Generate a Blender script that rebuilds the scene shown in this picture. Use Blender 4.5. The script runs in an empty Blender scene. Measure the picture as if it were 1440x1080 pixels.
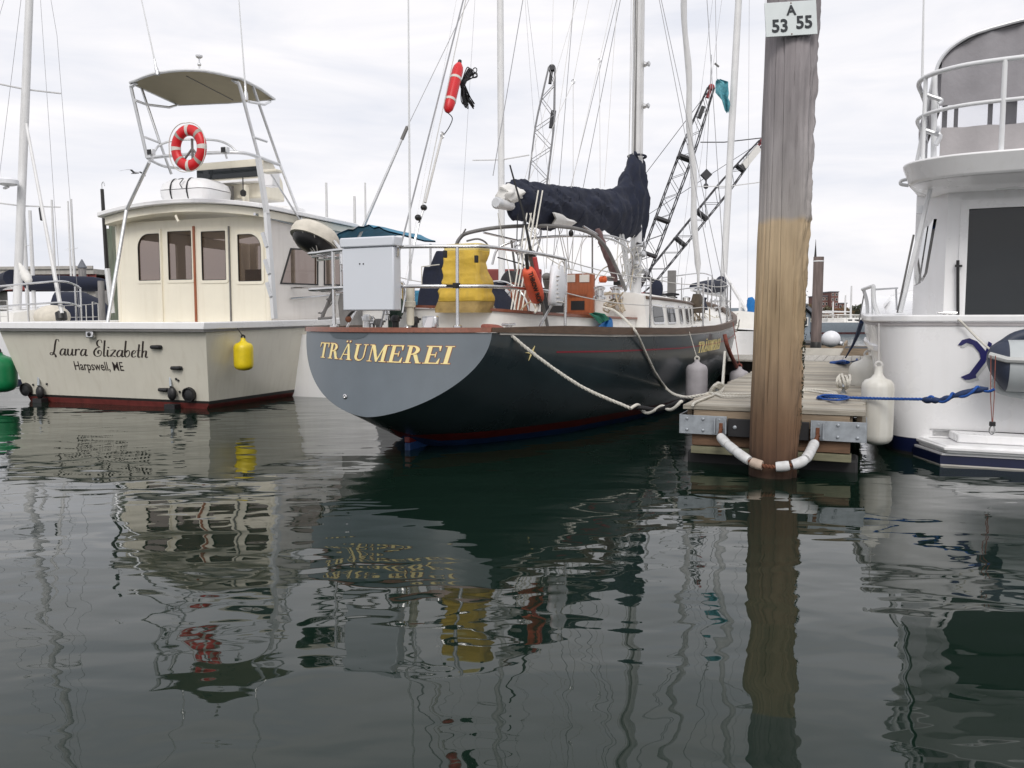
import bpy, bmesh, math, random
from mathutils import Matrix, Vector, noise as mnoise
random.seed(7)
PI = math.pi
scene = bpy.context.scene
COL = scene.collection

# ---------------------------------------------------------------- camera
CAM_H = 1.23
FPX = 1150.0                       # focal length in pixels of a 1440 px wide picture
PITCH = math.atan(90.0 / FPX)      # looking slightly down
cam_d = bpy.data.cameras.new('camera')
cam_d.sensor_width = 36.0
cam_d.lens = FPX / 1440.0 * 36.0
cam_d.clip_start = 0.05
cam_d.clip_end = 6000.0
cam = bpy.data.objects.new('camera', cam_d)
COL.objects.link(cam)
cam.location = (0, 0, CAM_H)
cam.rotation_euler = (PI / 2 - PITCH, 0, 0)
scene.camera = cam

# ---------------------------------------------------------------- sky and sun (overcast)
SUN_EL, SUN_AZ = math.radians(42), math.radians(-176)   # azimuth from +Y clockwise: behind the camera, to the left
world = bpy.data.worlds.new('World')
scene.world = world
world.use_nodes = True
wn, wl = world.node_tree.nodes, world.node_tree.links
wn.clear()
w_out = wn.new('ShaderNodeOutputWorld')
w_bg = wn.new('ShaderNodeBackground')
w_sky = wn.new('ShaderNodeTexSky')
w_sky.sky_type = 'NISHITA'
w_sky.sun_disc = False
w_sky.sun_elevation = SUN_EL
w_sky.sun_rotation = SUN_AZ
w_sky.dust_density = 4.0
w_tc = wn.new('ShaderNodeTexCoord')
w_map = wn.new('ShaderNodeMapping')
w_map.inputs['Scale'].default_value = (1.5, 1.5, 8.0)
w_no = wn.new('ShaderNodeTexNoise')
w_no.inputs['Scale'].default_value = 2.3
w_no.inputs['Detail'].default_value = 6.0
w_no.inputs['Roughness'].default_value = 0.55
w_no.inputs['Distortion'].default_value = 0.5
w_ramp = wn.new('ShaderNodeValToRGB')
w_ramp.color_ramp.elements[0].position = 0.3
w_ramp.color_ramp.elements[0].color = (7.8, 7.95, 8.6, 1)      # greyer cloud base
w_ramp.color_ramp.elements[1].position = 0.68
w_ramp.color_ramp.elements[1].color = (9.95, 9.68, 9.75, 1)       # bright thin cloud
w_mix = wn.new('ShaderNodeMix')
w_mix.data_type = 'RGBA'
w_mix.inputs[0].default_value = 0.93                              # cloud cover
wl.new(w_tc.outputs['Generated'], w_map.inputs['Vector'])
wl.new(w_map.outputs['Vector'], w_no.inputs['Vector'])
wl.new(w_no.outputs['Fac'], w_ramp.inputs['Fac'])
wl.new(w_sky.outputs['Color'], w_mix.inputs[6])
wl.new(w_ramp.outputs['Color'], w_mix.inputs[7])
wl.new(w_mix.outputs[2], w_bg.inputs['Color'])
w_bg.inputs['Strength'].default_value = 0.1
wl.new(w_bg.outputs['Background'], w_out.inputs['Surface'])

sun_d = bpy.data.lights.new('sun', 'SUN')
sun_d.energy = 1.5
sun_d.angle = math.radians(25)
sun_d.color = (1.0, 0.965, 0.92)
sun = bpy.data.objects.new('sun', sun_d)
COL.objects.link(sun)
sd = Vector((math.sin(SUN_AZ) * math.cos(SUN_EL), math.cos(SUN_AZ) * math.cos(SUN_EL), math.sin(SUN_EL)))
sun.rotation_euler = sd.to_track_quat('Z', 'Y').to_euler()
sun.location = sd * 50

vs = scene.view_settings
vs.view_transform = 'Standard'
vs.look = 'None'
vs.gamma = 1.0
vs.exposure = 0.14
vs.use_curve_mapping = False
scene.cycles.max_bounces = 8
scene.cycles.transparent_max_bounces = 12
scene.cycles.caustics_reflective = False
scene.cycles.caustics_refractive = False

# ---------------------------------------------------------------- frames and rays
I4 = Matrix.Identity(4)
def frame(x, y, theta_deg, z=0.0):
    """A place in the harbour: +y of the frame points theta degrees to the right of the camera axis."""
    return Matrix.Translation((x, y, z)) @ Matrix.Rotation(-math.radians(theta_deg), 4, 'Z')
def ray(px, py):
    u, v = (px - 720.0) / FPX, (540.0 - py) / FPX
    c, s = math.cos(PITCH), math.sin(PITCH)
    return Vector((u, c + s * v, -s + c * v))
def at(px, py, D):
    d = ray(px, py)
    return Vector((0, 0, CAM_H)) + d * (D / d.y)
def hit(px, py, F, axis, val):
    """where the sight line meets the plane axis = val of a frame, in the frame's own coordinates (metres)"""
    Fi = F.inverted()
    o = Fi @ Vector((0, 0, CAM_H))
    d = Fi.to_3x3() @ ray(px, py)
    k = 'xyz'.index(axis)
    t = (val - o[k]) / d[k]
    return o + d * t

TR = frame(-1.08, 7.5, 25)         # dark sailing yacht: centre of its stern
LE = frame(-5.876, 11.586, 20)         # cream fishing boat: centre of its transom
RB = frame(5.43, 6.58, 23)         # white motor yacht: centre of its transom
DK = frame(1.46, 6.95, 23)       # finger dock: near left corner

# ---------------------------------------------------------------- materials
MATS = {}
def mk(name, col, rough=0.5, metal=0.0, var=0.10, scale=6.0, bump=0.0, bscale=40.0, coat=0.0,
       stretch=(1, 1, 1), streak=0.0, streak_col=(0.25, 0.2, 0.14), emis=None, trans=0.0, alpha=1.0, spec=0.5, sss=0.0):
    if name in MATS:
        return MATS[name]
    m = bpy.data.materials.new(name)
    m.use_nodes = True
    nt = m.node_tree; n, l = nt.nodes, nt.links
    b = n['Principled BSDF']
    b.inputs['Roughness'].default_value = rough
    b.inputs['Metallic'].default_value = metal
    b.inputs['Specular IOR Level'].default_value = spec
    b.inputs['Coat Weight'].default_value = coat
    b.inputs['Coat Roughness'].default_value = 0.08
    b.inputs['Transmission Weight'].default_value = trans
    b.inputs['Alpha'].default_value = alpha
    tc = n.new('ShaderNodeTexCoord'); mp = n.new('ShaderNodeMapping')
    mp.inputs['Scale'].default_value = stretch
    l.new(tc.outputs['Object'], mp.inputs['Vector'])
    no = n.new('ShaderNodeTexNoise')
    no.inputs['Scale'].default_value = scale
    no.inputs['Detail'].default_value = 5.0
    no.inputs['Roughness'].default_value = 0.6
    l.new(mp.outputs['Vector'], no.inputs['Vector'])
    rp = n.new('ShaderNodeValToRGB')
    rp.color_ramp.elements[0].position = 0.3; rp.color_ramp.elements[1].position = 0.7
    rp.color_ramp.elements[0].color = tuple(max(0, c * (1 - var)) for c in col[:3]) + (1,)
    rp.color_ramp.elements[1].color = tuple(min(1, c * (1 + var)) for c in col[:3]) + (1,)
    l.new(no.outputs['Fac'], rp.inputs['Fac'])
    out = rp.outputs['Color']
    if streak > 0:
        mp2 = n.new('ShaderNodeMapping'); mp2.inputs['Scale'].default_value = (9, 9, 0.7)
        l.new(tc.outputs['Object'], mp2.inputs['Vector'])
        n2 = n.new('ShaderNodeTexNoise'); n2.inputs['Scale'].default_value = 1.4; n2.inputs['Detail'].default_value = 4
        l.new(mp2.outputs['Vector'], n2.inputs['Vector'])
        r2 = n.new('ShaderNodeValToRGB')
        r2.color_ramp.elements[0].position = 0.5; r2.color_ramp.elements[1].position = 0.78
        r2.color_ramp.elements[0].color = (0, 0, 0, 1); r2.color_ramp.elements[1].color = (streak,) * 3 + (1,)
        l.new(n2.outputs['Fac'], r2.inputs['Fac'])
        mx = n.new('ShaderNodeMix'); mx.data_type = 'RGBA'
        l.new(r2.outputs['Color'], mx.inputs[0]); l.new(out, mx.inputs[6])
        mx.inputs[7].default_value = tuple(streak_col) + (1,)
        out = mx.outputs[2]
    l.new(out, b.inputs['Base Color'])
    rr = n.new('ShaderNodeMapRange')
    rr.inputs[3].default_value = max(0.02, rough * 0.85); rr.inputs[4].default_value = min(1, rough * 1.15)
    l.new(no.outputs['Fac'], rr.inputs[0]); l.new(rr.outputs[0], b.inputs['Roughness'])
    if bump > 0:
        nb = n.new('ShaderNodeTexNoise'); nb.inputs['Scale'].default_value = bscale; nb.inputs['Detail'].default_value = 4
        l.new(mp.outputs['Vector'], nb.inputs['Vector'])
        bp = n.new('ShaderNodeBump'); bp.inputs['Strength'].default_value = 1.0; bp.inputs['Distance'].default_value = bump
        l.new(nb.outputs['Fac'], bp.inputs['Height']); l.new(bp.outputs['Normal'], b.inputs['Normal'])
    MATS[name] = m
    return m

mk('gel_white', (0.84, 0.84, 0.845), 0.28, var=0.03, scale=2, coat=0.3, streak=0.10, streak_col=(0.5, 0.46, 0.38))
mk('deck_white', (0.74, 0.73, 0.70), 0.5, var=0.06, scale=4, streak=0.12, streak_col=(0.42, 0.38, 0.3))
mk('cream', (0.80, 0.755, 0.63), 0.32, var=0.04, scale=2, coat=0.2, streak=0.14, streak_col=(0.5, 0.42, 0.28))
mk('hull_cream', (0.72, 0.69, 0.595), 0.3, var=0.05, scale=1.5, coat=0.25, streak=0.20, streak_col=(0.42, 0.36, 0.27))
mk('hull_dark', (0.028, 0.042, 0.049), 0.28, var=0.3, scale=1.2, coat=0.25, streak=0.25, streak_col=(0.035, 0.045, 0.048))
mk('transom_grey', (0.125, 0.150, 0.172), 0.42, var=0.09, scale=2.5, coat=0.2, streak=0.10, streak_col=(0.09, 0.11, 0.125))
mk('boot_red', (0.11, 0.010, 0.010), 0.45, var=0.25, scale=9)
mk('bottom_blue', (0.007, 0.035, 0.12), 0.6, var=0.3, scale=7)
mk('bottom_red', (0.13, 0.022, 0.018), 0.6, var=0.3, scale=7)
mk('black_line', (0.018, 0.017, 0.016), 0.5, var=0.3)
mk('navy_paint', (0.008, 0.012, 0.045), 0.3, var=0.15, coat=0.2)
mk('emblem_blue', (0.012, 0.012, 0.10), 0.35, var=0.1)
mk('emblem_grey', (0.52, 0.53, 0.53), 0.4, var=0.05)
mk('teak_red', (0.20, 0.060, 0.028), 0.35, var=0.25, scale=5, stretch=(8, 1, 8), coat=0.3)
mk('teak_door', (0.30, 0.085, 0.032), 0.38, var=0.2, scale=5, stretch=(8, 8, 1), coat=0.3)
mk('teak_brown', (0.10, 0.062, 0.040), 0.55, var=0.3, scale=5, stretch=(8, 0.7, 8))
mk('gold', (0.88, 0.74, 0.34), 0.4, metal=0.0, var=0.06)
mk('gold_edge', (0.25, 0.08, 0.05), 0.5)
mk('stripe_red', (0.22, 0.012, 0.03), 0.4)
mk('stripe_pale', (0.52, 0.50, 0.46), 0.5)
mk('steel', (0.62, 0.62, 0.62), 0.22, metal=1.0, var=0.08, scale=12)
mk('alu', (0.66, 0.67, 0.68), 0.38, metal=0.6, var=0.06, scale=10)
mk('alu_white', (0.72, 0.73, 0.74), 0.4, var=0.06, scale=4, streak=0.15, streak_col=(0.4, 0.4, 0.4))
mk('mast_white', (0.70, 0.70, 0.70), 0.4, var=0.06, scale=3, streak=0.3, streak_col=(0.42, 0.41, 0.40))
mk('grey_tube', (0.17, 0.165, 0.16), 0.55, var=0.2)
mk('galv', (0.36, 0.39, 0.42), 0.5, metal=0.45, var=0.2, scale=14, streak=0.3, streak_col=(0.33, 0.35, 0.37))
mk('rust', (0.16, 0.06, 0.03), 0.85, var=0.45, scale=25, bump=0.002, bscale=60)
mk('rubber', (0.016, 0.016, 0.018), 0.65, var=0.3)
mk('black', (0.012, 0.012, 0.013), 0.45, var=0.3)
mk('navy_canvas', (0.0085, 0.0125, 0.030), 0.85, var=0.25, scale=9, bump=0.006, bscale=14)
mk('grey_canvas', (0.29, 0.28, 0.295), 0.8, var=0.1, scale=5, bump=0.003, bscale=30)
mk('grey_canvas_pale', (0.40, 0.38, 0.385), 0.8, var=0.08, scale=5, bump=0.003, bscale=30)
mk('cream_canvas', (0.62, 0.58, 0.50), 0.85, var=0.12, scale=8, bump=0.004, bscale=20)
mk('teal_canvas', (0.045, 0.19, 0.30), 0.8, var=0.3, scale=5, bump=0.006, bscale=10)
mk('teal_rag', (0.12, 0.36, 0.42), 0.8, var=0.4, scale=9)
mk('tan_under', (0.34, 0.30, 0.21), 0.7, var=0.06, scale=4)
mk('yellow_bag', (0.66, 0.44, 0.055), 0.62, var=0.18, scale=6, bump=0.012, bscale=11, streak=0.35, streak_col=(0.42, 0.27, 0.09))
mk('yellow_bag_pale', (0.72, 0.58, 0.20), 0.62, var=0.1, scale=6, bump=0.008, bscale=11)
mk('dirty_tan', (0.36, 0.25, 0.09), 0.7, var=0.3, scale=9, bump=0.006, bscale=20)
mk('yellow_fender', (0.75, 0.58, 0.012), 0.38, var=0.1, scale=9, streak=0.3, streak_col=(0.5, 0.36, 0.02))
mk('green_fender', (0.008, 0.20, 0.07), 0.35, var=0.15)
mk('grey_fender', (0.42, 0.40, 0.42), 0.6, var=0.1, scale=9, streak=0.3, streak_col=(0.28, 0.26, 0.26))
mk('white_fender', (0.66, 0.65, 0.60), 0.42, var=0.06, scale=6, streak=0.4, streak_col=(0.42, 0.38, 0.29))
mk('red', (0.62, 0.014, 0.020), 0.4, var=0.12)
mk('red_dark', (0.30, 0.012, 0.02), 0.5, var=0.2)
mk('orange', (0.72, 0.11, 0.05), 0.6, var=0.15, scale=12, bump=0.004, bscale=30)
mk('orange_deep', (0.60, 0.10, 0.02), 0.55, var=0.15)
mk('pink_red', (0.48, 0.07, 0.07), 0.7, var=0.2)
mk('white_plastic', (0.74, 0.75, 0.78), 0.35, var=0.02, scale=3)
mk('box_white', (0.66, 0.69, 0.74), 0.3, var=0.015, scale=3, coat=0.2)
mk('tape', (0.66, 0.63, 0.58), 0.6, var=0.1)
mk('tape_grey', (0.36, 0.33, 0.29), 0.6, var=0.1)
mk('pvc', (0.60, 0.57, 0.47), 0.45, var=0.08)
mk('rope_white', (0.62, 0.60, 0.54), 0.85, var=0.15, scale=60, bump=0.003, bscale=150)
mk('rope_tan', (0.45, 0.38, 0.28), 0.9, var=0.2, scale=60)
mk('rope_blue', (0.010, 0.075, 0.32), 0.75, var=0.3, scale=60, bump=0.002, bscale=150)
mk('rope_navy', (0.012, 0.03, 0.09), 0.75, var=0.4, scale=60)
mk('rope_black', (0.012, 0.012, 0.014), 0.8, var=0.3)
mk('rope_leather', (0.24, 0.075, 0.055), 0.8, var=0.25, scale=20)
mk('wire', (0.34, 0.34, 0.35), 0.4, metal=0.5)
mk('wire_pale', (0.60, 0.59, 0.57), 0.6)
mk('cloth_blue', (0.008, 0.14, 0.40), 0.8, var=0.2)
mk('cloth_green', (0.01, 0.16, 0.10), 0.8, var=0.2)
mk('crane_black', (0.045, 0.045, 0.050), 0.6, var=0.2)
mk('crane_grey', (0.26, 0.26, 0.27), 0.6, var=0.2)
mk('concrete', (0.42, 0.40, 0.37), 0.9, var=0.15, scale=1.0)
mk('bridge_red', (0.22, 0.045, 0.04), 0.7, var=0.2, scale=0.4)
mk('brick', (0.17, 0.085, 0.075), 0.9, var=0.2, scale=0.8)
mk('slate', (0.15, 0.16, 0.18), 0.8, var=0.15)
mk('clad_grey', (0.24, 0.28, 0.32), 0.8, var=0.1)
mk('land', (0.06, 0.058, 0.03), 0.95, var=0.3, scale=0.05)
mk('bark', (0.07, 0.05, 0.035), 0.9, var=0.3, scale=4)
mk('leaf_rust', (0.13, 0.055, 0.016), 0.8, var=0.5, scale=0.8)
mk('leaf_olive', (0.055, 0.050, 0.018), 0.8, var=0.4, scale=0.8)
mk('leaf_dark', (0.028, 0.036, 0.017), 0.8, var=0.4, scale=0.8)
mk('leaf_tan', (0.11, 0.072, 0.03), 0.8, var=0.4, scale=0.8)
mk('sign_face', (0.70, 0.75, 0.75), 0.4, var=0.04, scale=8)
mk('sign_ink', (0.012, 0.016, 0.022), 0.5)
mk('ink', (0.035, 0.025, 0.022), 0.5)
mk('float_black', (0.02, 0.02, 0.021), 0.8, var=0.3)

def glass_mat(name, tint, alpha_mix, rough=0.03):
    m = bpy.data.materials.new(name); m.use_nodes = True
    n, l = m.node_tree.nodes, m.node_tree.links
    b = n['Principled BSDF']; b.inputs['Base Color'].default_value = tint + (1,)
    b.inputs['Roughness'].default_value = rough; b.inputs['IOR'].default_value = 1.5
    tr = n.new('ShaderNodeBsdfTransparent'); tr.inputs['Color'].default_value = (0.75, 0.68, 0.64, 1)
    mx = n.new('ShaderNodeMixShader'); mx.inputs[0].default_value = alpha_mix
    l.new(b.outputs[0], mx.inputs[1]); l.new(tr.outputs[0], mx.inputs[2])
    l.new(mx.outputs[0], n['Material Output'].inputs['Surface'])
    MATS[name] = m
glass_mat('glass_brown', (0.045, 0.032, 0.028), 0.68)
mk('wall_white', (0.82, 0.78, 0.735), 0.35, var=0.04, scale=2, streak=0.2, streak_col=(0.5, 0.45, 0.38))
glass_mat('glass_dark', (0.014, 0.018, 0.021), 0.04)
glass_mat('vinyl', (0.5, 0.5, 0.52), 0.90, 0.1)
MATS['vinyl'].node_tree.nodes['Transparent BSDF'].inputs['Color'].default_value = (0.96, 0.96, 0.97, 1)
def M(k): return MATS[k]

# ---------------------------------------------------------------- mesh building
W = {}                                  # world matrix of every object built
def catmull(pts, n=6, closed=False):
    P = [Vector(p) for p in pts]
    if len(P) < 3: 
        return P
    out = []
    N = len(P)
    rng = range(N if closed else N - 1)
    for i in rng:
        p1, p2 = P[i], P[(i + 1) % N]
        p0 = P[i - 1] if (i > 0 or closed) else p1 * 2 - p2
        p3 = P[(i + 2) % N] if (i + 2 < N or closed) else p2 * 2 - p1
        for k in range(n):
            t = k / n
            out.append(0.5 * ((2 * p1) + (p2 - p0) * t + (2 * p0 - 5 * p1 + 4 * p2 - p3) * t * t + (3 * p1 - p0 - 3 * p2 + p3) * t ** 3))
    if not closed: out.append(P[-1])
    return out
def hang(a, b, sag, n=14):
    a, b = Vector(a), Vector(b)
    return [a.lerp(b, i / n) - Vector((0, 0, sag * 4 * (i / n) * (1 - i / n))) for i in range(n + 1)]

class MB:
    def __init__(self, F=None):
        self.v, self.f, self.F = [], [], (F if F is not None else I4)
    def face(self, pts):
        k = len(self.v); self.v += [Vector(p) for p in pts]; self.f.append(tuple(range(k, k + len(pts)))); return self
    def mesh(self, vs, fs):
        k = len(self.v); self.v += [Vector(p) for p in vs]; self.f += [tuple(k + i for i in f) for f in fs]; return self
    def box(self, lo, hi):
        x0, y0, z0 = lo; x1, y1, z1 = hi
        vs = [(x0,y0,z0),(x1,y0,z0),(x1,y1,z0),(x0,y1,z0),(x0,y0,z1),(x1,y0,z1),(x1,y1,z1),(x0,y1,z1)]
        return self.mesh(vs, [(0,3,2,1),(4,5,6,7),(0,1,5,4),(1,2,6,5),(2,3,7,6),(3,0,4,7)])
    def obox(self, c, ax, ay, az):
        """box from centre and three half-axis vectors"""
        c, ax, ay, az = map(Vector, (c, ax, ay, az))
        vs = [c + sx*ax + sy*ay + sz*az for sz in (-1,1) for sx, sy in ((-1,-1),(1,-1),(1,1),(-1,1))]
        return self.mesh(vs, [(0,3,2,1),(4,5,6,7),(0,1,5,4),(1,2,6,5),(2,3,7,6),(3,0,4,7)])
    def bar(self, a, b, w, h, up=(0,0,1)):
        a, b = Vector(a), Vector(b); d = (b - a); L = d.length; d.normalize()
        s = d.cross(Vector(up))
        if s.length < 1e-4: s = d.cross(Vector((0,1,0)))
        s.normalize(); u = s.cross(d)
        return self.obox((a + b) / 2, s * w / 2, d * L / 2, u * h / 2)
    def loft(self, rings, closed=True, cap0=True, cap1=True):
        k = len(self.v); n = len(rings[0])
        for r in rings: self.v += [Vector(p) for p in r]
        for i in range(len(rings) - 1):
            for j in range(n if closed else n - 1):
                a, b = k + i*n + j, k + i*n + (j+1) % n
                self.f.append((a, b, b + n, a + n))
        if closed and cap0: self.f.append(tuple(k + j for j in reversed(range(n))))
        if closed and cap1: self.f.append(tuple(k + (len(rings)-1)*n + j for j in range(n)))
        return self
    def tube(self, path, r, n=8, closed=False, caps=True):
        P = [Vector(p) for p in path]
        if len(P) < 2: return self
        N = len(P)
        R = r if isinstance(r, (list, tuple)) else [r] * N
        T = []
        for i in range(N):
            a = P[i-1] if (i > 0 or closed) else P[i]
            b = P[(i+1) % N] if (i < N-1 or closed) else P[i]
            t = b - a
            T.append(t.normalized() if t.length > 1e-9 else Vector((0,0,1)))
        u = T[0].orthogonal().normalized()
        rings = []
        for i in range(N):
            u = (u - T[i] * u.dot(T[i]))
            if u.length < 1e-6: u = T[i].orthogonal()
            u.normalize(); w = T[i].cross(u)
            rings.append([P[i] + (u * math.cos(2*PI*j/n) + w * math.sin(2*PI*j/n)) * R[i] for j in range(n)])
        if closed: rings.append(rings[0])
        return self.loft(rings, True, caps and not closed, caps and not closed)
    def rope(self, path, r, pitch=None, strands=3, n=5):
        """laid rope: strands wound round the path"""
        P = [Vector(p) for p in path]
        pitch = pitch or r * 7
        L = [0]
        for i in range(1, len(P)): L.append(L[-1] + (P[i] - P[i-1]).length)
        step = pitch / 7
        m = max(4, int(L[-1] / step)); Q = []; j = 0
        for i in range(m + 1):
            s = L[-1] * i / m
            while j < len(L) - 2 and L[j+1] < s: j += 1
            t = (s - L[j]) / max(1e-9, L[j+1] - L[j]); Q.append(P[j].lerp(P[j+1], t))
        u = (Q[1] - Q[0]).orthogonal().normalized()
        fr = []
        for i in range(len(Q)):
            t = (Q[min(i+1, m)] - Q[max(i-1, 0)]).normalized()
            u = (u - t * u.dot(t)).normalized(); fr.append((u.copy(), t.cross(u)))
        for k in range(strands):
            pa = []
            for i in range(len(Q)):
                a = 2*PI*(k/strands + i/7.0)
                pa.append(Q[i] + (fr[i][0]*math.cos(a) + fr[i][1]*math.sin(a)) * r * 0.5)
            self.tube(pa, r * 0.56, n)
        return self
    def lathe(self, prof, c, axis=(0,0,1), n=20):
        a = Vector(axis).normalized(); u = a.orthogonal().normalized(); w = a.cross(u); c = Vector(c)
        rings = [[c + a*z + (u*math.cos(2*PI*j/n) + w*math.sin(2*PI*j/n))*max(r, 1e-4) for j in range(n)] for r, z in prof]
        return self.loft(rings, True, True, True)
    def ball(self, c, rx, ry=None, rz=None, n=16, m=10):
        ry = ry or rx; rz = rz or rx; c = Vector(c)
        rings = [[c + Vector((rx*math.sin(PI*i/m)*math.cos(2*PI*j/n), ry*math.sin(PI*i/m)*math.sin(2*PI*j/n), -rz*math.cos(PI*i/m))) for j in range(n)]
                 for i in range(m+1)]
        rings[0] = [c + Vector((rx*.02*math.cos(2*PI*j/n), ry*.02*math.sin(2*PI*j/n), -rz)) for j in range(n)]
        rings[-1] = [c + Vector((rx*.02*math.cos(2*PI*j/n), ry*.02*math.sin(2*PI*j/n), rz)) for j in range(n)]
        return self.loft(rings, True, True, True)
    def prism(self, poly, o, ux, uy, depth):
        """2D outline in the plane (o, ux, uy), pushed back by depth along ux x uy"""
        o, ux, uy = Vector(o), Vector(ux), Vector(uy); nz = ux.cross(uy).normalized()
        a = [o + ux*p[0] + uy*p[1] for p in poly]; b = [p - nz*depth for p in a]
        k = len(self.v); n = len(a); self.v += a + b
        self.f.append(tuple(range(k, k+n))); self.f.append(tuple(reversed(range(k+n, k+2*n))))
        for j in range(n): self.f.append((k+j, k+n+j, k+n+(j+1) % n, k+(j+1) % n))
        return self
    def plate(self, outer, holes, o, ux, uy, depth):
        """flat plate with openings (filled 2D curve), front on the plane, pushed back by depth"""
        vs, fs = fill2d([outer] + list(holes), depth)
        o, ux, uy = Vector(o), Vector(ux), Vector(uy); nz = ux.cross(uy).normalized()
        return self.mesh([o + ux*p[0] + uy*p[1] + nz*(p[2] - depth/2) for p in vs], fs)
    def rod(self, a, b, r, n=8): return self.tube([a, b], r, n)
    def build(self, name, mat, parent=None, label=None, cat=None, group=None, kind=None, smooth=38, bevel=0.0, origin=None):
        vs = [self.F @ p for p in self.v]
        lo = Vector([min(p[i] for p in vs) for i in range(3)]); hi = Vector([max(p[i] for p in vs) for i in range(3)])
        if origin is not None: base = Vector(origin)
        else: base = Vector(((lo.x+hi.x)/2, (lo.y+hi.y)/2, lo.z))
        if parent is not None:
            Pm = W[parent]; loc = Pm.inverted() @ base
            Wm = Pm @ Matrix.Translation(loc)
        else:
            R = self.F.to_3x3().normalized().to_4x4(); loc = base; Wm = Matrix.Translation(base) @ R
        Wi = Wm.inverted()
        me = bpy.data.meshes.new(name)
        me.from_pydata([Wi @ p for p in vs], [], self.f)
        bm = bmesh.new(); bm.from_mesh(me)
        bmesh.ops.remove_doubles(bm, verts=bm.verts, dist=1e-5)
        bmesh.ops.recalc_face_normals(bm, faces=bm.faces); bm.to_mesh(me); bm.free()
        me.materials.append(M(mat))
        if smooth:
            for p in me.polygons: p.use_smooth = True
            me.set_sharp_from_angle(angle=math.radians(smooth))
        o = bpy.data.objects.new(name, me); COL.objects.link(o)
        o.location = loc
        if parent is not None: o.parent = parent
        else: o.rotation_euler = Wm.to_euler()
        if bevel:
            bv = o.modifiers.new('bevel', 'BEVEL'); bv.width = bevel; bv.segments = 2; bv.limit_method = 'ANGLE'
        W[o] = Wm
        tag(o, label, cat, group, kind)
        return o
def tag(o, label=None, cat=None, group=None, kind=None):
    if label: o['label'] = label
    if cat: o['category'] = cat
    if group: o['group'] = group
    if kind: o['kind'] = kind
    return o
def thing(name, label, cat, F, base=(0, 0, 0), group=None, kind=None):
    o = bpy.data.objects.new(name, None); COL.objects.link(o)
    o.empty_display_size = 0.2
    Wm = Matrix.Translation(F @ Vector(base)) @ F.to_3x3().to_4x4()
    o.matrix_world = Wm
    o.location = Wm.translation; o.rotation_euler = Wm.to_euler()
    W[o] = Wm
    return tag(o, label, cat, group, kind)
def fill2d(polys, depth=0.01):
    cu = bpy.data.curves.new('fill', 'CURVE'); cu.dimensions = '2D'; cu.fill_mode = 'BOTH'; cu.extrude = depth / 2
    for p in polys:
        sp = cu.splines.new('POLY'); sp.points.add(len(p) - 1); sp.use_cyclic_u = True
        for i, q in enumerate(p): sp.points[i].co = (q[0], q[1], 0, 1)
    return curve_mesh(cu)
def curve_mesh(cu):
    ob = bpy.data.objects.new('tmp', cu); COL.objects.link(ob)
    dg = bpy.context.evaluated_depsgraph_get(); ev = ob.evaluated_get(dg); me = ev.to_mesh()
    vs = [v.co.copy() for v in me.vertices]; fs = [tuple(p.vertices) for p in me.polygons]
    ev.to_mesh_clear(); bpy.data.objects.remove(ob); bpy.data.curves.remove(cu)
    return vs, fs
def text2d(s, size=1.0, offset=0.0, depth=0.004, align='CENTER'):
    cu = bpy.data.curves.new('txt', 'FONT'); cu.body = s; cu.size = size; cu.offset = offset; cu.extrude = depth / 2; cu.align_x = align
    cu.resolution_u = 3
    return curve_mesh(cu)
def rrect(x0, y0, x1, y1, r=(0.03,)*4, n=5):
    """rounded rectangle; radii for lower-left, lower-right, upper-right, upper-left"""
    out = []
    for (cx, cy, a0, rr) in ((x0+r[0], y0+r[0], PI, r[0]), (x1-r[1], y0+r[1], 1.5*PI, r[1]), (x1-r[2], y1-r[2], 0, r[2]), (x0+r[3], y1-r[3], 0.5*PI, r[3])):
        for i in range(n + 1):
            a = a0 + i * 0.5 * PI / n; out.append((cx + rr*math.cos(a), cy + rr*math.sin(a)))
    return out
def single(F, name, mat, label, cat, fn, group=None, smooth=38, bevel=0, kind=None):
    mb = MB(F); fn(mb); return mb.build(name, mat, None, label, cat, group, kind, smooth, bevel)
def part(parent, name, mat, fn, F=None, smooth=38, bevel=0, label=None, kind=None):
    mb = MB(F if F is not None else W[parent]); fn(mb); return mb.build(name, mat, parent, label, None, None, kind, smooth, bevel)
def copy_tree(o, parent=None, loc=None):
    c = o.copy(); COL.objects.link(c)
    if parent is not None: c.parent = parent
    if loc is not None: c.location = loc
    for ch in list(o.children): copy_tree(ch, c)
    return c
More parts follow.
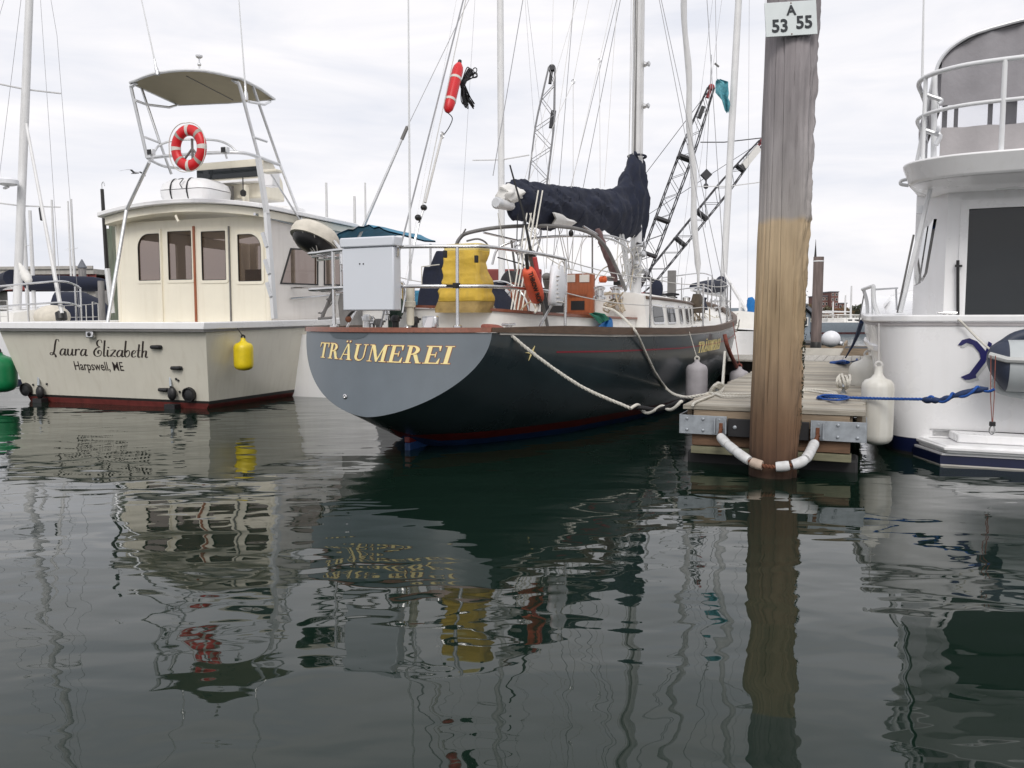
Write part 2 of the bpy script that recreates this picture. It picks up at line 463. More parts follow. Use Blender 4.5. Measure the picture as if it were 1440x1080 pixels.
# ---------------------------------------------------------------- water
def make_water():
    m = bpy.data.materials.new('harbour_water'); m.use_nodes = True
    n, l = m.node_tree.nodes, m.node_tree.links
    b = n['Principled BSDF']
    b.inputs['Base Color'].default_value = (0.0055, 0.0140, 0.0095, 1)
    b.inputs['Roughness'].default_value = 0.015
    b.inputs['IOR'].default_value = 1.36
    tc = n.new('ShaderNodeTexCoord')
    def layer(scale, stretch, dist, detail=2.0, rot=0.0, distort=0.0):
        mp = n.new('ShaderNodeMapping'); mp.inputs['Scale'].default_value = stretch; mp.inputs['Rotation'].default_value = (0, 0, rot)
        l.new(tc.outputs['Object'], mp.inputs['Vector'])
        no = n.new('ShaderNodeTexNoise'); no.inputs['Scale'].default_value = scale; no.inputs['Detail'].default_value = detail
        no.inputs['Roughness'].default_value = 0.45; no.inputs['Distortion'].default_value = distort
        l.new(mp.outputs['Vector'], no.inputs['Vector'])
        return no.outputs['Fac'], dist
    b1 = n.new('ShaderNodeBump'); b2 = n.new('ShaderNodeBump'); b3 = n.new('ShaderNodeBump')
    for bp, (h, d) in ((b1, layer(0.95, (0.8, 1.5, 1), 0.016, 0.8, 0.25)), (b2, layer(3.2, (0.75, 1.3, 1), 0.0060, 1.0, -0.2, 0.4)), (b3, layer(9.0, (0.6, 1.3, 1), 0.0006, 1.0, 0.1))):
        bp.inputs['Strength'].default_value = 1.0; bp.inputs['Distance'].default_value = d
        l.new(h, bp.inputs['Height'])
    l.new(b1.outputs['Normal'], b2.inputs['Normal']); l.new(b2.outputs['Normal'], b3.inputs['Normal'])
    l.new(b3.outputs['Normal'], b.inputs['Normal'])
    MATS['water'] = m
make_water()
mb = MB(); mb.face([(-1500, -60, 0), (1500, -60, 0), (1500, 2600, 0), (-1500, 2600, 0)])
mb.build('water', 'water', None, kind='structure', smooth=0, origin=(0, 0, 0))

# ---------------------------------------------------------------- far shore
def shore(name, pts, z0, z1, D0, D1, seed):
    """a low bank of land: skyline given as (px, height m)"""
    r = random.Random(seed); mb = MB()
    front = [at(px, 450, D0) for px, h in pts]; back = [at(px, 450, D1) for px, h in pts]
    rings = []
    for (px, h), a, b in zip(pts, front, back):
        mid = (a + b) / 2
        rings.append([Vector((a.x, a.y, -0.5)), Vector((a.x, a.y + 1, 0.8)), Vector((mid.x, mid.y, h * 0.7)), Vector((b.x, b.y, h)), Vector((b.x * 1.05, b.y * 1.05, -0.5))])
    mb.loft(rings, closed=False)
    return mb.build(name, 'land', None, kind='structure', smooth=60)
shore('shore', [(-500, 3), (-200, 4), (100, 4), (300, 4), (500, 4), (700, 4.5), (900, 5), (1000, 5), (1100, 6), (1200, 8), (1300, 9), (1500, 8), (1700, 6), (2100, 5)], 0, 8, 330, 520, 3)

def leaf_cloud(mb, c, rx, ry, rz, n, s, r):
    for _ in range(n):
        while True:
            p = Vector((r.uniform(-1, 1), r.uniform(-1, 1), r.uniform(-1, 1)))
            if 0.25 < p.length < 1: break
        q = Vector((c[0] + p.x * rx, c[1] + p.y * ry, c[2] + p.z * rz))
        a = Vector((r.uniform(-1, 1), r.uniform(-1, 1), r.uniform(-1, 1))).normalized() * s * r.uniform(.6, 1.3)
        b = a.orthogonal().normalized() * s * r.uniform(.5, 1.0)
        mb.face([q - a, q + b, q + a * .8, q - b * .8])
def far_tree(px, D, h, w, mat, label, seed, cone=False):
    r = random.Random(seed); base = at(px, 450, D); base.z = 0.6
    t = thing('tree', label, 'tree', frame(base.x, base.y, 0, base.z), group='trees on the far shore')
    def trunk(mb):
        mb.tube([(0, 0, -.8), (0.1, 0, h * .35), (0, 0, h * .8)], [w * .05, w * .035, w * .01], 6)
        for k in range(4):
            a = k * 1.7 + r.random(); z = h * (.3 + .12 * k)
            mb.tube([(0, 0, z), (math.cos(a) * w * .3, math.sin(a) * w * .3, z + h * .18)], [w * .02, w * .006], 4)
    part(t, 'trunk', 'bark', trunk)
    def crown(mb):
        if cone:
            for k in range(9):
                z = h * (.2 + .085 * k); leaf_cloud(mb, (0, 0, z), w * .5 * (1 - k / 9.5), w * .5 * (1 - k / 9.5), h * .08, 26, w * .07, r)
        else:
            for k in range(9):
                a = r.uniform(0, 6.28); d = r.uniform(0, .32) * w
                leaf_cloud(mb, (math.cos(a) * d, math.sin(a) * d, h * r.uniform(.42, .84)), w * r.uniform(.16, .28), w * .25, h * r.uniform(.1, .17), 46, w * .05, r)
    part(t, 'crown', mat, crown, smooth=0)
tr_n = 0
for (px, D, h, w, mat, lab) in [
    (1136, 210, 5.0, 6, 'leaf_tan', 'tan autumn tree just left of the distant piling'),
    (1158, 190, 4.0, 6, 'leaf_olive', 'olive tree in front of the brick apartment block'),
    (1165, 110, 2.0, 4, 'leaf_rust', 'rust-orange autumn bush at the water edge beneath the brick block'),
    (1177, 200, 3.6, 6, 'leaf_rust', 'rust-brown tree under the right end of the brick block'),
    (1188, 330, 6.5, 9, 'leaf_tan', 'tan tree right of the brick block on the ridge'),
    (1200, 340, 7.0, 9, 'leaf_olive', 'olive tree on the ridge left of the bow rail'),
    (1212, 330, 7.4, 10, 'leaf_dark', 'dark round tree on the ridge behind the bow rail'),
    (1226, 330, 7.0, 10, 'leaf_dark', 'dark tree seen through the bow rail'),
    (1241, 300, 8.6, 5, 'leaf_dark', 'pointed dark conifer right of the bow rail'),
    (1254, 330, 6.6, 9, 'leaf_tan', 'tan tree on the ridge near the white strut'),
    (1266, 330, 6.4, 9, 'leaf_olive', 'olive tree on the ridge next to the white strut'),
    (1050, 330, 6.5, 9, 'leaf_tan', 'tan tree left of the grey piling above the white boat'),
    (1040, 330, 5.5, 9, 'leaf_olive', 'olive tree on the far shore beside the distant mast'),
    (955, 340, 6, 10, 'leaf_olive', 'olive tree on the far shore between the mast and furled sail'),
    (970, 345, 6, 10, 'leaf_dark', 'dark tree on the far shore left of the furled sail'),
    ]:
    tr_n += 1
    far_tree(px, D, h, w, mat, lab, 50 + tr_n, 'conifer' in lab)

def building(name, label, D, px0, px1, py_top, depth, mat, roofmat, storeys, cols, gable=False, cat='building', z0=0.6):
    a = at(px0, 450, D); b = at(px1, 450, D); w = b.x - a.x; ztop = at((px0 + px1) / 2, py_top, D).z
    F = frame(a.x, D, 0, z0); h = ztop - z0
    t = thing(name, label, cat, F)
    if gable:
        wall_h = h * .62
        part(t, 'wall', mat, lambda m: m.prism([(0, -1), (w, -1), (w, wall_h), (w / 2, h * .96), (0, wall_h)], (0, 0, 0), (1, 0, 0), (0, 0, 1), depth))
        def roof(m):
            for s0, s1 in (((-.4, wall_h - .2), (w / 2, h)), ((w + .4, wall_h - .2), (w / 2, h))):
                m.mesh([(s0[0], -.4, s0[1]), (s1[0], -.4, s1[1]), (s1[0], depth + .4, s1[1]), (s0[0], depth + .4, s0[1]),
                        (s0[0], -.4, s0[1] + .3), (s1[0], -.4, s1[1] + .3), (s1[0], depth + .4, s1[1] + .3), (s0[0], depth + .4, s0[1] + .3)],
                       [(0, 1, 2, 3), (4, 5, 6, 7), (0, 1, 5, 4), (3, 2, 6, 7), (0, 3, 7, 4)])
        part(t, 'roof', roofmat, roof)
        wh = wall_h
    else:
        part(t, 'wall', mat, lambda m: m.box((0, 0, -1), (w, depth, h)))
        part(t, 'roof', roofmat, lambda m: m.box((-.3, -.3, h), (w + .3, depth + .3, h + .5)))
        wh = h
    for i in range(storeys):
        for j in range(cols):
            cw, chh = w / cols, wh / storeys
            x0 = cw * j + cw * .28; zz = chh * i + chh * .3
            f = part(t, 'window', 'deck_white', lambda m: m.box((x0 - .1, -.12, zz - .1), (x0 + cw * .44 + .1, -.02, zz + chh * .45 + .1)))
            part(f, 'pane', 'glass_dark', lambda m: m.box((x0, -.16, zz), (x0 + cw * .44, -.124, zz + chh * .45)), F=W[t])
    return t
building('apartment_block', 'long brick apartment block on the far shore, right of the distant piling', 420, 1151, 1168, 417, 15, 'brick', 'slate', 5, 4)
building('apartment_tower', 'taller brick tower at the right end of the brick apartment block', 416, 1167.6, 1178, 411, 12, 'brick', 'slate', 6, 2)
building('brick_house', 'lower brick building stepping down right of the brick tower', 430, 1178.6, 1190, 427, 12, 'brick', 'slate', 3, 2)
building('boat_shed', 'blue-grey gabled shed on the waterfront between the two pilings', 62, 1120, 1139.5, 432, 6, 'clad_grey', 'slate', 1, 1, True, 'shed')
building('harbour_house', 'small dark waterfront house beyond the white boat bow', 120, 1030, 1046, 438, 8, 'slate', 'clad_grey', 1, 2, False, 'house')

# ---------------------------------------------------------------- road bridge far left
BF = frame(at(-60, 450, 210).x, 205, 8)
t = thing('bridge', 'long road bridge with red girder and pale concrete deck at far left', 'bridge', BF)
part(t, 'deck', 'concrete', lambda m: m.box((-60, -4, 12.1), (44, 8, 13.3)))
part(t, 'parapet', 'concrete', lambda m: m.box((-60, -4.4, 13.303), (44, -4.0, 14.0)))
part(t, 'girder', 'bridge_red', lambda m: (m.box((-60, -3.4, 8.4), (44, -3.0, 12.095)), [m.box((x, -3.7, 8.6), (x + .3, -3.403, 12)) for x in range(-58, 44, 4)]))
part(t, 'girder', 'bridge_red', lambda m: m.box((-60, 6, 8.4), (44, 6.4, 12.095)))
for x in (-50, -20, 10, 40):
    part(t, 'pier', 'concrete', lambda m: m.box((x, -2.2, -2), (x + 3, 6, 8.395)))
# ---------------------------------------------------------------- finger dock (frame DK: x across, y along)
DW, DL, DZ = 1.42, 8.35, 0.51
def plank_mat(i):
    cols = [(0.38, 0.345, 0.285), (0.45, 0.41, 0.34), (0.30, 0.275, 0.23), (0.40, 0.375, 0.32), (0.49, 0.45, 0.37)]
    return mk('plank_%d' % i, cols[i], 0.85, var=0.32, scale=3.0, stretch=(1.2, 14, 14), bump=0.003, bscale=10)
for i in range(5): plank_mat(i)
mk('beam_tan', (0.26, 0.20, 0.14), 0.85, var=0.3, scale=3, stretch=(1.2, 14, 14), bump=0.003, bscale=8)
mk('beam_brown', (0.13, 0.075, 0.045), 0.85, var=0.4, scale=3, stretch=(1.2, 14, 14), bump=0.003, bscale=8)
mk('beam_green', (0.17, 0.165, 0.105), 0.8, var=0.3, scale=4, stretch=(1.2, 8, 8))
dock = thing('finger_dock', 'weathered grey wooden finger dock between the dark yacht and white motor yacht', 'dock', DK)
pw = 0.142
meshes = {}
npl = int(DL / pw)
for i in range(npl):
    k = random.randrange(5); y = i * pw
    key = (k, random.randrange(2))
    if key not in meshes:
        mb = MB(DK); ov = 0.02 * key[1]
        mb.box((-ov, 0.003, DZ - 0.038), (DW + 0.015 - ov, pw - 0.011, DZ))
        o = mb.build('plank', 'plank_%d' % k, dock, bevel=0.004); meshes[key] = (o, o.location.copy(), y)
        o.location.y += y
    else:
        src, l0, y0 = meshes[key]; o = src.copy(); COL.objects.link(o); o.parent = dock
        o.location = l0 + Vector((random.uniform(-.008, .008), y, random.uniform(-.004, .004)))
for x in (0.08, DW - 0.17):
    part(dock, 'stringer', 'beam_tan', lambda m: m.box((x, 0.05, DZ - 0.17), (x + .09, DL, DZ - 0.042)))
part(dock, 'edge_board', 'beam_tan', lambda m: m.box((0.01, .16, DZ - .2), (0.05, DL, DZ - .042)))
part(dock, 'edge_board', 'beam_tan', lambda m: m.box((DW - .05, .16, DZ - .2), (DW - 0.01, DL, DZ - .042)))
part(dock, 'end_beam', 'beam_tan', lambda m: m.box((0.09, 0.012, DZ - 0.16), (DW - .10, 0.049, DZ - 0.041)), bevel=.004)
part(dock, 'end_beam', 'beam_brown', lambda m: m.box((0.075, 0.03, DZ - 0.345), (DW - .09, 0.10, DZ - 0.165)), bevel=.004)
part(dock, 'end_board', 'beam_green', lambda m: m.box((0.075, -0.01, DZ - 0.41), (DW - .08, 0.12, DZ - 0.352)), bevel=.004)
for y in (0.5, 3.1, 5.7):
    part(dock, 'float', 'float_black', lambda m: m.box((0.1, y, -.25), (DW - .1, y + 2.0, 0.25)), bevel=.03)
part(dock, 'float', 'float_black', lambda m: m.box((0.02, .13, -.25), (DW - .03, .46, 0.10)), bevel=.02)
for x0, x1, sx in ((-0.02, 0.37, 0.31), (DW - 0.39, DW + 0.02, DW - 0.35)):
    pl = part(dock, 'corner_plate', 'galv', lambda m: m.box((x0, -0.012, DZ - 0.245), (x1, -0.001, DZ - 0.085)), bevel=.002)
    part(dock, 'corner_plate', 'galv', lambda m: m.box((x0 - .008 if x0 < .5 else x1, 0.0, DZ - 0.245), (x0 if x0 < .5 else x1 + .008, .4, DZ - 0.085)))
    for bx in (x0 + .06, (x0 + x1) / 2, x1 - .06):
        for bz in (DZ - .115, DZ - .21):
            part(pl, 'bolt', 'galv', lambda m: m.lathe([(.013, 0), (.013, .008), (.006, .013)], (bx, -.012, bz), (0, -1, 0), 6), F=DK)
    br = part(dock, 'hoop_bracket', 'galv', lambda m: (m.box((sx - .035, -0.075, DZ - .225), (sx - .025, -.0125, DZ - .10)), m.box((sx + .055, -0.075, DZ - .225), (sx + .065, -.0125, DZ - .10)), m.box((sx - .0249, -.022, DZ - .23), (sx + .0549, -.0125, DZ - .095))))
    part(br, 'stain', 'rust', lambda m: m.box((sx + .0, -.034, DZ - .262), (sx + .03, -.0221, DZ - .14)), F=DK, bevel=.004)
for x0, x1 in ((0.38, 0.58), (DW - 0.56, DW - 0.40)):
    rb = part(dock, 'rubber_block', 'rubber', lambda m: m.box((x0, -0.03, DZ - 0.25), (x1, 0.0, DZ - 0.10)), bevel=.005)
    part(rb, 'bolt', 'galv', lambda m: m.lathe([(.016, 0), (.016, .008), (.005, .014)], ((x0 + x1) / 2 - .04, -.03, DZ - .17), (0, -1, 0), 10), F=DK)

# ---------------------------------------------------------------- near piling
def pile_mat():
    m = bpy.data.materials.new('pile_wood'); m.use_nodes = True
    n, l = m.node_tree.nodes, m.node_tree.links; b = n['Principled BSDF']; b.inputs['Roughness'].default_value = .9
    tc = n.new('ShaderNodeTexCoord')
    sep = n.new('ShaderNodeSeparateXYZ'); l.new(tc.outputs['Object'], sep.inputs[0])
    mp = n.new('ShaderNodeMapping'); mp.inputs['Scale'].default_value = (26, 26, 1.1); l.new(tc.outputs['Object'], mp.inputs[0])
    g = n.new('ShaderNodeTexNoise'); g.inputs['Scale'].default_value = 1; g.inputs['Detail'].default_value = 7; g.inputs['Roughness'].default_value = .62
    l.new(mp.outputs[0], g.inputs['Vector'])
    mp3 = n.new('ShaderNodeMapping'); mp3.inputs['Scale'].default_value = (3, 3, .8); l.new(tc.outputs['Object'], mp3.inputs[0])
    g3 = n.new('ShaderNodeTexNoise'); g3.inputs['Scale'].default_value = 1.3; g3.inputs['Detail'].default_value = 4; l.new(mp3.outputs[0], g3.inputs['Vector'])
    g2 = n.new('ShaderNodeTexNoise'); g2.inputs['Scale'].default_value = 5; g2.inputs['Detail'].default_value = 4; l.new(tc.outputs['Object'], g2.inputs['Vector'])
    # height, made uneven
    add = n.new('ShaderNodeMath'); add.operation = 'MULTIPLY_ADD'; l.new(g2.outputs['Fac'], add.inputs[0]); add.inputs[1].default_value = .14; l.new(sep.outputs['Z'], add.inputs[2])
    mr = n.new('ShaderNodeMapRange'); mr.inputs[1].default_value = PILE_Z0; mr.inputs[2].default_value = PILE_Z0 + 5.0; l.new(add.outputs[0], mr.inputs[0])
    rp = n.new('ShaderNodeValToRGB'); e = rp.color_ramp.elements
    def zz(z): return (z + .07) / 5.0
    stops = [(-.1, (.035, .02, .013)), (.10, (.075, .038, .022)), (.42, (.15, .088, .05)), (.78, (.29, .20, .125)), (1.25, (.43, .315, .19)), (1.96, (.48, .37, .24)), (2.01, (.34, .315, .30)), (2.5, (.37, .345, .345)), (2.9, (.31, .285, .29)), (3.5, (.285, .26, .27)), (4.6, (.32, .29, .30))]
    e[0].position = max(0, zz(stops[0][0])); e[0].color = stops[0][1] + (1,)
    e[1].position = zz(stops[-1][0]); e[1].color = stops[-1][1] + (1,)
    for z, c in stops[1:-1]:
        x = e.new(zz(z)); x.color = c + (1,)
    l.new(mr.outputs[0], rp.inputs['Fac'])
    gr = n.new('ShaderNodeMapRange'); gr.inputs[1].default_value = .3; gr.inputs[2].default_value = .7; gr.inputs[3].default_value = .84; gr.inputs[4].default_value = 1.12; l.new(g.outputs['Fac'], gr.inputs[0])
    gr3 = n.new('ShaderNodeMapRange'); gr3.inputs[1].default_value = .3; gr3.inputs[2].default_value = .7; gr3.inputs[3].default_value = .66; gr3.inputs[4].default_value = 1.25; l.new(g3.outputs['Fac'], gr3.inputs[0])
    mu = n.new('ShaderNodeVectorMath'); mu.operation = 'SCALE'; l.new(rp.outputs['Color'], mu.inputs[0]); l.new(gr.outputs[0], mu.inputs['Scale'])
    mu2 = n.new('ShaderNodeVectorMath'); mu2.operation = 'SCALE'; l.new(mu.outputs[0], mu2.inputs[0]); l.new(gr3.outputs[0], mu2.inputs['Scale'])
    # drying cracks
    mpc = n.new('ShaderNodeMapping'); mpc.inputs['Scale'].default_value = (9, 9, .35); l.new(tc.outputs['Object'], mpc.inputs[0])
    vo = n.new('ShaderNodeTexVoronoi'); vo.feature = 'DISTANCE_TO_EDGE'; vo.inputs['Scale'].default_value = .55; l.new(mpc.outputs[0], vo.inputs['Vector'])
    cr = n.new('ShaderNodeMapRange'); cr.inputs[1].default_value = 0; cr.inputs[2].default_value = .012; cr.inputs[3].default_value = .55; cr.inputs[4].default_value = 1; l.new(vo.outputs['Distance'], cr.inputs[0])
    mu3 = n.new('ShaderNodeVectorMath'); mu3.operation = 'SCALE'; l.new(mu2.outputs[0], mu3.inputs[0]); l.new(cr.outputs[0], mu3.inputs['Scale'])
    l.new(mu3.outputs[0], b.inputs['Base Color'])
    bp = n.new('ShaderNodeBump'); bp.inputs['Distance'].default_value = .012; l.new(g.outputs['Fac'], bp.inputs['Height'])
    bp2 = n.new('ShaderNodeBump'); bp2.inputs['Distance'].default_value = .006; l.new(cr.outputs[0], bp2.inputs['Height']); l.new(bp.outputs[0], bp2.inputs['Normal'])
    l.new(bp2.outputs[0], b.inputs['Normal'])
    MATS['pile_wood'] = m
PILE_Z0 = 0.0
PX, PY = 2.075, 6.44
def piling(name, label, x, y, r0, z1, lean, seed, ragged=0.0, mat='pile_wood', group=None, cap=None, zb=-1.2):
    rings = []; n = 132 if ragged else 40; nz = 260 if ragged else 30
    rc = random.Random(11); cracks = [(rc.uniform(-2.9, -.2), rc.uniform(.3, 3.2), rc.uniform(.5, 1.6), rc.uniform(.012, .03), rc.uniform(.006, .016)) for _ in range(16)]
    for i in range(nz + 1):
        z = zb + (z1 - zb) * i / nz; ring = []
        for j in range(n):
            a = 2 * PI * j / n
            d = Vector((math.cos(a), math.sin(a), 0))
            r = r0 * (1 + .015 * mnoise.noise(Vector((d.x * 1.5, d.y * 1.5, z * .5 + seed))))
            r += .004 * mnoise.noise(Vector((d.x * 8, d.y * 8, z * 1.2 + seed)))
            if ragged:
                aa = (a + PI) % (2 * PI) - PI
                for ca, z0_, zl_, wd, dp_ in cracks:
                    if z0_ < z < z0_ + zl_:
                        off = ca + .05 * mnoise.noise(Vector((z * 1.7, ca * 9, 0))); q_ = abs(aa - off) / wd
                        if q_ < 1: r -= dp_ * (1 - q_) * math.sin(PI * (z - z0_) / zl_) ** .4
                r += .005 * mnoise.noise(Vector((d.x * 14, d.y * 14, z * 1.6))) + .0025 * mnoise.noise(Vector((d.x * 3, d.y * 3, z * 3 + 7)))
                s = max(0, d.dot(Vector((.95, -.3, 0))) - .55) / .45
                ch = .9 * (.28 - abs(mnoise.noise(Vector((d.x * 3, d.y * 3, z * 1.9 + 3.3)))) * 1.5) + .35 * mnoise.noise(Vector((d.x * 6, d.y * 6, z * 6.3 + 1.7))) + .22 * mnoise.noise(Vector((d.x * 9, d.y * 9, z * 17)))
                r += ragged * s * (ch * 1.1 + (.35 if z > 2 else 0.05))
            ring.append(Vector((lean[0] * z + d.x * r, lean[1] * z + d.y * r, z)))
        rings.append(ring)
    mb = MB(frame(x, y, 0)); mb.loft(rings)
    return mb
pile_mat()
pt = thing('piling', 'thick timber piling with splintered right edge standing before the finger dock', 'piling', frame(PX, PY, 0))
piling('piling', '', PX, PY, .184, 4.1, (.016, 0), 2.0, .038).build('post', 'pile_wood', pt, smooth=50, origin=(PX, PY, 0))
def weed(mb):
    r = random.Random(5)
    for i in range(240):
        z = abs(r.gauss(0.85, .28)); a = r.gauss(-.35, .16)
        rr = .191 + r.uniform(0, .012); p = Vector((.016 * z + rr * math.cos(a), rr * math.sin(a), z)); s = r.uniform(.004, .014)
        mb.face([p + Vector((r.uniform(-s, s), r.uniform(-s, s), r.uniform(-s, s) * 1.6)) for _ in range(4)])
mk('weed', (.022, .026, .012), .9, var=.4, scale=20)
part(pt, 'weed', 'weed', weed, smooth=0, kind='stuff')
# sign on the piling
SF = frame(PX, PY, 0)
sg = thing('berth_sign', 'white rectangular berth sign reading A 53 55 nailed to the piling', 'sign', SF, (.06, -.215, 3.55))
c0 = hit(1112.5, 26, SF, 'y', -.222)
ux = Vector((.9972, 0, .062)); uz = Vector((-.075, 0, .9972))
bw, bh = .190, .122
part(sg, 'board', 'sign_face', lambda m: m.prism([(-bw, -bh), (bw, -bh), (bw, bh), (-bw, bh)], c0, ux, uz, .012), F=SF, bevel=.002)
def sign_text(s, cx, cz, size, name):
    vs, fs = text2d(s, size, .0026 * size / .1, .003)
    part(sg, name, 'sign_ink', lambda m: m.mesh([c0 + ux * (p.x + cx) + uz * (p.y + cz) + Vector((0, -.003 + p.z * -1, 0)) for p in vs], fs), F=SF, smooth=0)
sign_text('A', .003, .026, .098, 'letter')
sign_text('53', -.085, -.090, .125, 'numeral')
sign_text('55', .095, -.074, .125, 'numeral')
for dx, dz in ((.004, .110), (0, -.111)):
    part(sg, 'nail', 'rust', lambda m: m.lathe([(.006, 0), (.004, .004)], c0 + ux * dx + uz * dz, (0, -1, 0), 8), F=SF)

# ---------------------------------------------------------------- pile hoop with white rollers
hp = thing('pile_hoop', 'chain hoop of white rollers looped round the piling', 'pile hoop', DK, (.8, -.4, .05))
Dki = DK.inverted(); pc = Dki @ Vector((PX, PY, 0))
A0 = Vector((0.33, -.05, .33)); A1 = Vector((DW - .33, -.05, .31))
ctrl = [A0 + Vector((0, .02, 0)), A0 + Vector((.02, -.10, -.07)), Vector((pc.x - .21, pc.y - .19, .165)), Vector((pc.x - .07, pc.y - .25, .115)), Vector((pc.x + .09, pc.y - .25, .115)), Vector((pc.x + .24, pc.y - .19, .16)), A1 + Vector((-.03, -.10, -.07)), A1 + Vector((0, .02, 0))]
path = catmull(ctrl, 10)
part(hp, 'chain', 'rust', lambda m: m.rope(path, .017, .05, 2, 5), F=DK)
Ls = [0]
for i in range(1, len(path)): Ls.append(Ls[-1] + (path[i] - path[i - 1]).length)
def pt_at(s):
    for i in range(1, len(Ls)):
        if Ls[i] >= s:
            return path[i - 1].lerp(path[i], (s - Ls[i - 1]) / (Ls[i] - Ls[i - 1]))
    return path[-1]
Lt = Ls[-1]
mk('roller', (.60, .61, .61), .55, var=.12, scale=14, streak=.3, streak_col=(.35, .3, .26))
mk('roller_tan', (.45, .36, .29), .6, var=.2, scale=14)
for k, (s0, s1, mt) in enumerate([(.085, .19, 'roller'), (.192, .285, 'roller'), (.287, .40, 'roller'), (.412, .475, 'roller_tan'), (.545, .615, 'roller'), (.63, .71, 'roller'), (.722, .80, 'roller'), (.802, .86, 'roller'), (.862, .93, 'roller')]):
    pp = [pt_at(Lt * (s0 + (s1 - s0) * q / 5)) for q in range(6)]
    part(hp, 'roller', mt, lambda m: m.tube(pp, [.036, .04, .04, .04, .04, .036], 14), F=DK)

# ---------------------------------------------------------------- main walkway and the dock beyond
wk = thing('walkway', 'pale main walkway of cross planks at the far end of the finger dock', 'walkway', DK, (0, DL, 0))
mk('plank_pale', (0.42, 0.40, 0.36), .85, var=.25, scale=3, stretch=(14, 1.2, 14))
src = None
for i in range(60):
    x = -4.6 + i * .15
    if src is None:
        mb = MB(DK); mb.box((x, DL + .03, DZ - .035), (x + .144, DL + 2.5, DZ + .004)); src = mb.build('plank', 'plank_pale', wk, bevel=.004); l0 = src.location.copy()
    else:
        o = src.copy(); COL.objects.link(o); o.parent = wk; o.location = l0 + Vector((i * .15, 0, random.uniform(-.003, .003)))
part(wk, 'edge_board', 'beam_tan', lambda m: m.box((-4.6, DL + .02, DZ - .25), (4.4, DL + .06, DZ - .04)))
part(wk, 'edge_board', 'beam_tan', lambda m: m.box((-4.6, DL + 2.44, DZ - .25), (4.4, DL + 2.49, DZ - .04)))
for x in (-4, -1.6, 1, 3):
    part(wk, 'float', 'float_black', lambda m: m.box((x, DL + .15, -.2), (x + 1.4, DL + 2.35, DZ - .05)))
fd = thing('far_finger', 'second wooden finger dock beyond the main walkway holding the distant piling', 'dock', DK, (0, DL + 2.5, 0))
src = None
for i in range(28):
    y = DL + 2.6 + i * .16
    if src is None:
        mb = MB(DK); mb.box((-1.2, y, DZ - .035), (1.0, y + .153, DZ + .004)); src = mb.build('plank', 'plank_3', fd, bevel=.004); l0 = src.location.copy()
    else:
        o = src.copy(); COL.objects.link(o); o.parent = fd; o.location = l0 + Vector((random.uniform(-.01, .01), i * .16, 0))
part(fd, 'stringer', 'beam_tan', lambda m: m.box((.9, DL + 2.6, DZ - .25), (.97, DL + 7.0, DZ - .04)))
part(fd, 'stringer', 'beam_tan', lambda m: m.box((-1.17, DL + 2.6, DZ - .25), (-1.1, DL + 7.0, DZ - .04)))
part(fd, 'float', 'float_black', lambda m: m.box((-1, DL + 2.8, -.2), (.8, DL + 6.8, DZ - .05)))
mk('far_pile_wood', (.16, .125, .115), .9, var=.35, scale=3, stretch=(6, 6, .6))
p2 = at(1147, 490, 22.3)
q = thing('piling', 'slim distant piling with a spike on top at the end of the far finger', 'piling', frame(p2.x, p2.y, 0))
piling('', '', p2.x, p2.y, .135, 2.93, (.004, 0), 9.0).build('post', 'far_pile_wood', q, smooth=50)
part(q, 'band', 'alu_white', lambda m: m.lathe([(.137, 2.80), (.143, 2.80), (.143, 2.83), (.137, 2.83)], (.011, 0, 0), n=20))
part(q, 'bracket', 'black_line', lambda m: m.lathe([(.145, .34), (.145, .62), (.12, .66)], (0, 0, 0), n=16))
part(q, 'spike', 'black_line', lambda m: m.lathe([(.035, 2.93), (.03, 3.0), (.012, 3.25), (.004, 3.4)], (-.08, 0, 0), n=8))
wb = Dki @ at(1168, 494, 21.6)
single(DK, 'mooring_buoy', 'white_plastic', 'round white buoy lying on the far finger dock', 'buoy', lambda m: (m.ball((wb.x, wb.y, DZ + .22), .24, .24, .22), m.lathe([(.05, 0), (.05, .06)], (wb.x + .22, wb.y, DZ + .12), (1, 0, -.3), 10)))
# ---------------------------------------------------------------- dark sailing yacht (frame TR: x to starboard, y forward from the stern, z up)
YL = 13.0
yacht = thing('sailing_yacht', 'dark green sailing yacht with grey transom lettered in gold, moored beside the finger dock', 'sailboat', TR)
def lerp_tab(tab, s):
    if s <= tab[0][0]: return tab[0][1]
    for (a, va), (b, vb) in zip(tab, tab[1:]):
        if s <= b:
            t = (s - a) / (b - a); t = t * t * (3 - 2 * t) if False else t
            return va + (vb - va) * t
    return tab[-1][1]
B_T = [(0, 1.0), (.5, 1.10), (1, 1.22), (2, 1.43), (3, 1.58), (4, 1.70), (5, 1.78), (6, 1.80), (7, 1.77), (8, 1.68), (9, 1.52), (10, 1.28), (11, .95), (12, .52), (12.6, .22), (13, .02)]
S_T = [(0, 1.12), (2, 1.07), (4, 1.045), (6, 1.07), (8, 1.15), (10, 1.29), (12, 1.50), (13, 1.62)]
K_T = [(0, .385), (.25, .27), (.6, .10), (1.0, -.08), (2, -.4), (4, -.7), (9, -.7), (10.5, -.4), (11.5, .05), (12.3, .6), (13, 1.55)]
P_T = [(0, 2.0), (3, 2.3), (7, 2.3), (10, 1.6), (13, 1.0)]
Q_T = [(0, .62), (3, .60), (7, .62), (10, .8), (13, 1.0)]
CAMB, RAKE = .35, .10
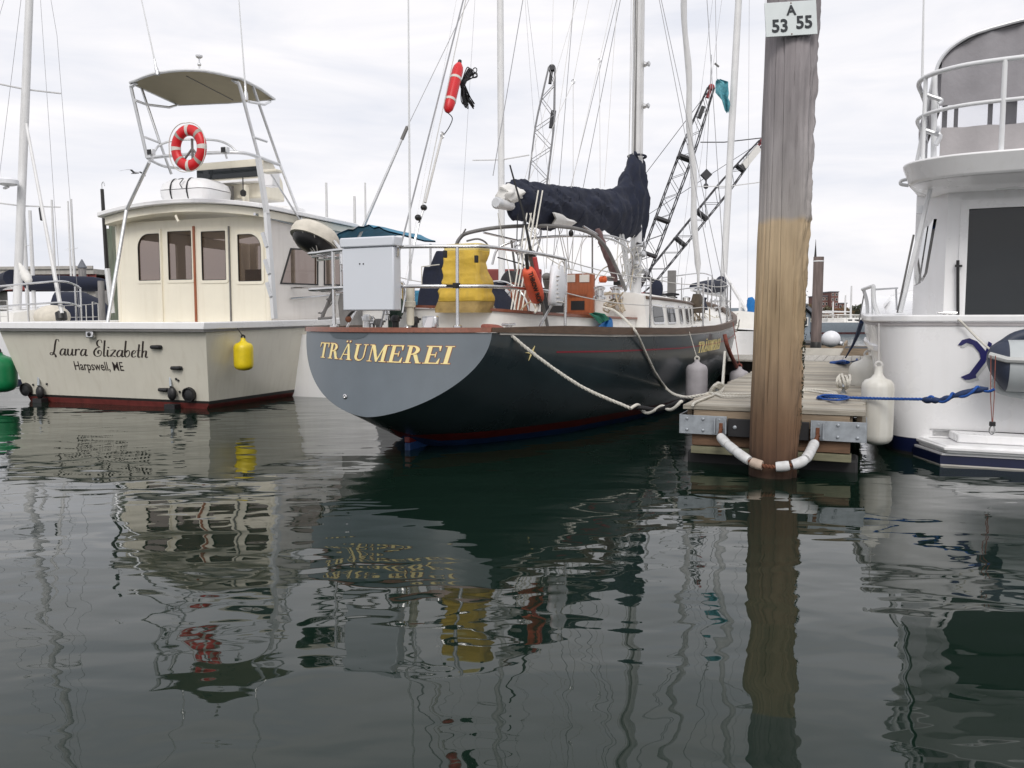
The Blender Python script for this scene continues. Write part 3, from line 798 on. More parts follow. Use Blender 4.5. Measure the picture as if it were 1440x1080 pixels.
def hull_pt(s, z, side, out=0.0):
    B, zs, zk = lerp_tab(B_T, s), lerp_tab(S_T, s), lerp_tab(K_T, s)
    z = max(zk, min(zs, z))
    t = (zs - z) / max(1e-6, zs - zk)
    b = B * max(0, 1 - t ** lerp_tab(P_T, s)) ** lerp_tab(Q_T, s)
    fade = max(0, 1 - s / 2.5)
    y = s - fade * (CAMB * (1 - min(1, (b / max(B, .01))) ** 2) + RAKE * t)
    return Vector((side * (b + out), y, z))
ST = [0, .15, .3, .5, .75, 1, 1.5, 2, 2.5, 3, 3.5, 4, 4.5, 5, 5.5, 6, 6.5, 7, 7.5, 8, 8.5, 9, 9.5, 10, 10.5, 11, 11.4, 11.8, 12.2, 12.6, 12.85, 13]
def red_top(s): return .155 + .012 * max(0, s - 6)
def hull_strip(mb, zfun0, zfun1, n, side, out=0.0):
    rings = []
    for s in ST:
        z0, z1 = zfun0(s), zfun1(s); zk = lerp_tab(K_T, s)
        z1 = max(z1, zk)
        row = []
        for i in range(n + 1):
            t = i / n; t = t if n < 6 else 1 - (1 - t) ** 1.35
            row.append(hull_pt(s, z0 + (z1 - z0) * t, side, out))
        rings.append(row)
    mb.loft(rings, closed=False)
zs_f = lambda s: lerp_tab(S_T, s)
part(yacht, 'hull', 'hull_dark', lambda m: [hull_strip(m, zs_f, red_top, 18, sd) for sd in (1, -1)], smooth=60)
part(yacht, 'boot_stripe', 'boot_red', lambda m: [hull_strip(m, red_top, lambda s: red_top(s) - .085, 3, sd) for sd in (1, -1)], smooth=60)
part(yacht, 'bottom', 'bottom_blue', lambda m: [hull_strip(m, lambda s: red_top(s) - .085, lambda s: -.7, 6, sd) for sd in (1, -1)], smooth=60)
# transom: a cambered panel
def transom(mb):
    N = 26; cols = []
    zs, zk = 1.12, .385
    rows = []
    for i in range(N + 1):
        t = i / N; t = 1 - (1 - t) ** 1.6; z = zs + (zk - zs) * t
        b = hull_pt(0, z, 1).x
        row = []
        for j in range(17):
            x = b * (-1 + 2 * j / 16)
            y = -(CAMB * (1 - min(1, abs(x) / 1.0) ** 2) + RAKE * t)
            row.append(Vector((x, y, z)))
        rows.append(row)
    mb.loft(rows, closed=False)
def trans_y(x, z):
    t = (1.12 - z) / .735
    return -(CAMB * (1 - min(1, abs(x)) ** 2) + RAKE * t)
tp_ = part(yacht, 'transom', 'transom_grey', transom, smooth=60)
# chrome drain, dark stern notch under the rail
dx = hit(496, 556, TR, 'y', -.3)
part(tp_, 'drain', 'steel', lambda m: m.lathe([(.022, 0), (.022, .012), (.012, .016), (.011, .006)], (dx.x, trans_y(dx.x, dx.z), dx.z), (0, -1, 0), 12), F=TR)
mk('transom_slot', (.075, .095, .11), .5)
def slot(mb):
    zc = 1.118; pts_t, pts_b = [], []
    for i in range(13):
        x = -.52 + .48 * i / 12 ; e = abs(i / 12 * 2 - 1); zb = zc - .045 * (1 - e ** 5) - .012
        pts_t.append(Vector((x, trans_y(x, zc) - .003, zc))); pts_b.append(Vector((x, trans_y(x, zb) - .003, zb)))
    mb.loft([pts_t, pts_b], closed=False)
part(tp_, 'recess', 'transom_slot', slot, F=TR)
# rudder
rd = part(yacht, 'rudder', 'bottom_blue', lambda m: m.prism([(.02, -.9), (.75, -.9), (.75, .07), (.0, .07)], (.03, .20, 0), (0, 1, 0), (0, 0, 1), .06), bevel=.012)
part(rd, 'rudder_stripe', 'boot_red', lambda m: m.prism([(0, .0702), (.72, .0702), (.72, .16), (.3, .17), (.0, .19)], (.03, .20, 0), (0, 1, 0), (0, 0, 1), .06), F=TR, bevel=.008)
# toe rail and cap
def rail_loft(mb, s0, s1, z0, z1_, o0, o1, side, n=46, taper=False):
    rings = []
    for i in range(n + 1):
        s = s0 + (s1 - s0) * i / n; z1 = z1_ * (min(1, .5 + s / 1.2 * .5) if taper else 1); zs = zs_f(s); a = hull_pt(s, zs, side)
        rings.append([Vector((a.x + side * o0, a.y, zs + z0)), Vector((a.x + side * o1, a.y, zs + z0)), Vector((a.x + side * o1 * .8, a.y, zs + z1)), Vector((a.x + side * o0, a.y, zs + z1))])
    mb.loft(rings)
for sd in (1, -1):
    part(yacht, 'toe_rail', 'teak_brown', lambda m: rail_loft(m, 0, 12.95, .004, .085, -.05, .022, sd, 46, True))
    part(yacht, 'rub_strake', 'stripe_pale', lambda m: rail_loft(m, .1, 12.95, -.016, .0035, -.01, .012, sd))
def stern_cap(mb):
    rings = []
    for i in range(21):
        x = -1.0 + 2.0 * i / 20; y = trans_y(x, 1.12)
        rings.append([Vector((x, y - .018, 1.123)), Vector((x, y + .09, 1.123)), Vector((x, y + .09, 1.165)), Vector((x, y - .010, 1.165))])
    mb.loft(rings)
part(yacht, 'stern_cap', 'teak_red', stern_cap)
def cove(mb):
    rings = []
    for i in range(50):
        s = 1.0 + 8.0 * i / 49; z = zs_f(s) - .165; a = hull_pt(s, z, 1); b = hull_pt(s, z - .016, 1)
        rings.append([a + Vector((.004, 0, 0)), b + Vector((.004, 0, 0)), b + Vector((-.002, 0, 0)), a + Vector((-.002, 0, 0))])
    mb.loft(rings)
part(yacht, 'cove_stripe', 'stripe_red', cove)
# gold leaf emblem at the aft end of the stripe: a four-pointed dart
def dart(mb):
    c = hull_pt(.62, .93, 1); e = hull_pt(.75, .93, 1); u = (e - c).normalized(); up = (hull_pt(.62, 1.0, 1) - c).normalized()
    n = u.cross(up).normalized()
    if n.x < 0: n = -n
    pts = [(-.16, .0), (-.02, .012), (.015, .085), (.03, .015), (.10, .0), (.03, -.015), (.0, -.10), (-.02, -.012)]
    f = [c + n * .006 + u * p[0] * .6 + up * p[1] * .75 + u * p[1] * .2 for p in pts]; b = [p - n * .004 for p in f]
    mb.loft([f, b])
part(yacht, 'gold_dart', 'gold', dart)
# deck
def deck(mb):
    rings = []
    for s in ST:
        a = hull_pt(s, zs_f(s), 1)
        row = []
        for j in range(9):
            x = a.x * (-1 + j / 4)
            y = a.y if s > .01 else trans_y(x, 1.12) + .03
            row.append(Vector((x, y, zs_f(s) - .012 + .05 * (1 - (x / max(.02, a.x)) ** 2))))
        rings.append(row)
    mb.loft(rings, closed=False)
part(yacht, 'deck', 'deck_white', deck, smooth=60)

# ------------- lettering: serif italic capitals from cut shapes (unit cap height)
def ring_half(cx, cy, rx, ry, ix, iy, icx, icy, a0, a1, n=9):
    o = [(cx + rx * math.cos(a0 + (a1 - a0) * i / n), cy + ry * math.sin(a0 + (a1 - a0) * i / n)) for i in range(n + 1)]
    q = [(icx + ix * math.cos(a0 + (a1 - a0) * i / n), icy + iy * math.sin(a0 + (a1 - a0) * i / n)) for i in range(n + 1)]
    return [[o[i], o[i + 1], q[i + 1], q[i]] for i in range(n)]
def R_(x0, y0, x1, y1): return [(x0, y0), (x1, y0), (x1, y1), (x0, y1)]
GL = {
 'T': (.80, [R_(.31, .04, .48, .94), R_(.20, 0, .60, .045), R_(.0, .935, .80, 1.0), [(0, .94), (.0, .70), (.035, .70), (.10, .94)], [(.80, .94), (.80, .70), (.765, .70), (.70, .94)]]),
 'R': (.86, [R_(.11, .04, .28, .95), R_(.01, 0, .38, .045), R_(.01, .95, .28, 1.0)] + ring_half(.28, .735, .37, .265, .19, .205, .28, .735, -PI / 2, PI / 2) + [[(.40, .48), (.56, .50), (.78, .045), (.60, .045)], R_(.60, 0, .86, .045)]),
 'A': (.88, [[(.10, .04), (.165, .04), (.46, .93), (.42, 1.0)], [(.42, 1.0), (.52, 1.0), (.80, .04), (.61, .04)], R_(.22, .30, .66, .355), R_(.0, 0, .27, .04), R_(.53, 0, .90, .04)]),
 'U': (.88, [R_(.11, .30, .28, .955), R_(.01, .955, .38, 1.0), R_(.66, .30, .725, .955), R_(.56, .955, .83, 1.0)] + ring_half(.4175, .30, .3075, .31, .20, .235, .465, .30, PI, 2 * PI)),
 'M': (1.08, [R_(.11, .04, .165, .955), R_(.0, 0, .28, .04), R_(.0, .955, .26, 1.0), [(.12, .955), (.30, .955), (.575, .18), (.50, .0)], [(.50, .0), (.575, .0), (.86, .955), (.80, .955)], R_(.80, .04, .97, .955), R_(.70, 0, 1.08, .04), R_(.82, .955, 1.08, 1.0)]),
 'E': (.78, [R_(.11, .04, .28, .955), R_(.01, 0, .28, .04), R_(.01, .955, .28, 1.0), R_(.28, .94, .68, 1.0), [(.68, .94), (.68, .72), (.645, .72), (.58, .94)], R_(.28, .475, .50, .53), [(.50, .36), (.535, .36), (.535, .65), (.50, .65)], R_(.28, 0, .74, .06), [(.74, .06), (.74, .30), (.705, .30), (.62, .06)]]),
 'I': (.42, [R_(.12, .04, .30, .955), R_(.01, 0, .41, .04), R_(.01, .955, .41, 1.0)]),
}
def word_polys(word, gap=.06):
    x = 0; out = []
    for ch in word:
        w, polys = GL['A' if ch == 'Ä' else ch]
        ps = [[(p[0] + x, p[1]) for p in q] for q in polys]
        if ch == 'Ä':
            for cx in (.36, .58):
                ps.append([(x + cx + .055 * math.cos(2 * PI * i / 10), 1.14 + .055 * math.sin(2 * PI * i / 10)) for i in range(10)])
        out.append((ch, ps)); x += w + gap
    return out, x - gap
def dense(poly, m=3):
    out = []
    for i in range(len(poly)):
        a, b = poly[i], poly[(i + 1) % len(poly)]
        for k in range(m): out.append((a[0] + (b[0] - a[0]) * k / m, a[1] + (b[1] - a[1]) * k / m))
    return out
def letter_part(parent, name, mat, polys, fn, F, grow=0.0, d0=.004):
    mb = MB(F)
    for i, q in enumerate(polys):
        if grow:
            cx = sum(p[0] for p in q) / len(q); cy = sum(p[1] for p in q) / len(q)
            q = [(p[0] + math.copysign(grow, p[0] - cx), p[1] + math.copysign(grow, p[1] - cy)) for p in q]
        q = dense(q, 3)
        f = [fn(p[0], p[1], d0 + .00035 * (i % 7)) for p in q]; b = [fn(p[0], p[1], -.004) for p in q]
        mb.loft([f, b])
    return mb.build(name, mat, parent, smooth=0)
words, ww = word_polys('TRÄUMEREI')
pL, pR = hit(452, 502, TR, 'y', -.18), hit(634, 512, TR, 'y', -.2)
capL, capR = hit(455, 481, TR, 'y', -.16).z - pL.z, hit(640, 487, TR, 'y', -.2).z - pR.z
def trans_map(u, v, d):
    t = u / ww; x = pL.x + (pR.x - pL.x) * t
    cap = capL + (capR - capL) * t
    z = pL.z + (pR.z - pL.z) * t - .018 * math.sin(PI * t) * 0 + cap * v
    x += cap * v * .22
    return Vector((x, trans_y(x, z) - d, z))
for ch, ps in words:
    o = letter_part(tp_, 'letter', 'gold', ps, trans_map, TR)
    letter_part(o, 'letter_outline', 'gold_edge', ps, trans_map, TR, grow=.028, d0=.0015)
def px_of(p):
    w = TR @ p; return 720 + FPX * w.x / w.y
def s_at_px(px, dz):
    return min((abs(px_of(hull_pt(q * .02, zs_f(q * .02) - dz, 1)) - px), q * .02) for q in range(100, 450))[1]
bs0, bs1 = s_at_px(982, .2), s_at_px(1012, .2)
def bow_map(u, v, d):
    s = bs0 + u / ww * (bs1 - bs0); z = zs_f(s) - .27 + v * .15
    p = hull_pt(s + v * .03, z, 1); return p + Vector((d, -d * .4, 0))
for ch, ps in words:
    letter_part(yacht, 'bow_letter', 'gold', ps, bow_map, TR, d0=.005)
def hull_D(px, py, gap=0.0):
    """distance along a sight line to the starboard topsides, less a gap"""
    Ti = TR.inverted(); D = 6.5
    while D < 16:
        p = Ti @ at(px, py, D)
        if .3 < p.y < 12.8 and abs(p.x) < hull_pt(p.y, p.z, 1).x and p.z < zs_f(p.y) : return D - gap
        D += .02
    return 16.0 - gap

# ------------- cockpit coaming, cabin trunk, doghouse
def z_on_x(px, py, x): return hit(px, py, TR, 'x', x)
cw = .92
def coaming(mb):
    outer = catmull([(-cw, 4.4, 1.26), (-cw, 2.5, 1.27), (-cw, 1.1, 1.30), (-.78, .62, 1.335), (-.4, .46, 1.35), (.4, .46, 1.33), (.78, .62, 1.305), (cw, 1.1, 1.285), (cw + .04, 2.5, 1.255), (cw + .06, 4.4, 1.235)], 5)
    rings = []
    for p in outer:
        q = Vector((p.x * .90, p.y + (.07 if p.y < .7 else 0), p.z)); rings.append([Vector((p.x, p.y, 1.02)), p, q, Vector((q.x, q.y, 1.02))])
    mb.loft(rings)
    return outer
outer = []
part(yacht, 'coaming', 'deck_white', lambda m: outer.extend(coaming(m)))
def ccap(mb):
    rings = []
    for p in outer:
        n = Vector((p.x, (p.y - 2.5) * .35, 0)).normalized() * .025
        q = Vector((p.x * .86, p.y + (.1 if p.y < .7 else 0), p.z))
        rings.append([p + n + Vector((0, 0, .003)), p + n + Vector((0, 0, .03)), q + Vector((0, 0, .03)), q + Vector((0, 0, .003))])
    mb.loft(rings)
part(yacht, 'coaming_cap', 'teak_red', ccap)
part(yacht, 'cockpit_well', 'black_line', lambda m: m.box((-.78, .8, 1.01), (.78, 4.4, 1.05)))
# cabin trunk: sides follow the hull, portlights and teak grab rail
def trunk_ring(y, hw, z): return [Vector((-hw, y, 1.0)), Vector((-hw * .93, y, z - .04)), Vector((-hw * .80, y, z)), Vector((0, y, z + .04)), Vector((hw * .80, y, z)), Vector((hw * .93, y, z - .04)), Vector((hw, y, 1.0))]
TK = [(4.42, 1.16, 1.60), (5, 1.20, 1.60), (6, 1.20, 1.585), (7, 1.14, 1.57), (8, 1.0, 1.55), (9, .82, 1.54), (9.7, .62, 1.52)]
trunk = part(yacht, 'cabin_trunk', 'deck_white', lambda m: m.loft([trunk_ring(*k) for k in TK]), smooth=30)
def trunk_side(y, z):
    for (a, ha, _), (b, hb, _) in zip(TK, TK[1:]):
        if a <= y <= b:
            hw = ha + (hb - ha) * (y - a) / (b - a); t = (z - 1.0) / .56; return hw * (1 - .07 * t)
    return .6
for y0, y1 in ((4.7, 5.15), (5.4, 5.85), (6.2, 6.42), (6.75, 6.97), (7.3, 7.52), (7.9, 8.12)):
    def port(m, e=0.0, d=.012, zz=(1.20, 1.42)):
        pts = rrect(y0 - e, zz[0] - e, y1 + e, zz[1] + e, (.05,) * 4, 4)
        f = [Vector((trunk_side(min(9.6, max(4.43, p[0])), p[1]) + d, p[0], p[1])) for p in pts]
        m.loft([f, [p - Vector((.02, 0, 0)) for p in f]])
    fr_ = part(trunk, 'port_frame', 'steel', lambda m: port(m, .025, .010), F=TR)
    part(fr_, 'port_glass', 'glass_dark', lambda m: port(m, 0, .014), F=TR)
part(trunk, 'grab_rail', 'teak_brown', lambda m: m.tube(catmull([(trunk_side(y, 1.5) * .985 + .02, y, 1.535 - .008 * (y - 4.5)) for y in (4.5, 5.5, 6.5, 7.5, 8.6)], 4), .022, 8), F=TR)
# companionway bulkhead of varnished wood: two small panes above, a louvre below
q0, q1 = hit(797, 443, TR, 'y', 4.30), hit(835, 384, TR, 'y', 4.30)
bhd = part(yacht, 'companionway_door', 'teak_door', lambda m: m.box((q0.x, 4.30, 1.06), (q1.x, 4.36, q1.z)), bevel=.008)
for a, b in ((797.5, 809), (815, 829)):
    r0, r1 = hit(a, 397, TR, 'y', 4.297), hit(b, 386, TR, 'y', 4.297)
    part(bhd, 'pane', 'tape', lambda m: m.box((r0.x, 4.290, r0.z), (r1.x, 4.298, r1.z)), F=TR, bevel=.003)
r0, r1 = hit(803, 436, TR, 'y', 4.297), hit(822, 423, TR, 'y', 4.297)
part(bhd, 'vent', 'black', lambda m: m.box((r0.x, 4.292, r0.z), (r1.x, 4.298, r1.z)), F=TR)
part(bhd, 'moulding', 'teak_red', lambda m: m.box((r0.x - .03, 4.285, r1.z + .06), (r1.x + .03, 4.2995, r1.z + .09)), F=TR)
part(bhd, 'moulding', 'teak_red', lambda m: m.box((r0.x - .06, 4.28, r0.z - .06), (r1.x + .06, 4.2995, r0.z - .03)), F=TR)
# helm seat and wheel box of wood to port
w0, w1 = hit(698, 441, TR, 'y', 2.6), hit(722, 401, TR, 'y', 2.6)
hb = part(yacht, 'helm_box', 'teak_door', lambda m: m.box((w0.x, 2.6, 1.06), (w1.x, 3.1, w1.z)), bevel=.01)
part(hb, 'panel', 'teak_brown', lambda m: m.box((w0.x + .07, 2.590, 1.2), (w1.x - .05, 2.599, w1.z - .12)), F=TR)
part(hb, 'lid', 'teak_red', lambda m: m.box((w0.x - .03, 2.57, w1.z + .001), (w1.x + .03, 3.13, w1.z + .03)), F=TR)
wc = hit(700, 432, TR, 'y', 2.3)
whl = part(yacht, 'wheel', 'steel', lambda m: m.tube([(wc.x + .40 * math.cos(a), 2.3, 1.28 + .40 * math.sin(a)) for a in [2 * PI * i / 40 for i in range(40)]], .014, 8, closed=True))
part(whl, 'spokes', 'steel', lambda m: [m.rod((wc.x, 2.3, 1.28), (wc.x + .40 * math.cos(a), 2.3, 1.28 + .40 * math.sin(a)), .008, 6) for a in [2 * PI * i / 6 for i in range(6)]], F=TR)
part(yacht, 'pedestal', 'alu_white', lambda m: m.lathe([(.09, 1.03), (.07, 1.2), (.06, 1.45), (.10, 1.5), (.10, 1.56), (.02, 1.62)], (wc.x, 2.42, 0), n=14))

# ------------- navy canvas seat covers beside the yellow bag
def canvas_lump(px0, py0, px1, py1, y0, dy, F=TR, top_in=.06, seed=1):
    a, b = hit(px0, py1, F, 'y', y0), hit(px1, py0, F, 'y', y0)
    def fn(m):
        rings = []
        for i in range(9):
            t = i / 8; z = a.z + (b.z - a.z) * t; ins = top_in * t * t
            ring = []
            for p in rrect(a.x + ins, y0 + ins * .5, b.x - ins, y0 + dy - ins, (.05,) * 4, 3):
                w = .018 * mnoise.noise(Vector((p[0] * 6, p[1] * 6, z * 6 + seed)))
                ring.append(Vector((p[0] + w, p[1] + w, z)))
            rings.append(ring)
        m.loft(rings)
    return fn
sc = part(yacht, 'seat_cover', 'navy_canvas', canvas_lump(586, 374, 624, 432, 1.2, .5, seed=3), smooth=60)
part(yacht, 'seat_cover', 'navy_canvas', canvas_lump(603, 352, 626, 376, 1.25, .4, seed=5), smooth=60)
part(yacht, 'seat_cover', 'navy_canvas', canvas_lump(672, 396, 700, 440, 1.9, .5, seed=8, top_in=.16), smooth=60)
pa, pb = hit(593, 375, TR, 'y', 1.19), hit(618, 372, TR, 'y', 1.19); pc_ = hit(593, 404, TR, 'y', 1.18)
part(sc, 'piping', 'rope_white', lambda m: (m.tube([pa, pb], .006, 5), m.tube([pa, pc_], .006, 5)), F=TR)

# ------------- stern pulpit
TOP, MID = 1.86, 1.52
def stern_arc(z, x0=-1.0, x1=1.0, off=.05, n=14):
    return [Vector((x0 + (x1 - x0) * i / n, trans_y(x0 + (x1 - x0) * i / n, 1.12) + off, z)) for i in range(n + 1)]
def pulpit(mb, z):
    arc = stern_arc(z, -.96, .94)
    path = [Vector((-1.08, 1.3, z - .02)), Vector((-1.04, .6, z))] + arc + [Vector((1.01, .42, z)), Vector((1.10, .95, z - .01)), Vector((1.17, 1.3, z - .03))]
    mb.tube(catmull(path, 3), .016, 10)
pulp = part(yacht, 'pulpit_rail', 'steel', lambda m: pulpit(m, TOP))
part(yacht, 'pulpit_rail', 'steel', lambda m: pulpit(m, MID))
for x in (hit(478, 440, TR, 'y', -.12).x, hit(643, 440, TR, 'y', -.12).x):
    y = trans_y(x, 1.12) + .05
    st = part(yacht, 'stanchion', 'steel', lambda m: m.rod((x, y, 1.16), (x, y, TOP), .015, 10))
    part(st, 'base', 'steel', lambda m: m.lathe([(.04, 1.166), (.04, 1.18), (.02, 1.19), (.018, 1.25)], (x, y, 0), n=12), F=TR)
for sd in (1, -1):
    part(yacht, 'stanchion', 'steel', lambda m: (m.rod((sd * 1.17, 1.3, 1.12), (sd * 1.17, 1.3, TOP - .03), .015, 10), m.rod((sd * 1.17, 1.3, MID + .1), (sd * 1.1, .75, 1.12), .012, 8)))
    for s in (3.2, 5.3, 7.4, 9.3, 11.0):
        p = hull_pt(s, zs_f(s), sd) * 1; x = p.x - sd * .09; z0 = zs_f(s)
        part(yacht, 'stanchion', 'steel', lambda m: (m.rod((x, s, z0), (x, s, z0 + .68), .013, 8), m.lathe([(.035, 0), (.035, .015), (.018, .03), (.016, .1)], (x, s, z0), n=10)))
    for dz, nm in ((.67, 'lifeline'), (.35, 'lifeline')):
        pts = [Vector((sd * 1.17, 1.3, 1.15 + dz))] + [Vector((hull_pt(s, zs_f(s), sd).x - sd * .09, s, zs_f(s) + dz)) for s in (3.2, 5.3, 7.4, 9.3, 11.0)] + [Vector((sd * .45, 12.1, 1.5 + dz))]
        def ll(m):
            for a, b in zip(pts, pts[1:]): m.tube(hang(a, b, .03, 6), .006, 6)
        part(yacht, nm, 'wire_pale', ll)
# bow pulpit
def bowp(m):
    for z in (.70, .38):
        m.tube(catmull([(-.55, 11.6, 1.46 + z), (-.35, 12.3, 1.54 + z), (0, 12.95, 1.62 + z), (.35, 12.3, 1.54 + z), (.55, 11.6, 1.46 + z)], 6), .014, 8)
    for x, y in ((-.55, 11.6), (.55, 11.6), (-.3, 12.4), (.3, 12.4)): m.rod((x, y, 1.4), (x, y, 2.2), .013, 8)
part(yacht, 'bow_pulpit', 'steel', bowp)
part(yacht, 'anchor_windlass', 'steel', lambda m: (m.lathe([(.12, 1.5), (.12, 1.6), (.07, 1.64), (.09, 1.72), (.02, 1.75)], (0, 11.6, 0), n=14), m.box((-.1, 11.3, 1.48), (.1, 11.9, 1.56))))

# ------------- mast, boom and sail cover
MY = 7.7
def mast(m):
    rings = []
    for z, r in ((1.5, .125), (3, .125), (10, .12), (15, .105), (18.2, .07)):
        rings.append([Vector((.75 * r * math.cos(a), MY + r * 1.1 * math.sin(a) + .004 * (z - 1.5), z)) for a in [2 * PI * j / 18 for j in range(18)]])
    m.loft(rings)
ms = part(yacht, 'mast', 'mast_white', mast, smooth=50)
part(ms, 'sail_track', 'grey_tube', lambda m: m.box((-.015, MY - .165, 3.9), (.015, MY - .13, 17)), F=TR)
for z in (8.0, 12.8):
    part(ms, 'spreader', 'mast_white', lambda m: (m.bar((.08, MY, z), (1.05, MY - .1, z + .08), .09, .03), m.bar((-.08, MY, z), (-1.05, MY - .1, z + .08), .09, .03)), F=TR)
for z, sx in ((4.9, 1), (5.6, 1)):
    part(ms, 'halyard_cleat', 'steel', lambda m: m.lathe([(.035, 0), (.05, .02), (.03, .06), (.05, .1), (.02, .12)], (.10, MY - .02, z), (1, 0, 0), 10), F=TR)
zb = lambda s: 2.55 + .05 * (s - 2.0)
boom = part(yacht, 'boom', 'mast_white', lambda m: m.tube([(0, 2.2, zb(2.2)), (0, 7.55, zb(7.55))], .062, 12))
part(boom, 'end_fitting', 'alu', lambda m: (m.lathe([(.066, 0), (.07, .05), (.05, .08)], (0, 2.2, zb(2.2)), (0, -1, 0), 12),), F=TR)
# folded sail end (white) poking out aft
def sail_end(m):
    r = random.Random(4); rings = []
    for i in range(12):
        t = i / 11; y = 2.28 + .42 * t; R = .03 + .088 * math.sin(PI * (.15 + .55 * t))
        rings.append([Vector((R * 1.0 * math.cos(a) * (1 + .5 * mnoise.noise(Vector((math.cos(a) * 2, math.sin(a) * 2, t * 4)))), y + .05 * math.sin(3 * a), zb(y) + .12 + R * (1 + .4 * mnoise.noise(Vector((math.sin(a) * 3, math.cos(a) * 3, t * 5)))) * math.sin(a))) for a in [2 * PI * j / 24 for j in range(24)]])
    m.loft(rings)
part(boom, 'furled_sail_end', 'deck_white', sail_end, F=TR, smooth=60)
# the cover: lofted along the boom with sagging folds, tall collar at the mast
CV = [  # y, z bottom, z top, half width
 (2.50, 2.56, 2.82, .08), (2.58, 2.50, 2.90, .12), (2.8, 2.47, 2.94, .15), (3.2, 2.46, 2.96, .16), (3.6, 2.51, 2.99, .16), (4.0, 2.56, 3.03, .165), (4.6, 2.56, 3.09, .17),
 (5.2, 2.63, 3.16, .18), (5.8, 2.63, 3.23, .19), (6.3, 2.68, 3.30, .20), (6.65, 2.66, 3.40, .21), (6.95, 2.68, 3.58, .22), (7.2, 2.68, 3.85, .22), (7.4, 2.68, 4.07, .20), (7.55, 2.68, 4.16, .18), (7.85, 2.68, 4.18, .16), (7.98, 2.70, 4.15, .10)]
def cover_ring(y, z0, z1, hw, n=48, out=0.0):
    ring = []
    for j in range(n):
        a = 2 * PI * j / n; ca, sa = math.cos(a), math.sin(a)
        zc, hz = (z0 + z1) / 2, (z1 - z0) / 2
        up = max(0, sa); w = hw * (1 - .35 * up)          # narrower towards the top, a tent over the sail
        f = .05 * mnoise.noise(Vector((ca * 1.2, y * 2.6 + sa * 1.2, sa * 1.5))) + .042 * mnoise.noise(Vector((ca * 2, y * 6 + sa * 5, sa * 2))) - .035 * abs(mnoise.noise(Vector((ca * 3, y * 11 - sa * 7, sa * 3))))
        if y > 6.2: f += .03 * min(1, (y - 6.2)) * math.sin(y * 17 + sa * 2.2 + 2 * ca)
        low = max(0, -sa) ** 3
        zz = zc + hz * sa - low * .11 * abs(math.sin(y * 2.1)) + f * .5
        yy = y + (.10 * (1 - (zz - z0) / (z1 - z0)) if y > 7.6 else 0)
        ring.append(Vector((ca * (w + f + out), yy, zz + out * sa)))
    return ring
def cover_at(y):
    for (a, b) in zip(CV, CV[1:]):
        if a[0] <= y <= b[0]:
            t = (y - a[0]) / (b[0] - a[0]); return [a[i] + (b[i] - a[i]) * t for i in range(4)]
def cover(m):
    ys = []
    for (a, b) in zip(CV, CV[1:]):
        for k in range(10): ys.append([a[i] + (b[i] - a[i]) * k / 10 for i in range(4)])
    ys.append(list(CV[-1]))
    m.loft([cover_ring(*q) for q in ys])
cvr = part(yacht, 'sail_cover', 'navy_canvas', cover, smooth=70)
mk('navy_seam', (.022, .028, .05), .8)
for y_ in (2.95, 3.75, 4.55, 5.4, 6.25, 7.0):
    part(cvr, 'seam', 'navy_seam', lambda m: m.tube(cover_ring(*cover_at(y_), out=.002), .006, 5, closed=True), F=TR)
for y_ in (3.35, 4.15, 5.0, 5.85, 6.6):
    q_ = cover_at(y_); bot = min(cover_ring(*q_), key=lambda p: p.z)
    part(cvr, 'tie', 'wire_pale', lambda m: m.tube(catmull([bot + Vector((.05, 0, .05)), bot + Vector((.03, .02, -.03)), bot + Vector((0, .01, -.09)), bot + Vector((-.03, 0, -.02))], 4), .005, 5), F=TR)
part(cvr, 'collar_tie', 'navy_canvas', lambda m: m.tube([(.15 * math.cos(a), MY + .19 * math.sin(a), 4.06) for a in [2 * PI * i / 24 for i in range(24)]], .02, 6, closed=True), F=TR)
# a white fold of sail showing under the lower edge of the cover
def fold(m):
    rows = []
    for i in range(7):
        t = i / 6; y = 3.45 + .75 * t
        rows.append([Vector((.17 + .03 * math.sin(t * 6), y, 2.60 - .02 * t)), Vector((.20, y + .02, 2.52 + .03 * t)), Vector((.12, y, 2.40 + .10 * t))])
    m.loft(rows + [[p - Vector((.02, 0, 0)) for p in r] for r in reversed(rows)], closed=False)
part(cvr, 'sail_fold', 'deck_white', fold, F=TR, smooth=70)
# furled headsail on the forestay
TOPM = Vector((0, MY + .07, 18.1))
def furled(m):
    a, b = Vector((0, 12.75, 2.0)), Vector((0, 7.95, 17.6)); N = 60; pts = []; R = []
    for i in range(N + 1):
        t = i / N; p = a.lerp(b, t); p += Vector((.02 * math.sin(t * 50), .02 * math.cos(t * 43), 0)); pts.append(p); R.append((.05 * (1 - t) ** .6 + .022) * (1 + .10 * math.sin(t * 90)) if t > .02 else .03)
    m.tube(pts, R, 12)
fs = part(yacht, 'furled_headsail', 'mast_white', furled, smooth=70)
part(fs, 'furling_drum', 'steel', lambda m: m.lathe([(.03, 0), (.12, .02), (.12, .04), (.06, .06), (.06, .16), (.12, .18), (.12, .2), (.03, .22)], (0, 12.82, 1.74), (0, -.28, 1), 16), F=TR)
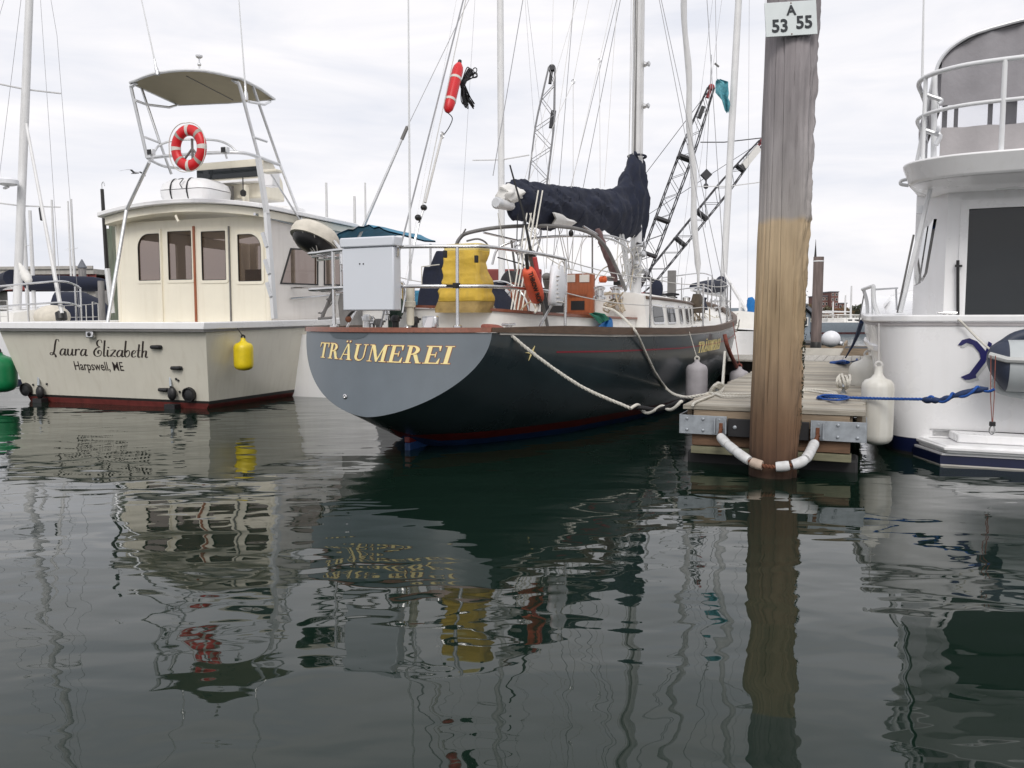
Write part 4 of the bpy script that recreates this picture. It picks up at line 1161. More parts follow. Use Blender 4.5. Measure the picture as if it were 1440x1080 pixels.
# standing and running rigging
def wire(name, a, b, r=.006, mat='wire'): return part(yacht, name, mat, lambda m: m.rod(a, b, r, 6))
wire('forestay', (0, 12.85, 1.7), (0, 7.9, 18.0), .008)
bs_end = Vector((0, -.22, 1.17))
def on_back(t): return bs_end.lerp(TOPM, t)
wire('backstay', bs_end, TOPM, .008)
for sd in (1, -1):
    for (y, zt, xc) in ((MY + .05, 18.0, 1.05), (MY - .45, 8.0, 0), (MY + .45, 8.0, 0)):
        foot = Vector((sd * 1.62, y - .15, 1.16))
        if xc:
            k1 = Vector((sd * 1.05, MY - .1, 8.08)); k2 = Vector((sd * 1.05, MY - .1, 12.88))
            wire('shroud', foot, k1); wire('shroud', k1, k2); wire('shroud', k2, (0, MY, 18.0))
        else:
            wire('shroud', foot, (sd * .07, MY, zt))
        part(yacht, 'turnbuckle', 'steel', lambda m: m.rod(foot, foot.lerp(Vector((sd * (1.05 if xc else .07), MY, 8.0)), .045), .014, 8))
# running lines with their ringed lazy jacks
for (px_a, py_a, px_b, py_b, s0, s1, r) in [
    (806, 262, 806, 115, 4.35, 4.35, .004), (740, 262, 806, 115, 3.1, 4.35, .004), (806, 115, 828, 0, 4.35, 5.0, .004),
    (803, 265, 843, 85, 4.4, 5.6, .004), (844, 265, 843, 85, 5.5, 5.6, .004), (843, 85, 862, 0, 5.6, 6.4, .004),
    (772, 260, 808, 0, 3.6, 5.2, .004), (850, 262, 868, 0, 5.7, 6.6, .004), (776, 92, 778, 0, 4.5, 5.0, .0035), (735, 262, 812, 0, 3.0, 5.0, .0035)]:
    wire('lazy_jack', hit(px_a, py_a, TR, 'y', s0), hit(px_b, py_b, TR, 'y', s1), r, 'wire_pale')
for px, py, s in ((806, 115, 4.35), (843, 85, 5.6)):
    c = hit(px, py, TR, 'y', s)
    part(yacht, 'ring', 'steel', lambda m: m.tube([c + Vector((.025 * math.cos(a), 0, .03 * math.sin(a))) for a in [2 * PI * i / 14 for i in range(14)]], .005, 5, closed=True))
for dx_, r in ((-.10, .005), (.105, .005), (.13, .004), (-.05, .005)):
    wire('halyard', (dx_, MY - .16, 4.0), (dx_ * .6, MY - .1, 17.5), r, 'wire_pale')
for x0, x1 in ((.02, .08), (-.06, -.02)):
    wire('reef_line', (x0, MY - .35, 2.9), (x1 * .5, MY - .16, 9.0), .006, 'wire_pale')
wire('topping_lift', (0, 2.05, 2.85), (0, MY - .1, 17.8), .005, 'wire')
# mainsheet: falls between boom and cockpit sole, with blocks
mb_top = hit(752, 262, TR, 'y', 2.75); 
for i, (pxa, pya, pxb, pyb) in enumerate(((741, 300, 718, 440), (747, 300, 722, 440), (757, 268, 727, 442), (763, 268, 733, 442), (752, 300, 739, 380))):
    a = hit(pxa, pya, TR, 'y', 2.6 + .03 * i); b = hit(pxb, pyb, TR, 'y', 1.55 + .02 * i)
    part(yacht, 'mainsheet', 'rope_white', lambda m: m.rod(a, b, .0085, 6))
bl = hit(729, 352, TR, 'y', 2.0)
part(yacht, 'block', 'steel', lambda m: m.ball(bl, .045, .03, .055, 12, 8))
b2 = hit(722, 446, TR, 'y', 1.55)
part(yacht, 'sheet_shackle', 'steel', lambda m: [m.tube([b2 + Vector((.05 * math.cos(a) + dx__, 0, .07 * math.sin(a) + dz__)) for a in [2 * PI * i / 16 for i in range(16)]], .009, 6, closed=True) for dx__, dz__ in ((0, 0), (.03, -.10))])

# ------------- cockpit canopy frame (two bent tubes and struts)
def tpath(pts, n=5): return catmull([hit(px, py, TR, 'y', s) for px, py, s in pts], n)
cf = thing('canopy_frame', 'bent grey and steel tube frame without canvas arching over the yacht cockpit', 'canopy frame', TR, (0, 3.4, 1.3))
part(cf, 'bow_tube', 'grey_tube', lambda m: m.tube(tpath([(640, 350, 2.7), (646, 336, 2.72), (660, 327, 2.8), (710, 319, 3.0), (780, 318, 3.4), (826, 326, 3.8), (850, 345, 4.2), (866, 375, 4.5), (880, 408, 4.75)]), .024, 10), F=TR)
part(cf, 'bow_tube', 'steel', lambda m: m.tube(tpath([(692, 372, 3.4), (700, 350, 3.45), (725, 339, 3.6), (770, 333, 3.9), (820, 332, 4.3), (858, 336, 4.7), (880, 348, 4.95), (890, 362, 5.05), (886, 390, 5.1), (878, 412, 5.15)]), .017, 10), F=TR)
part(cf, 'bow_tube', 'steel', lambda m: m.tube(tpath([(820, 318, 4.0), (842, 330, 4.3), (860, 332, 4.6), (885, 340, 4.95)]), .014, 8), F=TR)
part(cf, 'strut', 'steel', lambda m: m.tube([hit(680, 327, TR, 'y', 2.85), hit(727, 338, TR, 'y', 3.6)], .014, 8), F=TR)
part(cf, 'strut', 'grey_tube', lambda m: m.tube([hit(719, 338, TR, 'y', 3.4), hit(724, 375, TR, 'y', 3.4), hit(727, 400, TR, 'y', 3.35)], .016, 8), F=TR)
part(cf, 'strut', 'grey_tube', lambda m: m.tube([hit(833, 330, TR, 'y', 4.4), hit(833, 395, TR, 'y', 4.4)], .012, 8), F=TR)
part(cf, 'strut', 'grey_tube', lambda m: m.tube(tpath([(656, 339, 2.75), (672, 336, 2.8), (684, 342, 2.9), (686, 352, 2.9)], 4), .012, 8), F=TR)
mk('rolled_maroon', (.16, .10, .10), .85, var=.4, scale=14, bump=.008, bscale=18)
part(cf, 'rolled_canvas', 'rolled_maroon', lambda m: m.tube(tpath([(840, 322, 4.3), (848, 345, 4.4), (858, 370, 4.55), (866, 395, 4.7)], 5), [.03, .045, .05, .04, .055, .045, .05, .05, .055, .05, .045, .05, .05, .045, .04, .03], 10), F=TR, smooth=70)
part(cf, 'block', 'black', lambda m: m.ball(hit(803, 328, TR, 'y', 3.7), .035, .03, .045, 10, 8), F=TR)
for pts in ([(790, 330, 3.9), (803, 385, 4.1)], [(797, 318, 3.7), (800, 385, 4.1)], [(806, 332, 3.9), (804, 385, 4.1)], [(820, 333, 4.3), (806, 378, 4.1)], [(828, 330, 4.3), (818, 345, 4.3), (817, 375, 4.3), (822, 392, 4.3)], [(770, 318, 3.3), (768, 378, 3.3)], [(785, 320, 3.5), (797, 378, 4.0)]):
    part(yacht, 'control_line', 'wire_pale', lambda m: m.tube(tpath(pts, 4), .006, 5))
# ------------- things about the after deck that belong to the boat
an0, an1 = hit(577, 448, TR, 'y', -.1), hit(572, -300, TR, 'y', -.1)
part(yacht, 'whip_antenna', 'alu_white', lambda m: m.tube([hit(577, 395, TR, 'y', -.1), hit(575.5, 200, TR, 'y', -.1), hit(573.5, -120, TR, 'y', -.1)], [.012, .009, .005], 8))
hm = part(yacht, 'antenna_mount', 'pvc', lambda m: m.lathe([(.03, 0), (.035, .02), (.035, .16), (.05, .165), (.05, .21), (.035, .215), (.037, .32), (.02, .36)], (an0.x, -.1, an0.z - .06), n=14))
part(hm, 'clamp', 'steel', lambda m: (m.ball((an0.x - .02, -.12, an0.z - .09), .03, .03, .035, 10, 8), m.box((an0.x - .05, -.12, an0.z - .16), (an0.x + .06, -.07, an0.z - .12))), F=TR)
# stern light (steel, square), winches, horn
lx = hit(606, 453, TR, 'y', -.12)
sl = part(yacht, 'stern_locker_light', 'steel', lambda m: m.box((lx.x - .075, -.16, lx.z - .055), (lx.x + .075, -.10, lx.z + .055)), bevel=.015)
part(sl, 'lens', 'white_plastic', lambda m: m.prism([(-.05, -.045), (.03, -.045), (.05, .045), (-.01, .045)], (lx.x, -.1605, lx.z), (1, 0, 0), (0, 0, 1), .004), F=TR)
def winch(px, py, s, k=1.0):
    c = hit(px, py, TR, 'y', s)
    w = part(yacht, 'winch', 'steel', lambda m: m.lathe([(.075 * k, 0), (.075 * k, .03), (.05 * k, .05), (.048 * k, .11), (.065 * k, .13), (.065 * k, .15), (.02 * k, .165)], c, n=18))
winch(866, 420, 4.1, 1.2); winch(843, 421, 3.4, 1.1)
for px, py, s, mt in ((523, 453, .05, 'steel'), (516, 449, .0, 'alu'), (533, 455, .05, 'grey_tube'), (545, 440, .2, 'steel'), (556, 450, .15, 'black'), (583, 452, .0, 'black')):
    c = hit(px, py, TR, 'y', s)
    part(yacht, 'deck_fitting', mt, lambda m: (m.lathe([(.03, -.07), (.03, -.02), (.045, -.01), (.045, .02), (.025, .045)], c, n=12), m.bar(c + Vector((-.06, 0, .02)), c + Vector((.05, .03, .02)), .02, .02)))
part(yacht, 'grab_hoop', 'black_line', lambda m: m.tube(tpath([(498, 437, -.15), (492, 442, -.15), (488, 448, -.15), (490, 453, -.15)], 4), .013, 8))
c = hit(490, 449, TR, 'y', -.15)
part(yacht, 'cap_knob', 'rust', lambda m: m.ball(c, .03, .03, .03, 10, 8))
# steel vent pipes and pump behind the white box
c = hit(561, 415, TR, 'y', .3)
part(yacht, 'vent_pipe', 'steel', lambda m: (m.lathe([(.06, -.16), (.06, .10), (.045, .13)], c, n=16), m.lathe([(.045, -.2), (.045, .08)], c + Vector((.09, .06, 0)), n=14)))
mk('green_motor', (.03, .06, .045), .5, var=.2)
c = hit(555, 432, TR, 'y', .25)
part(yacht, 'outboard_bracket', 'green_motor', lambda m: (m.ball(c, .10, .08, .12, 14, 10), m.box((c.x - .05, c.y - .04, c.z - .2), (c.x + .02, c.y + .04, c.z))))
# coachroof clutter: sheets, cowl ventilator, board, hatch
cw0 = hit(925, 420, TR, 'y', 6.2); cw1 = hit(923, 397, TR, 'y', 6.2)
cv_ = part(yacht, 'cowl_vent', 'white_plastic', lambda m: m.tube(catmull([hit(917, 462, TR, 'y', 6.2), hit(921, 438, TR, 'y', 6.2), hit(926, 412, TR, 'y', 6.2), hit(929, 400, TR, 'y', 6.2)], 4), [.03] * 12 + [.045], 10))
part(cv_, 'cowl', 'navy_canvas', lambda m: m.ball(hit(924, 407, TR, 'y', 6.15), .095, .07, .15, 14, 10), F=TR)
a, b = hit(938, 420, TR, 'y', 7.0), hit(950, 380, TR, 'y', 7.0)
part(yacht, 'instrument_board', 'grey_tube', lambda m: m.box((a.x, 7.0, a.z), (b.x, 7.06, b.z)), bevel=.01)
def tangle(m, px0, py0, px1, py1, s, n, r, seed):
    rr = random.Random(seed)
    for _ in range(n):
        pts = [hit(rr.uniform(px0, px1), rr.uniform(py0, py1), TR, 'y', s + rr.uniform(-.3, .3)) for _ in range(4)]
        m.tube(catmull(pts, 4), r, 5)
part(yacht, 'coiled_sheets', 'rope_tan', lambda m: tangle(m, 848, 408, 880, 440, 4.15, 8, .011, 3), kind='stuff')
part(yacht, 'deck_lines', 'rope_black', lambda m: tangle(m, 893, 412, 955, 424, 6.4, 7, .010, 8), kind='stuff')
part(yacht, 'mast_base_lines', 'rope_white', lambda m: tangle(m, 872, 345, 905, 408, 7.5, 9, .007, 12), kind='stuff')
part(yacht, 'mast_base_hardware', 'steel', lambda m: [m.lathe([(.06, 0), (.04, .04), (.04, .1), (.06, .14), (.02, .16)], hit(px, py, TR, 'y', 7.55), (1, -.4, 0), 12) for px, py in ((878, 352), (888, 372), (896, 358), (884, 390), (900, 382), (897, 345))])
for px in (872, 876):
    part(yacht, 'vang_strut', 'alu', lambda m: m.rod(hit(px, 330, TR, 'y', 6.5), hit(px + 14, 405, TR, 'y', 7.5), .02, 8))
part(yacht, 'bow_lines', 'rope_white', lambda m: tangle(m, 985, 440, 1040, 478, 9.6, 8, .011, 15), kind='stuff')
part(yacht, 'deck_gear', 'rope_tan', lambda m: tangle(m, 955, 425, 1000, 465, 8.6, 8, .013, 19), kind='stuff')
mk('brown_canvas', (.07, .055, .04), .85, var=.4, scale=8)
part(yacht, 'hatch_cover', 'brown_canvas', canvas_lump(968, 413, 986, 440, 8.3, .4, seed=11), smooth=60)
part(yacht, 'hatch_cover', 'navy_canvas', canvas_lump(983, 418, 992, 436, 9.0, .3, seed=12), smooth=60)
# mooring cleats
for s, sd in ((.45, 1), (5.0, 1), (11.2, 1)):
    p = hull_pt(s, zs_f(s), sd); c = Vector((p.x - .14, s, p.z + .03))
    part(yacht, 'cleat', 'steel', lambda m: (m.tube([c + Vector((0, -.13, .05)), c + Vector((0, 0, .045)), c + Vector((0, .13, .05))], .014, 8), m.rod(c + Vector((0, -.04, -.03)), c + Vector((0, -.04, .045)), .015, 8), m.rod(c + Vector((0, .04, -.03)), c + Vector((0, .04, .045)), .015, 8)))
# ---------------------------------------------------------------- things carried on the yacht
# white stern box outside the rail
a, b = hit(482, 437, TR, 'y', -.42), hit(553, 346, TR, 'y', -.42)
bx = thing('stern_box', 'tall white plastic box with lid hung on the yacht stern rail', 'box', TR, ((a.x + b.x) / 2, -.3, a.z))
part(bx, 'body', 'box_white', lambda m: m.box((a.x, -.42, a.z), (b.x, -.30, b.z)), F=TR, bevel=.012)
z2 = hit(520, 333, TR, 'y', -.42).z
part(bx, 'lid', 'box_white', lambda m: m.box((a.x - .012, -.435, b.z + .002), (b.x + .014, -.29, z2)), F=TR, bevel=.012)
for px in (506, 511):
    k = hit(px, 371, TR, 'y', -.42)
    part(bx, 'screw', 'black', lambda m: m.lathe([(.007, 0), (.006, .005)], (k.x, -.42, k.z), (0, -1, 0), 8), F=TR)
part(bx, 'latch', 'steel', lambda m: m.box((b.x + .001, -.38, b.z - .08), (b.x + .012, -.35, b.z + .03)), F=TR)
for dz in (.12, .48):
    part(bx, 'mount', 'steel', lambda m: m.box(((a.x + b.x) / 2 - .12, -.299, a.z + dz), ((a.x + b.x) / 2 + .12, -.24, a.z + dz + .03)), F=TR)
# yellow bag strapped inside the rail
a, b = hit(611, 440, TR, 'y', .30), hit(677, 341, TR, 'y', .30)
bag = thing('yellow_bag', 'big dirty yellow canvas bag hanging inside the yacht stern rail', 'bag', TR, ((a.x + b.x) / 2, .5, a.z))
def bagshape(m, z0, z1, cx0, n=46, flare=1.0):
    rings = []
    for i in range(n + 1):
        t = i / n; z = z0 + (z1 - z0) * t; T = (z - a.z) / (b.z - a.z)
        left = a.x + .005 + .07 * T ** 1.2 ; right = b.x - .03 + .01 * math.sin(T * 7)
        ring = []
        for p in rrect(left, .30 + .05 * T, right, .30 + .33 - .04 * T, (.05,) * 4, 16):
            w = .034 * mnoise.noise(Vector((p[0] * 5, p[1] * 5, z * 2.5))) + .026 * abs(mnoise.noise(Vector((p[0] * 9 + z * 7, p[1] * 9, z * 2)))) + .014 * abs(mnoise.noise(Vector((p[0] * 16 - z * 7, p[1] * 16, z * 4)))) + .012 * mnoise.noise(Vector((p[0] * 14, p[1] * 14, z * 11)))
            bul = .025 * math.sin(PI * min(1, max(0, T)))
            ring.append(Vector((p[0] + w, p[1] + w - bul, z + .006 * mnoise.noise(Vector((p[0] * 9, 0, z * 9))))))
        rings.append(ring)
    m.loft(rings)
zr = hit(640, 352, TR, 'y', .3).z; zd = hit(640, 424, TR, 'y', .3).z
part(bag, 'body', 'yellow_bag', lambda m: bagshape(m, zd + .002, zr, 0), F=TR, smooth=120)
part(bag, 'soiled_base', 'dirty_tan', lambda m: bagshape(m, a.z, zd, 0, 6), F=TR, smooth=70)
part(bag, 'top_flap', 'yellow_bag_pale', lambda m: bagshape(m, zr + .002, b.z, 0, 5), F=TR, smooth=70)
for px, py in ((625, 355), (669, 362)):
    c = hit(px, py, TR, 'y', -.2); c = hit(px, py, TR, 'y', trans_y(c.x, 1.12) + .03)
    part(bag, 'strap', 'rubber', lambda m: m.box((c.x - .013, c.y - .006, c.z - .045), (c.x + .013, c.y + .03, c.z + .018)), F=TR, bevel=.004)
c = hit(635, 402, TR, 'y', -.16)
part(bag, 'strap', 'rubber', lambda m: (m.box((c.x - .06, c.y - .01, c.z - .012), (c.x + .02, c.y + .06, c.z + .012)), m.box((c.x + .02, c.y - .02, c.z - .02), (c.x + .055, c.y + .06, c.z + .025))), F=TR, bevel=.004)
part(bag, 'tie_cord', 'rope_white', lambda m: [m.tube([hit(px, 405, TR, 'y', .8), hit(px - 1, 440, TR, 'y', .8)], .005, 5) for px in (676, 688)], F=TR)
# throw bag
TBF = TR
c = hit(750, 402, TR, 'x', 1.12)
tb = thing('throw_bag', 'orange throw-rope bag lettered THROW ROPE tied to the yacht lifeline', 'throw bag', TR, (1.12, c.y, c.z - .2))
ta, tb_ = hit(742, 378, TR, 'x', 1.12), hit(757, 424, TR, 'x', 1.12)
axis = (tb_ - ta); LT = axis.length; axis.normalize()
part(tb, 'pouch', 'orange', lambda m: m.lathe([(.02, 0), (.05, .01), (.062, .05), (.072, LT * .45), (.075, LT * .75), (.062, LT * .94), (.03, LT)], ta, axis, 18), F=TR, smooth=60)
part(tb, 'strap', 'pink_red', lambda m: m.tube(catmull([hit(752, 362, TR, 'x', 1.15), hit(757, 390, TR, 'x', 1.16), hit(762, 415, TR, 'x', 1.15), hit(760, 422, TR, 'x', 1.13)], 4), .022, 8), F=TR)
part(tb, 'drawcord', 'rope_white', lambda m: m.tube(catmull([hit(756, 424, TR, 'x', 1.12), hit(756, 432, TR, 'x', 1.12), hit(752, 440, TR, 'x', 1.12)], 4), [.014, .016, .018, .02, .017, .016, .014, .012, .01], 8), F=TR)
part(tb, 'hanger', 'black', lambda m: m.tube([hit(740, 357, TR, 'x', 1.12), ta], .018, 6), F=TR)
vs_, fs_ = text2d('THROW ROPE', .058, .0014, .003)
wv = (-Vector(axis)).normalized()
def tmap(p):
    # runs down the pouch, on the side turned to the camera
    view = Vector((.52, -.85, 0)).normalized(); al = Vector(axis); view = (view - al * view.dot(al)).normalized(); acr = al.cross(view)
    rr = .077; ang = p.y / rr
    return ta + al * (LT * .48 + p.x) + (view * math.cos(ang) - acr * math.sin(ang)) * (rr + .001 + p.z) 
part(tb, 'lettering', 'ink', lambda m: m.mesh([tmap(p - Vector((0, .02, 0))) for p in vs_], fs_), F=TR, smooth=0)
# white cushion lifebuoy on the rail
a, b = hit(772, 372, TR, 'x', 1.22), hit(789, 430, TR, 'x', 1.22)
hb2 = thing('horseshoe_buoy', 'white vinyl horseshoe buoy with webbing hung on the yacht lifeline', 'life buoy', TR, (1.2, (a.y + b.y) / 2, b.z))
def cushion(m):
    rings = []
    N = 12
    for i in range(N + 1):
        t = i / N; z = b.z + (a.z - b.z) * t; cx = (a.y + b.y) / 2; hwid = .19 * math.sin(PI * (.10 + .84 * t)) ** .45 * (1 - .22 * t)
        rings.append([Vector((1.22 + .055 * math.sin(q) + .02 * math.sin(t * 3), cx + .03 * t + hwid * math.cos(q), z)) for q in [2 * PI * j / 18 for j in range(18)]])
    m.loft(rings)
part(hb2, 'cushion', 'white_plastic', cushion, F=TR, smooth=70)
part(hb2, 'webbing', 'tape', lambda m: [m.tube([hit(783, y, TR, 'x', 1.28), hit(793, y + 1.5, TR, 'x', 1.28)], .006, 5) for y in range(388, 426, 6)], F=TR)
part(hb2, 'loop', 'tape', lambda m: m.tube(catmull([hit(787, 388, TR, 'x', 1.27), hit(786, 374, TR, 'x', 1.27), hit(790, 367, TR, 'x', 1.27), hit(794, 374, TR, 'x', 1.27), hit(793, 388, TR, 'x', 1.27)], 4), .007, 6), F=TR)
# ensign staff in its grey socket
st = thing('staff', 'black staff set in a grey tube socket leaning at the yacht quarter', 'staff', TR, (1.05, .5, 1.17))
part(st, 'socket', 'grey_tube', lambda m: m.tube([hit(771, 464, TR, 'x', 1.02), hit(758, 405, TR, 'x', 1.02)], .017, 10), F=TR)
part(st, 'sleeve', 'grey_tube', lambda m: m.tube([hit(758, 405, TR, 'x', 1.02), hit(754, 385, TR, 'x', 1.02), hit(747, 358, TR, 'x', 1.02)], .036, 12), F=TR)
part(st, 'cap', 'black', lambda m: m.lathe([(.045, 0), (.045, .04), (.03, .05)], hit(747, 360, TR, 'x', 1.02), (-.1, -.1, 1), 12), F=TR)
part(st, 'pole', 'black', lambda m: m.tube([hit(747, 356, TR, 'x', 1.02), hit(736, 300, TR, 'x', .95), hit(717, 232, TR, 'x', .85)], [.016, .011, .008], 8), F=TR)
# grey covered cylinder next to the staff
a, b = hit(769, 392, TR, 'x', 1.0), hit(777, 425, TR, 'x', 1.0)
single(TR, 'light_canister', 'grey_tube', 'dark grey strobe canister between throw bag and white horseshoe buoy', 'canister', lambda m: (m.tube([a, b], .045, 12), m.ball(a + Vector((0, 0, .02)), .05, .05, .04, 12, 8)))
# red man-overboard tube on the backstay with coil of black line
def fb(px, py): return hit(px, py, TR, 'x', .0)
mo = thing('rescue_tube', 'red rescue tube clipped high on the yacht backstay', 'rescue tube', TR, fb(632, 158))
pa, pb = fb(646, 89), fb(629, 158); ax = (pb - pa); LL = ax.length; ax.normalize()
part(mo, 'tube', 'red', lambda m: m.lathe([(.02, 0), (.03, .01), (.05, .05), (.058, .10), (.058, LL * .82), (.05, LL * .92), (.03, LL * .98), (.015, LL)], pa, ax, 18), F=TR, smooth=50)
for f in (.30, .74):
    part(mo, 'band', 'tape', lambda m: m.lathe([(.0585, 0), (.061, .003), (.061, .028), (.0585, .031)], pa + ax * LL * f, ax, 18), F=TR)
part(mo, 'tip', 'black', lambda m: m.lathe([(.018, 0), (.022, .02), (.015, .04)], pa - ax * .035, ax, 10), F=TR)
part(mo, 'lanyard', 'rope_black', lambda m: m.tube(catmull([pb, fb(636, 166), fb(632, 178), fb(624, 190)], 5), .005, 5), F=TR)
part(mo, 'ring', 'steel', lambda m: m.tube([fb(622, 190) + Vector((0, .03 * math.cos(q), .03 * math.sin(q))) for q in [2 * PI * i / 14 for i in range(14)]], .007, 6, closed=True), F=TR)
def coil(m):
    r = random.Random(2)
    for i in range(13):
        top = fb(661 + r.uniform(-6, 4), 98 + r.uniform(-3, 8)); mid = fb(648, 118 + r.uniform(-3, 3)); low = fb(656 + r.uniform(-7, 5), 146 + r.uniform(-8, 5))
        off = Vector((.02 + r.uniform(-.03, .03), 0, 0))
        m.tube(catmull([mid + off, top + off + Vector((0, -.03, 0)), top + off + Vector((0, .03, -.02)), mid + off * .6, low + off + Vector((0, .03, 0)), low + off + Vector((0, -.03, .02)), mid + off], 5), .0055, 5)
single(TR, 'line_coil', 'rope_black', 'coil of black line tied beside the red rescue tube', 'rope coil', coil)
# backstay tackle lower down
part(yacht, 'backstay_fork', 'steel', lambda m: (m.tube([fb(597, 290), fb(588, 318), fb(582, 345)], .012, 8), m.tube([fb(582, 345), fb(566, 440)], .008, 6)), F=TR)
for px, py in ((596, 292), (588, 306)): part(yacht, 'backstay_block', 'black', lambda m: m.ball(fb(px, py), .03, .04, .03), F=TR)
part(yacht, 'backstay_cover', 'wire_pale', lambda m: m.tube([fb(598, 285), fb(622, 188)], .012, 8))
wire('backstay_leg', fb(594, 290), fb(655, 0) , .005, 'wire_pale')
# domed canvas hood on the port quarter rail
hd = thing('canvas_hood', 'cream domed canvas hood, open and dark beneath, on the yacht stern rail', 'hood', TR, hit(440, 360, TR, 'y', .35))
hc = hit(441, 337, TR, 'y', .45)
tilt = Matrix.Rotation(math.radians(-24), 3, 'X') @ Matrix.Rotation(math.radians(8), 3, 'Y')
def dome(m, sc=1.0, col=0):
    rings = []
    for r, z in ((.245, -.02), (.25, .03), (.235, .09), (.19, .13), (.11, .155), (.01, .16)):
        rings.append([hc + tilt @ Vector((r * sc * math.cos(q) * (1 + .03 * math.sin(3 * q)), r * sc * math.sin(q), z * sc)) for q in [2 * PI * j / 28 for j in range(28)]])
    inner = [[p + (hc - p) * .06 for p in r] for r in reversed(rings)]
    m.loft(rings + inner)
part(hd, 'canopy', 'cream_canvas', dome, F=TR, smooth=60)
part(hd, 'kettle', 'black', lambda m: m.loft([[hc + tilt @ Vector((r * math.cos(q), r * math.sin(q), z)) for q in [2 * PI * j / 24 for j in range(24)]] for r, z in ((.22, .02), (.20, -.06), (.14, -.11), (.03, -.13))]), F=TR, smooth=60)
part(hd, 'cord', 'tape', lambda m: [m.tube([hc + tilt @ Vector((.235 * math.cos(q), .235 * math.sin(q), -.01)), hit(448, 362, TR, 'y', .4)], .004, 4) for q in (3.6, 4.2, 4.8, 5.4)], F=TR)
part(hd, 'arm', 'steel', lambda m: (m.tube([hit(440, 361, TR, 'y', .4), hit(480, 354, TR, 'y', .1)], .016, 8), m.tube([hit(447, 366, TR, 'y', .4), hit(480, 362, TR, 'y', .1)], .012, 8), m.tube([hit(470, 340, TR, 'y', .3), hit(480, 352, TR, 'y', .12), hit(480, 372, TR, 'y', .1)], .018, 8)), F=TR)
# jumble of line and a folded bracket hung outboard at the port quarter
def jumble(m):
    r = random.Random(9)
    for _ in range(9):
        t0, t1 = sorted((r.random(), r.random())); A, B = Vector((472, 405)), Vector((452, 445))
        f = lambda t: A.lerp(B, t)
        pts = [hit(f(t0).x + r.uniform(-5, 5), f(t0).y + r.uniform(-3, 3), TR, 'y', .25 + r.uniform(-.04, .04)), hit(f((t0 + t1) / 2).x + r.uniform(-7, 7), f((t0 + t1) / 2).y, TR, 'y', .25), hit(f(t1).x + r.uniform(-5, 5), f(t1).y, TR, 'y', .25)]
        m.tube(catmull(pts, 4), .007, 5)
    m.tube([hit(472, 402, TR, 'y', .25), hit(453, 446, TR, 'y', .25)], .018, 7); m.tube([hit(448, 448, TR, 'y', .25), hit(467, 447, TR, 'y', .25)], .014, 7)
    m.tube([hit(449, 409, TR, 'y', .25), hit(482, 407, TR, 'y', .05)], .012, 7)
single(TR, 'folded_ladder', 'grey_tube', 'tangled grey folded bracket and line hanging at the yacht port quarter', 'bracket', jumble)
# cloth draped over the coaming
ca = hit(850, 452, TR, 'x', .98)
def cloth(pts_px, s, thick, wav):
    def fn(m):
        rings = []
        for (pxa, pya, pxb, pyb) in pts_px:
            row = []
            for j in range(9):
                t = j / 8; p = hit(pxa + (pxb - pxa) * t, pya + (pyb - pya) * t, TR, 'x', s + wav * math.sin(t * 9 + pya)); row.append(p)
            rings.append(row + [p - Vector((thick, 0, 0)) for p in reversed(row)])
        m.loft(rings)
    return fn
cl = thing('cloth', 'blue and green cloth draped over the yacht coaming', 'cloth', TR, ca)
part(cl, 'blue_fold', 'cloth_blue', cloth([(843, 450, 858, 446), (848, 454, 861, 449), (841, 460, 862, 455), (840, 467, 862, 460)], 1.02, .012, .02), F=TR, smooth=60)
part(cl, 'green_fold', 'cloth_green', cloth([(829, 441, 838, 439), (836, 446, 850, 441), (844, 455, 858, 449)], 1.05, .012, .02), F=TR, smooth=60)
a = hit(843, 393, TR, 'y', 4.2); b = hit(853, 393, TR, 'y', 4.2)
single(TR, 'signal_horn', 'orange_deep', 'small orange canister lying by the winch on the yacht coachroof', 'canister', lambda m: m.tube([a, a.lerp(b, .15), a.lerp(b, .85), b], [.03, .045, .045, .03], 12))

# ---------------------------------------------------------------- fenders
def fender(name, F, c, r, L, mat, label, group, eye='rope_black', line_to=None, ribs=0, neck=.05):
    """cylindrical fender hanging with its top at c"""
    c = Vector(c); t = thing(name, label, 'fender', F, c - Vector((0, 0, L)), group)
    prof = [(.02, -L), (r * .45, -L + .03 * r), (r * .78, -L + r * .16), (r * .95, -L + r * .38), (r, -L + r * .65)] + [(r, -L + r * .65 + (L - 1.3 * r) * i / 5) for i in range(1, 6)] + [(r * .95, -r * .38), (r * .78, -r * .16), (r * .45, -r * .03), (r * .26, neck * .35), (r * .22, neck)]
    def body(m):
        n = 40; rings = []
        for rr, z in prof:
            rings.append([c + Vector((math.cos(q) * rr * (1 - (.025 if ribs and k % 4 == 0 and rr > r * .9 else 0)), math.sin(q) * rr * (1 - (.025 if ribs and k % 4 == 0 and rr > r * .9 else 0)), z)) for k, q in enumerate([2 * PI * j / n for j in range(n)])])
        m.loft(rings)
    part(t, 'body', mat, body, F=F, smooth=50)
    part(t, 'eye', eye, lambda m: m.tube([c + Vector((r * .2 * math.cos(q), 0, neck + .01 + r * .2 * math.sin(q))) for q in [2 * PI * i / 14 for i in range(14)]], .012, 6, closed=True), F=F)
    if line_to is not None:
        part(t, 'lanyard', eye, lambda m: m.tube([c + Vector((0, 0, neck + .02)), Vector(line_to)], .006, 6), F=F)
    return t
p = TR.inverted() @ at(980, 511, min(hull_D(980, 512), hull_D(966, 512), hull_D(966, 540), hull_D(980, 540)) - .15)
fender('fender', TR, p, .14, .50, 'grey_fender', 'grey cylindrical fender on the yacht side, nearer of the two by the dock', 'grey fenders between yacht and dock', 'rope_white', (p.x - .12, p.y, 1.12))
p = TR.inverted() @ at(1040, 520, min(12.6, hull_D(1030, 521, .15)))
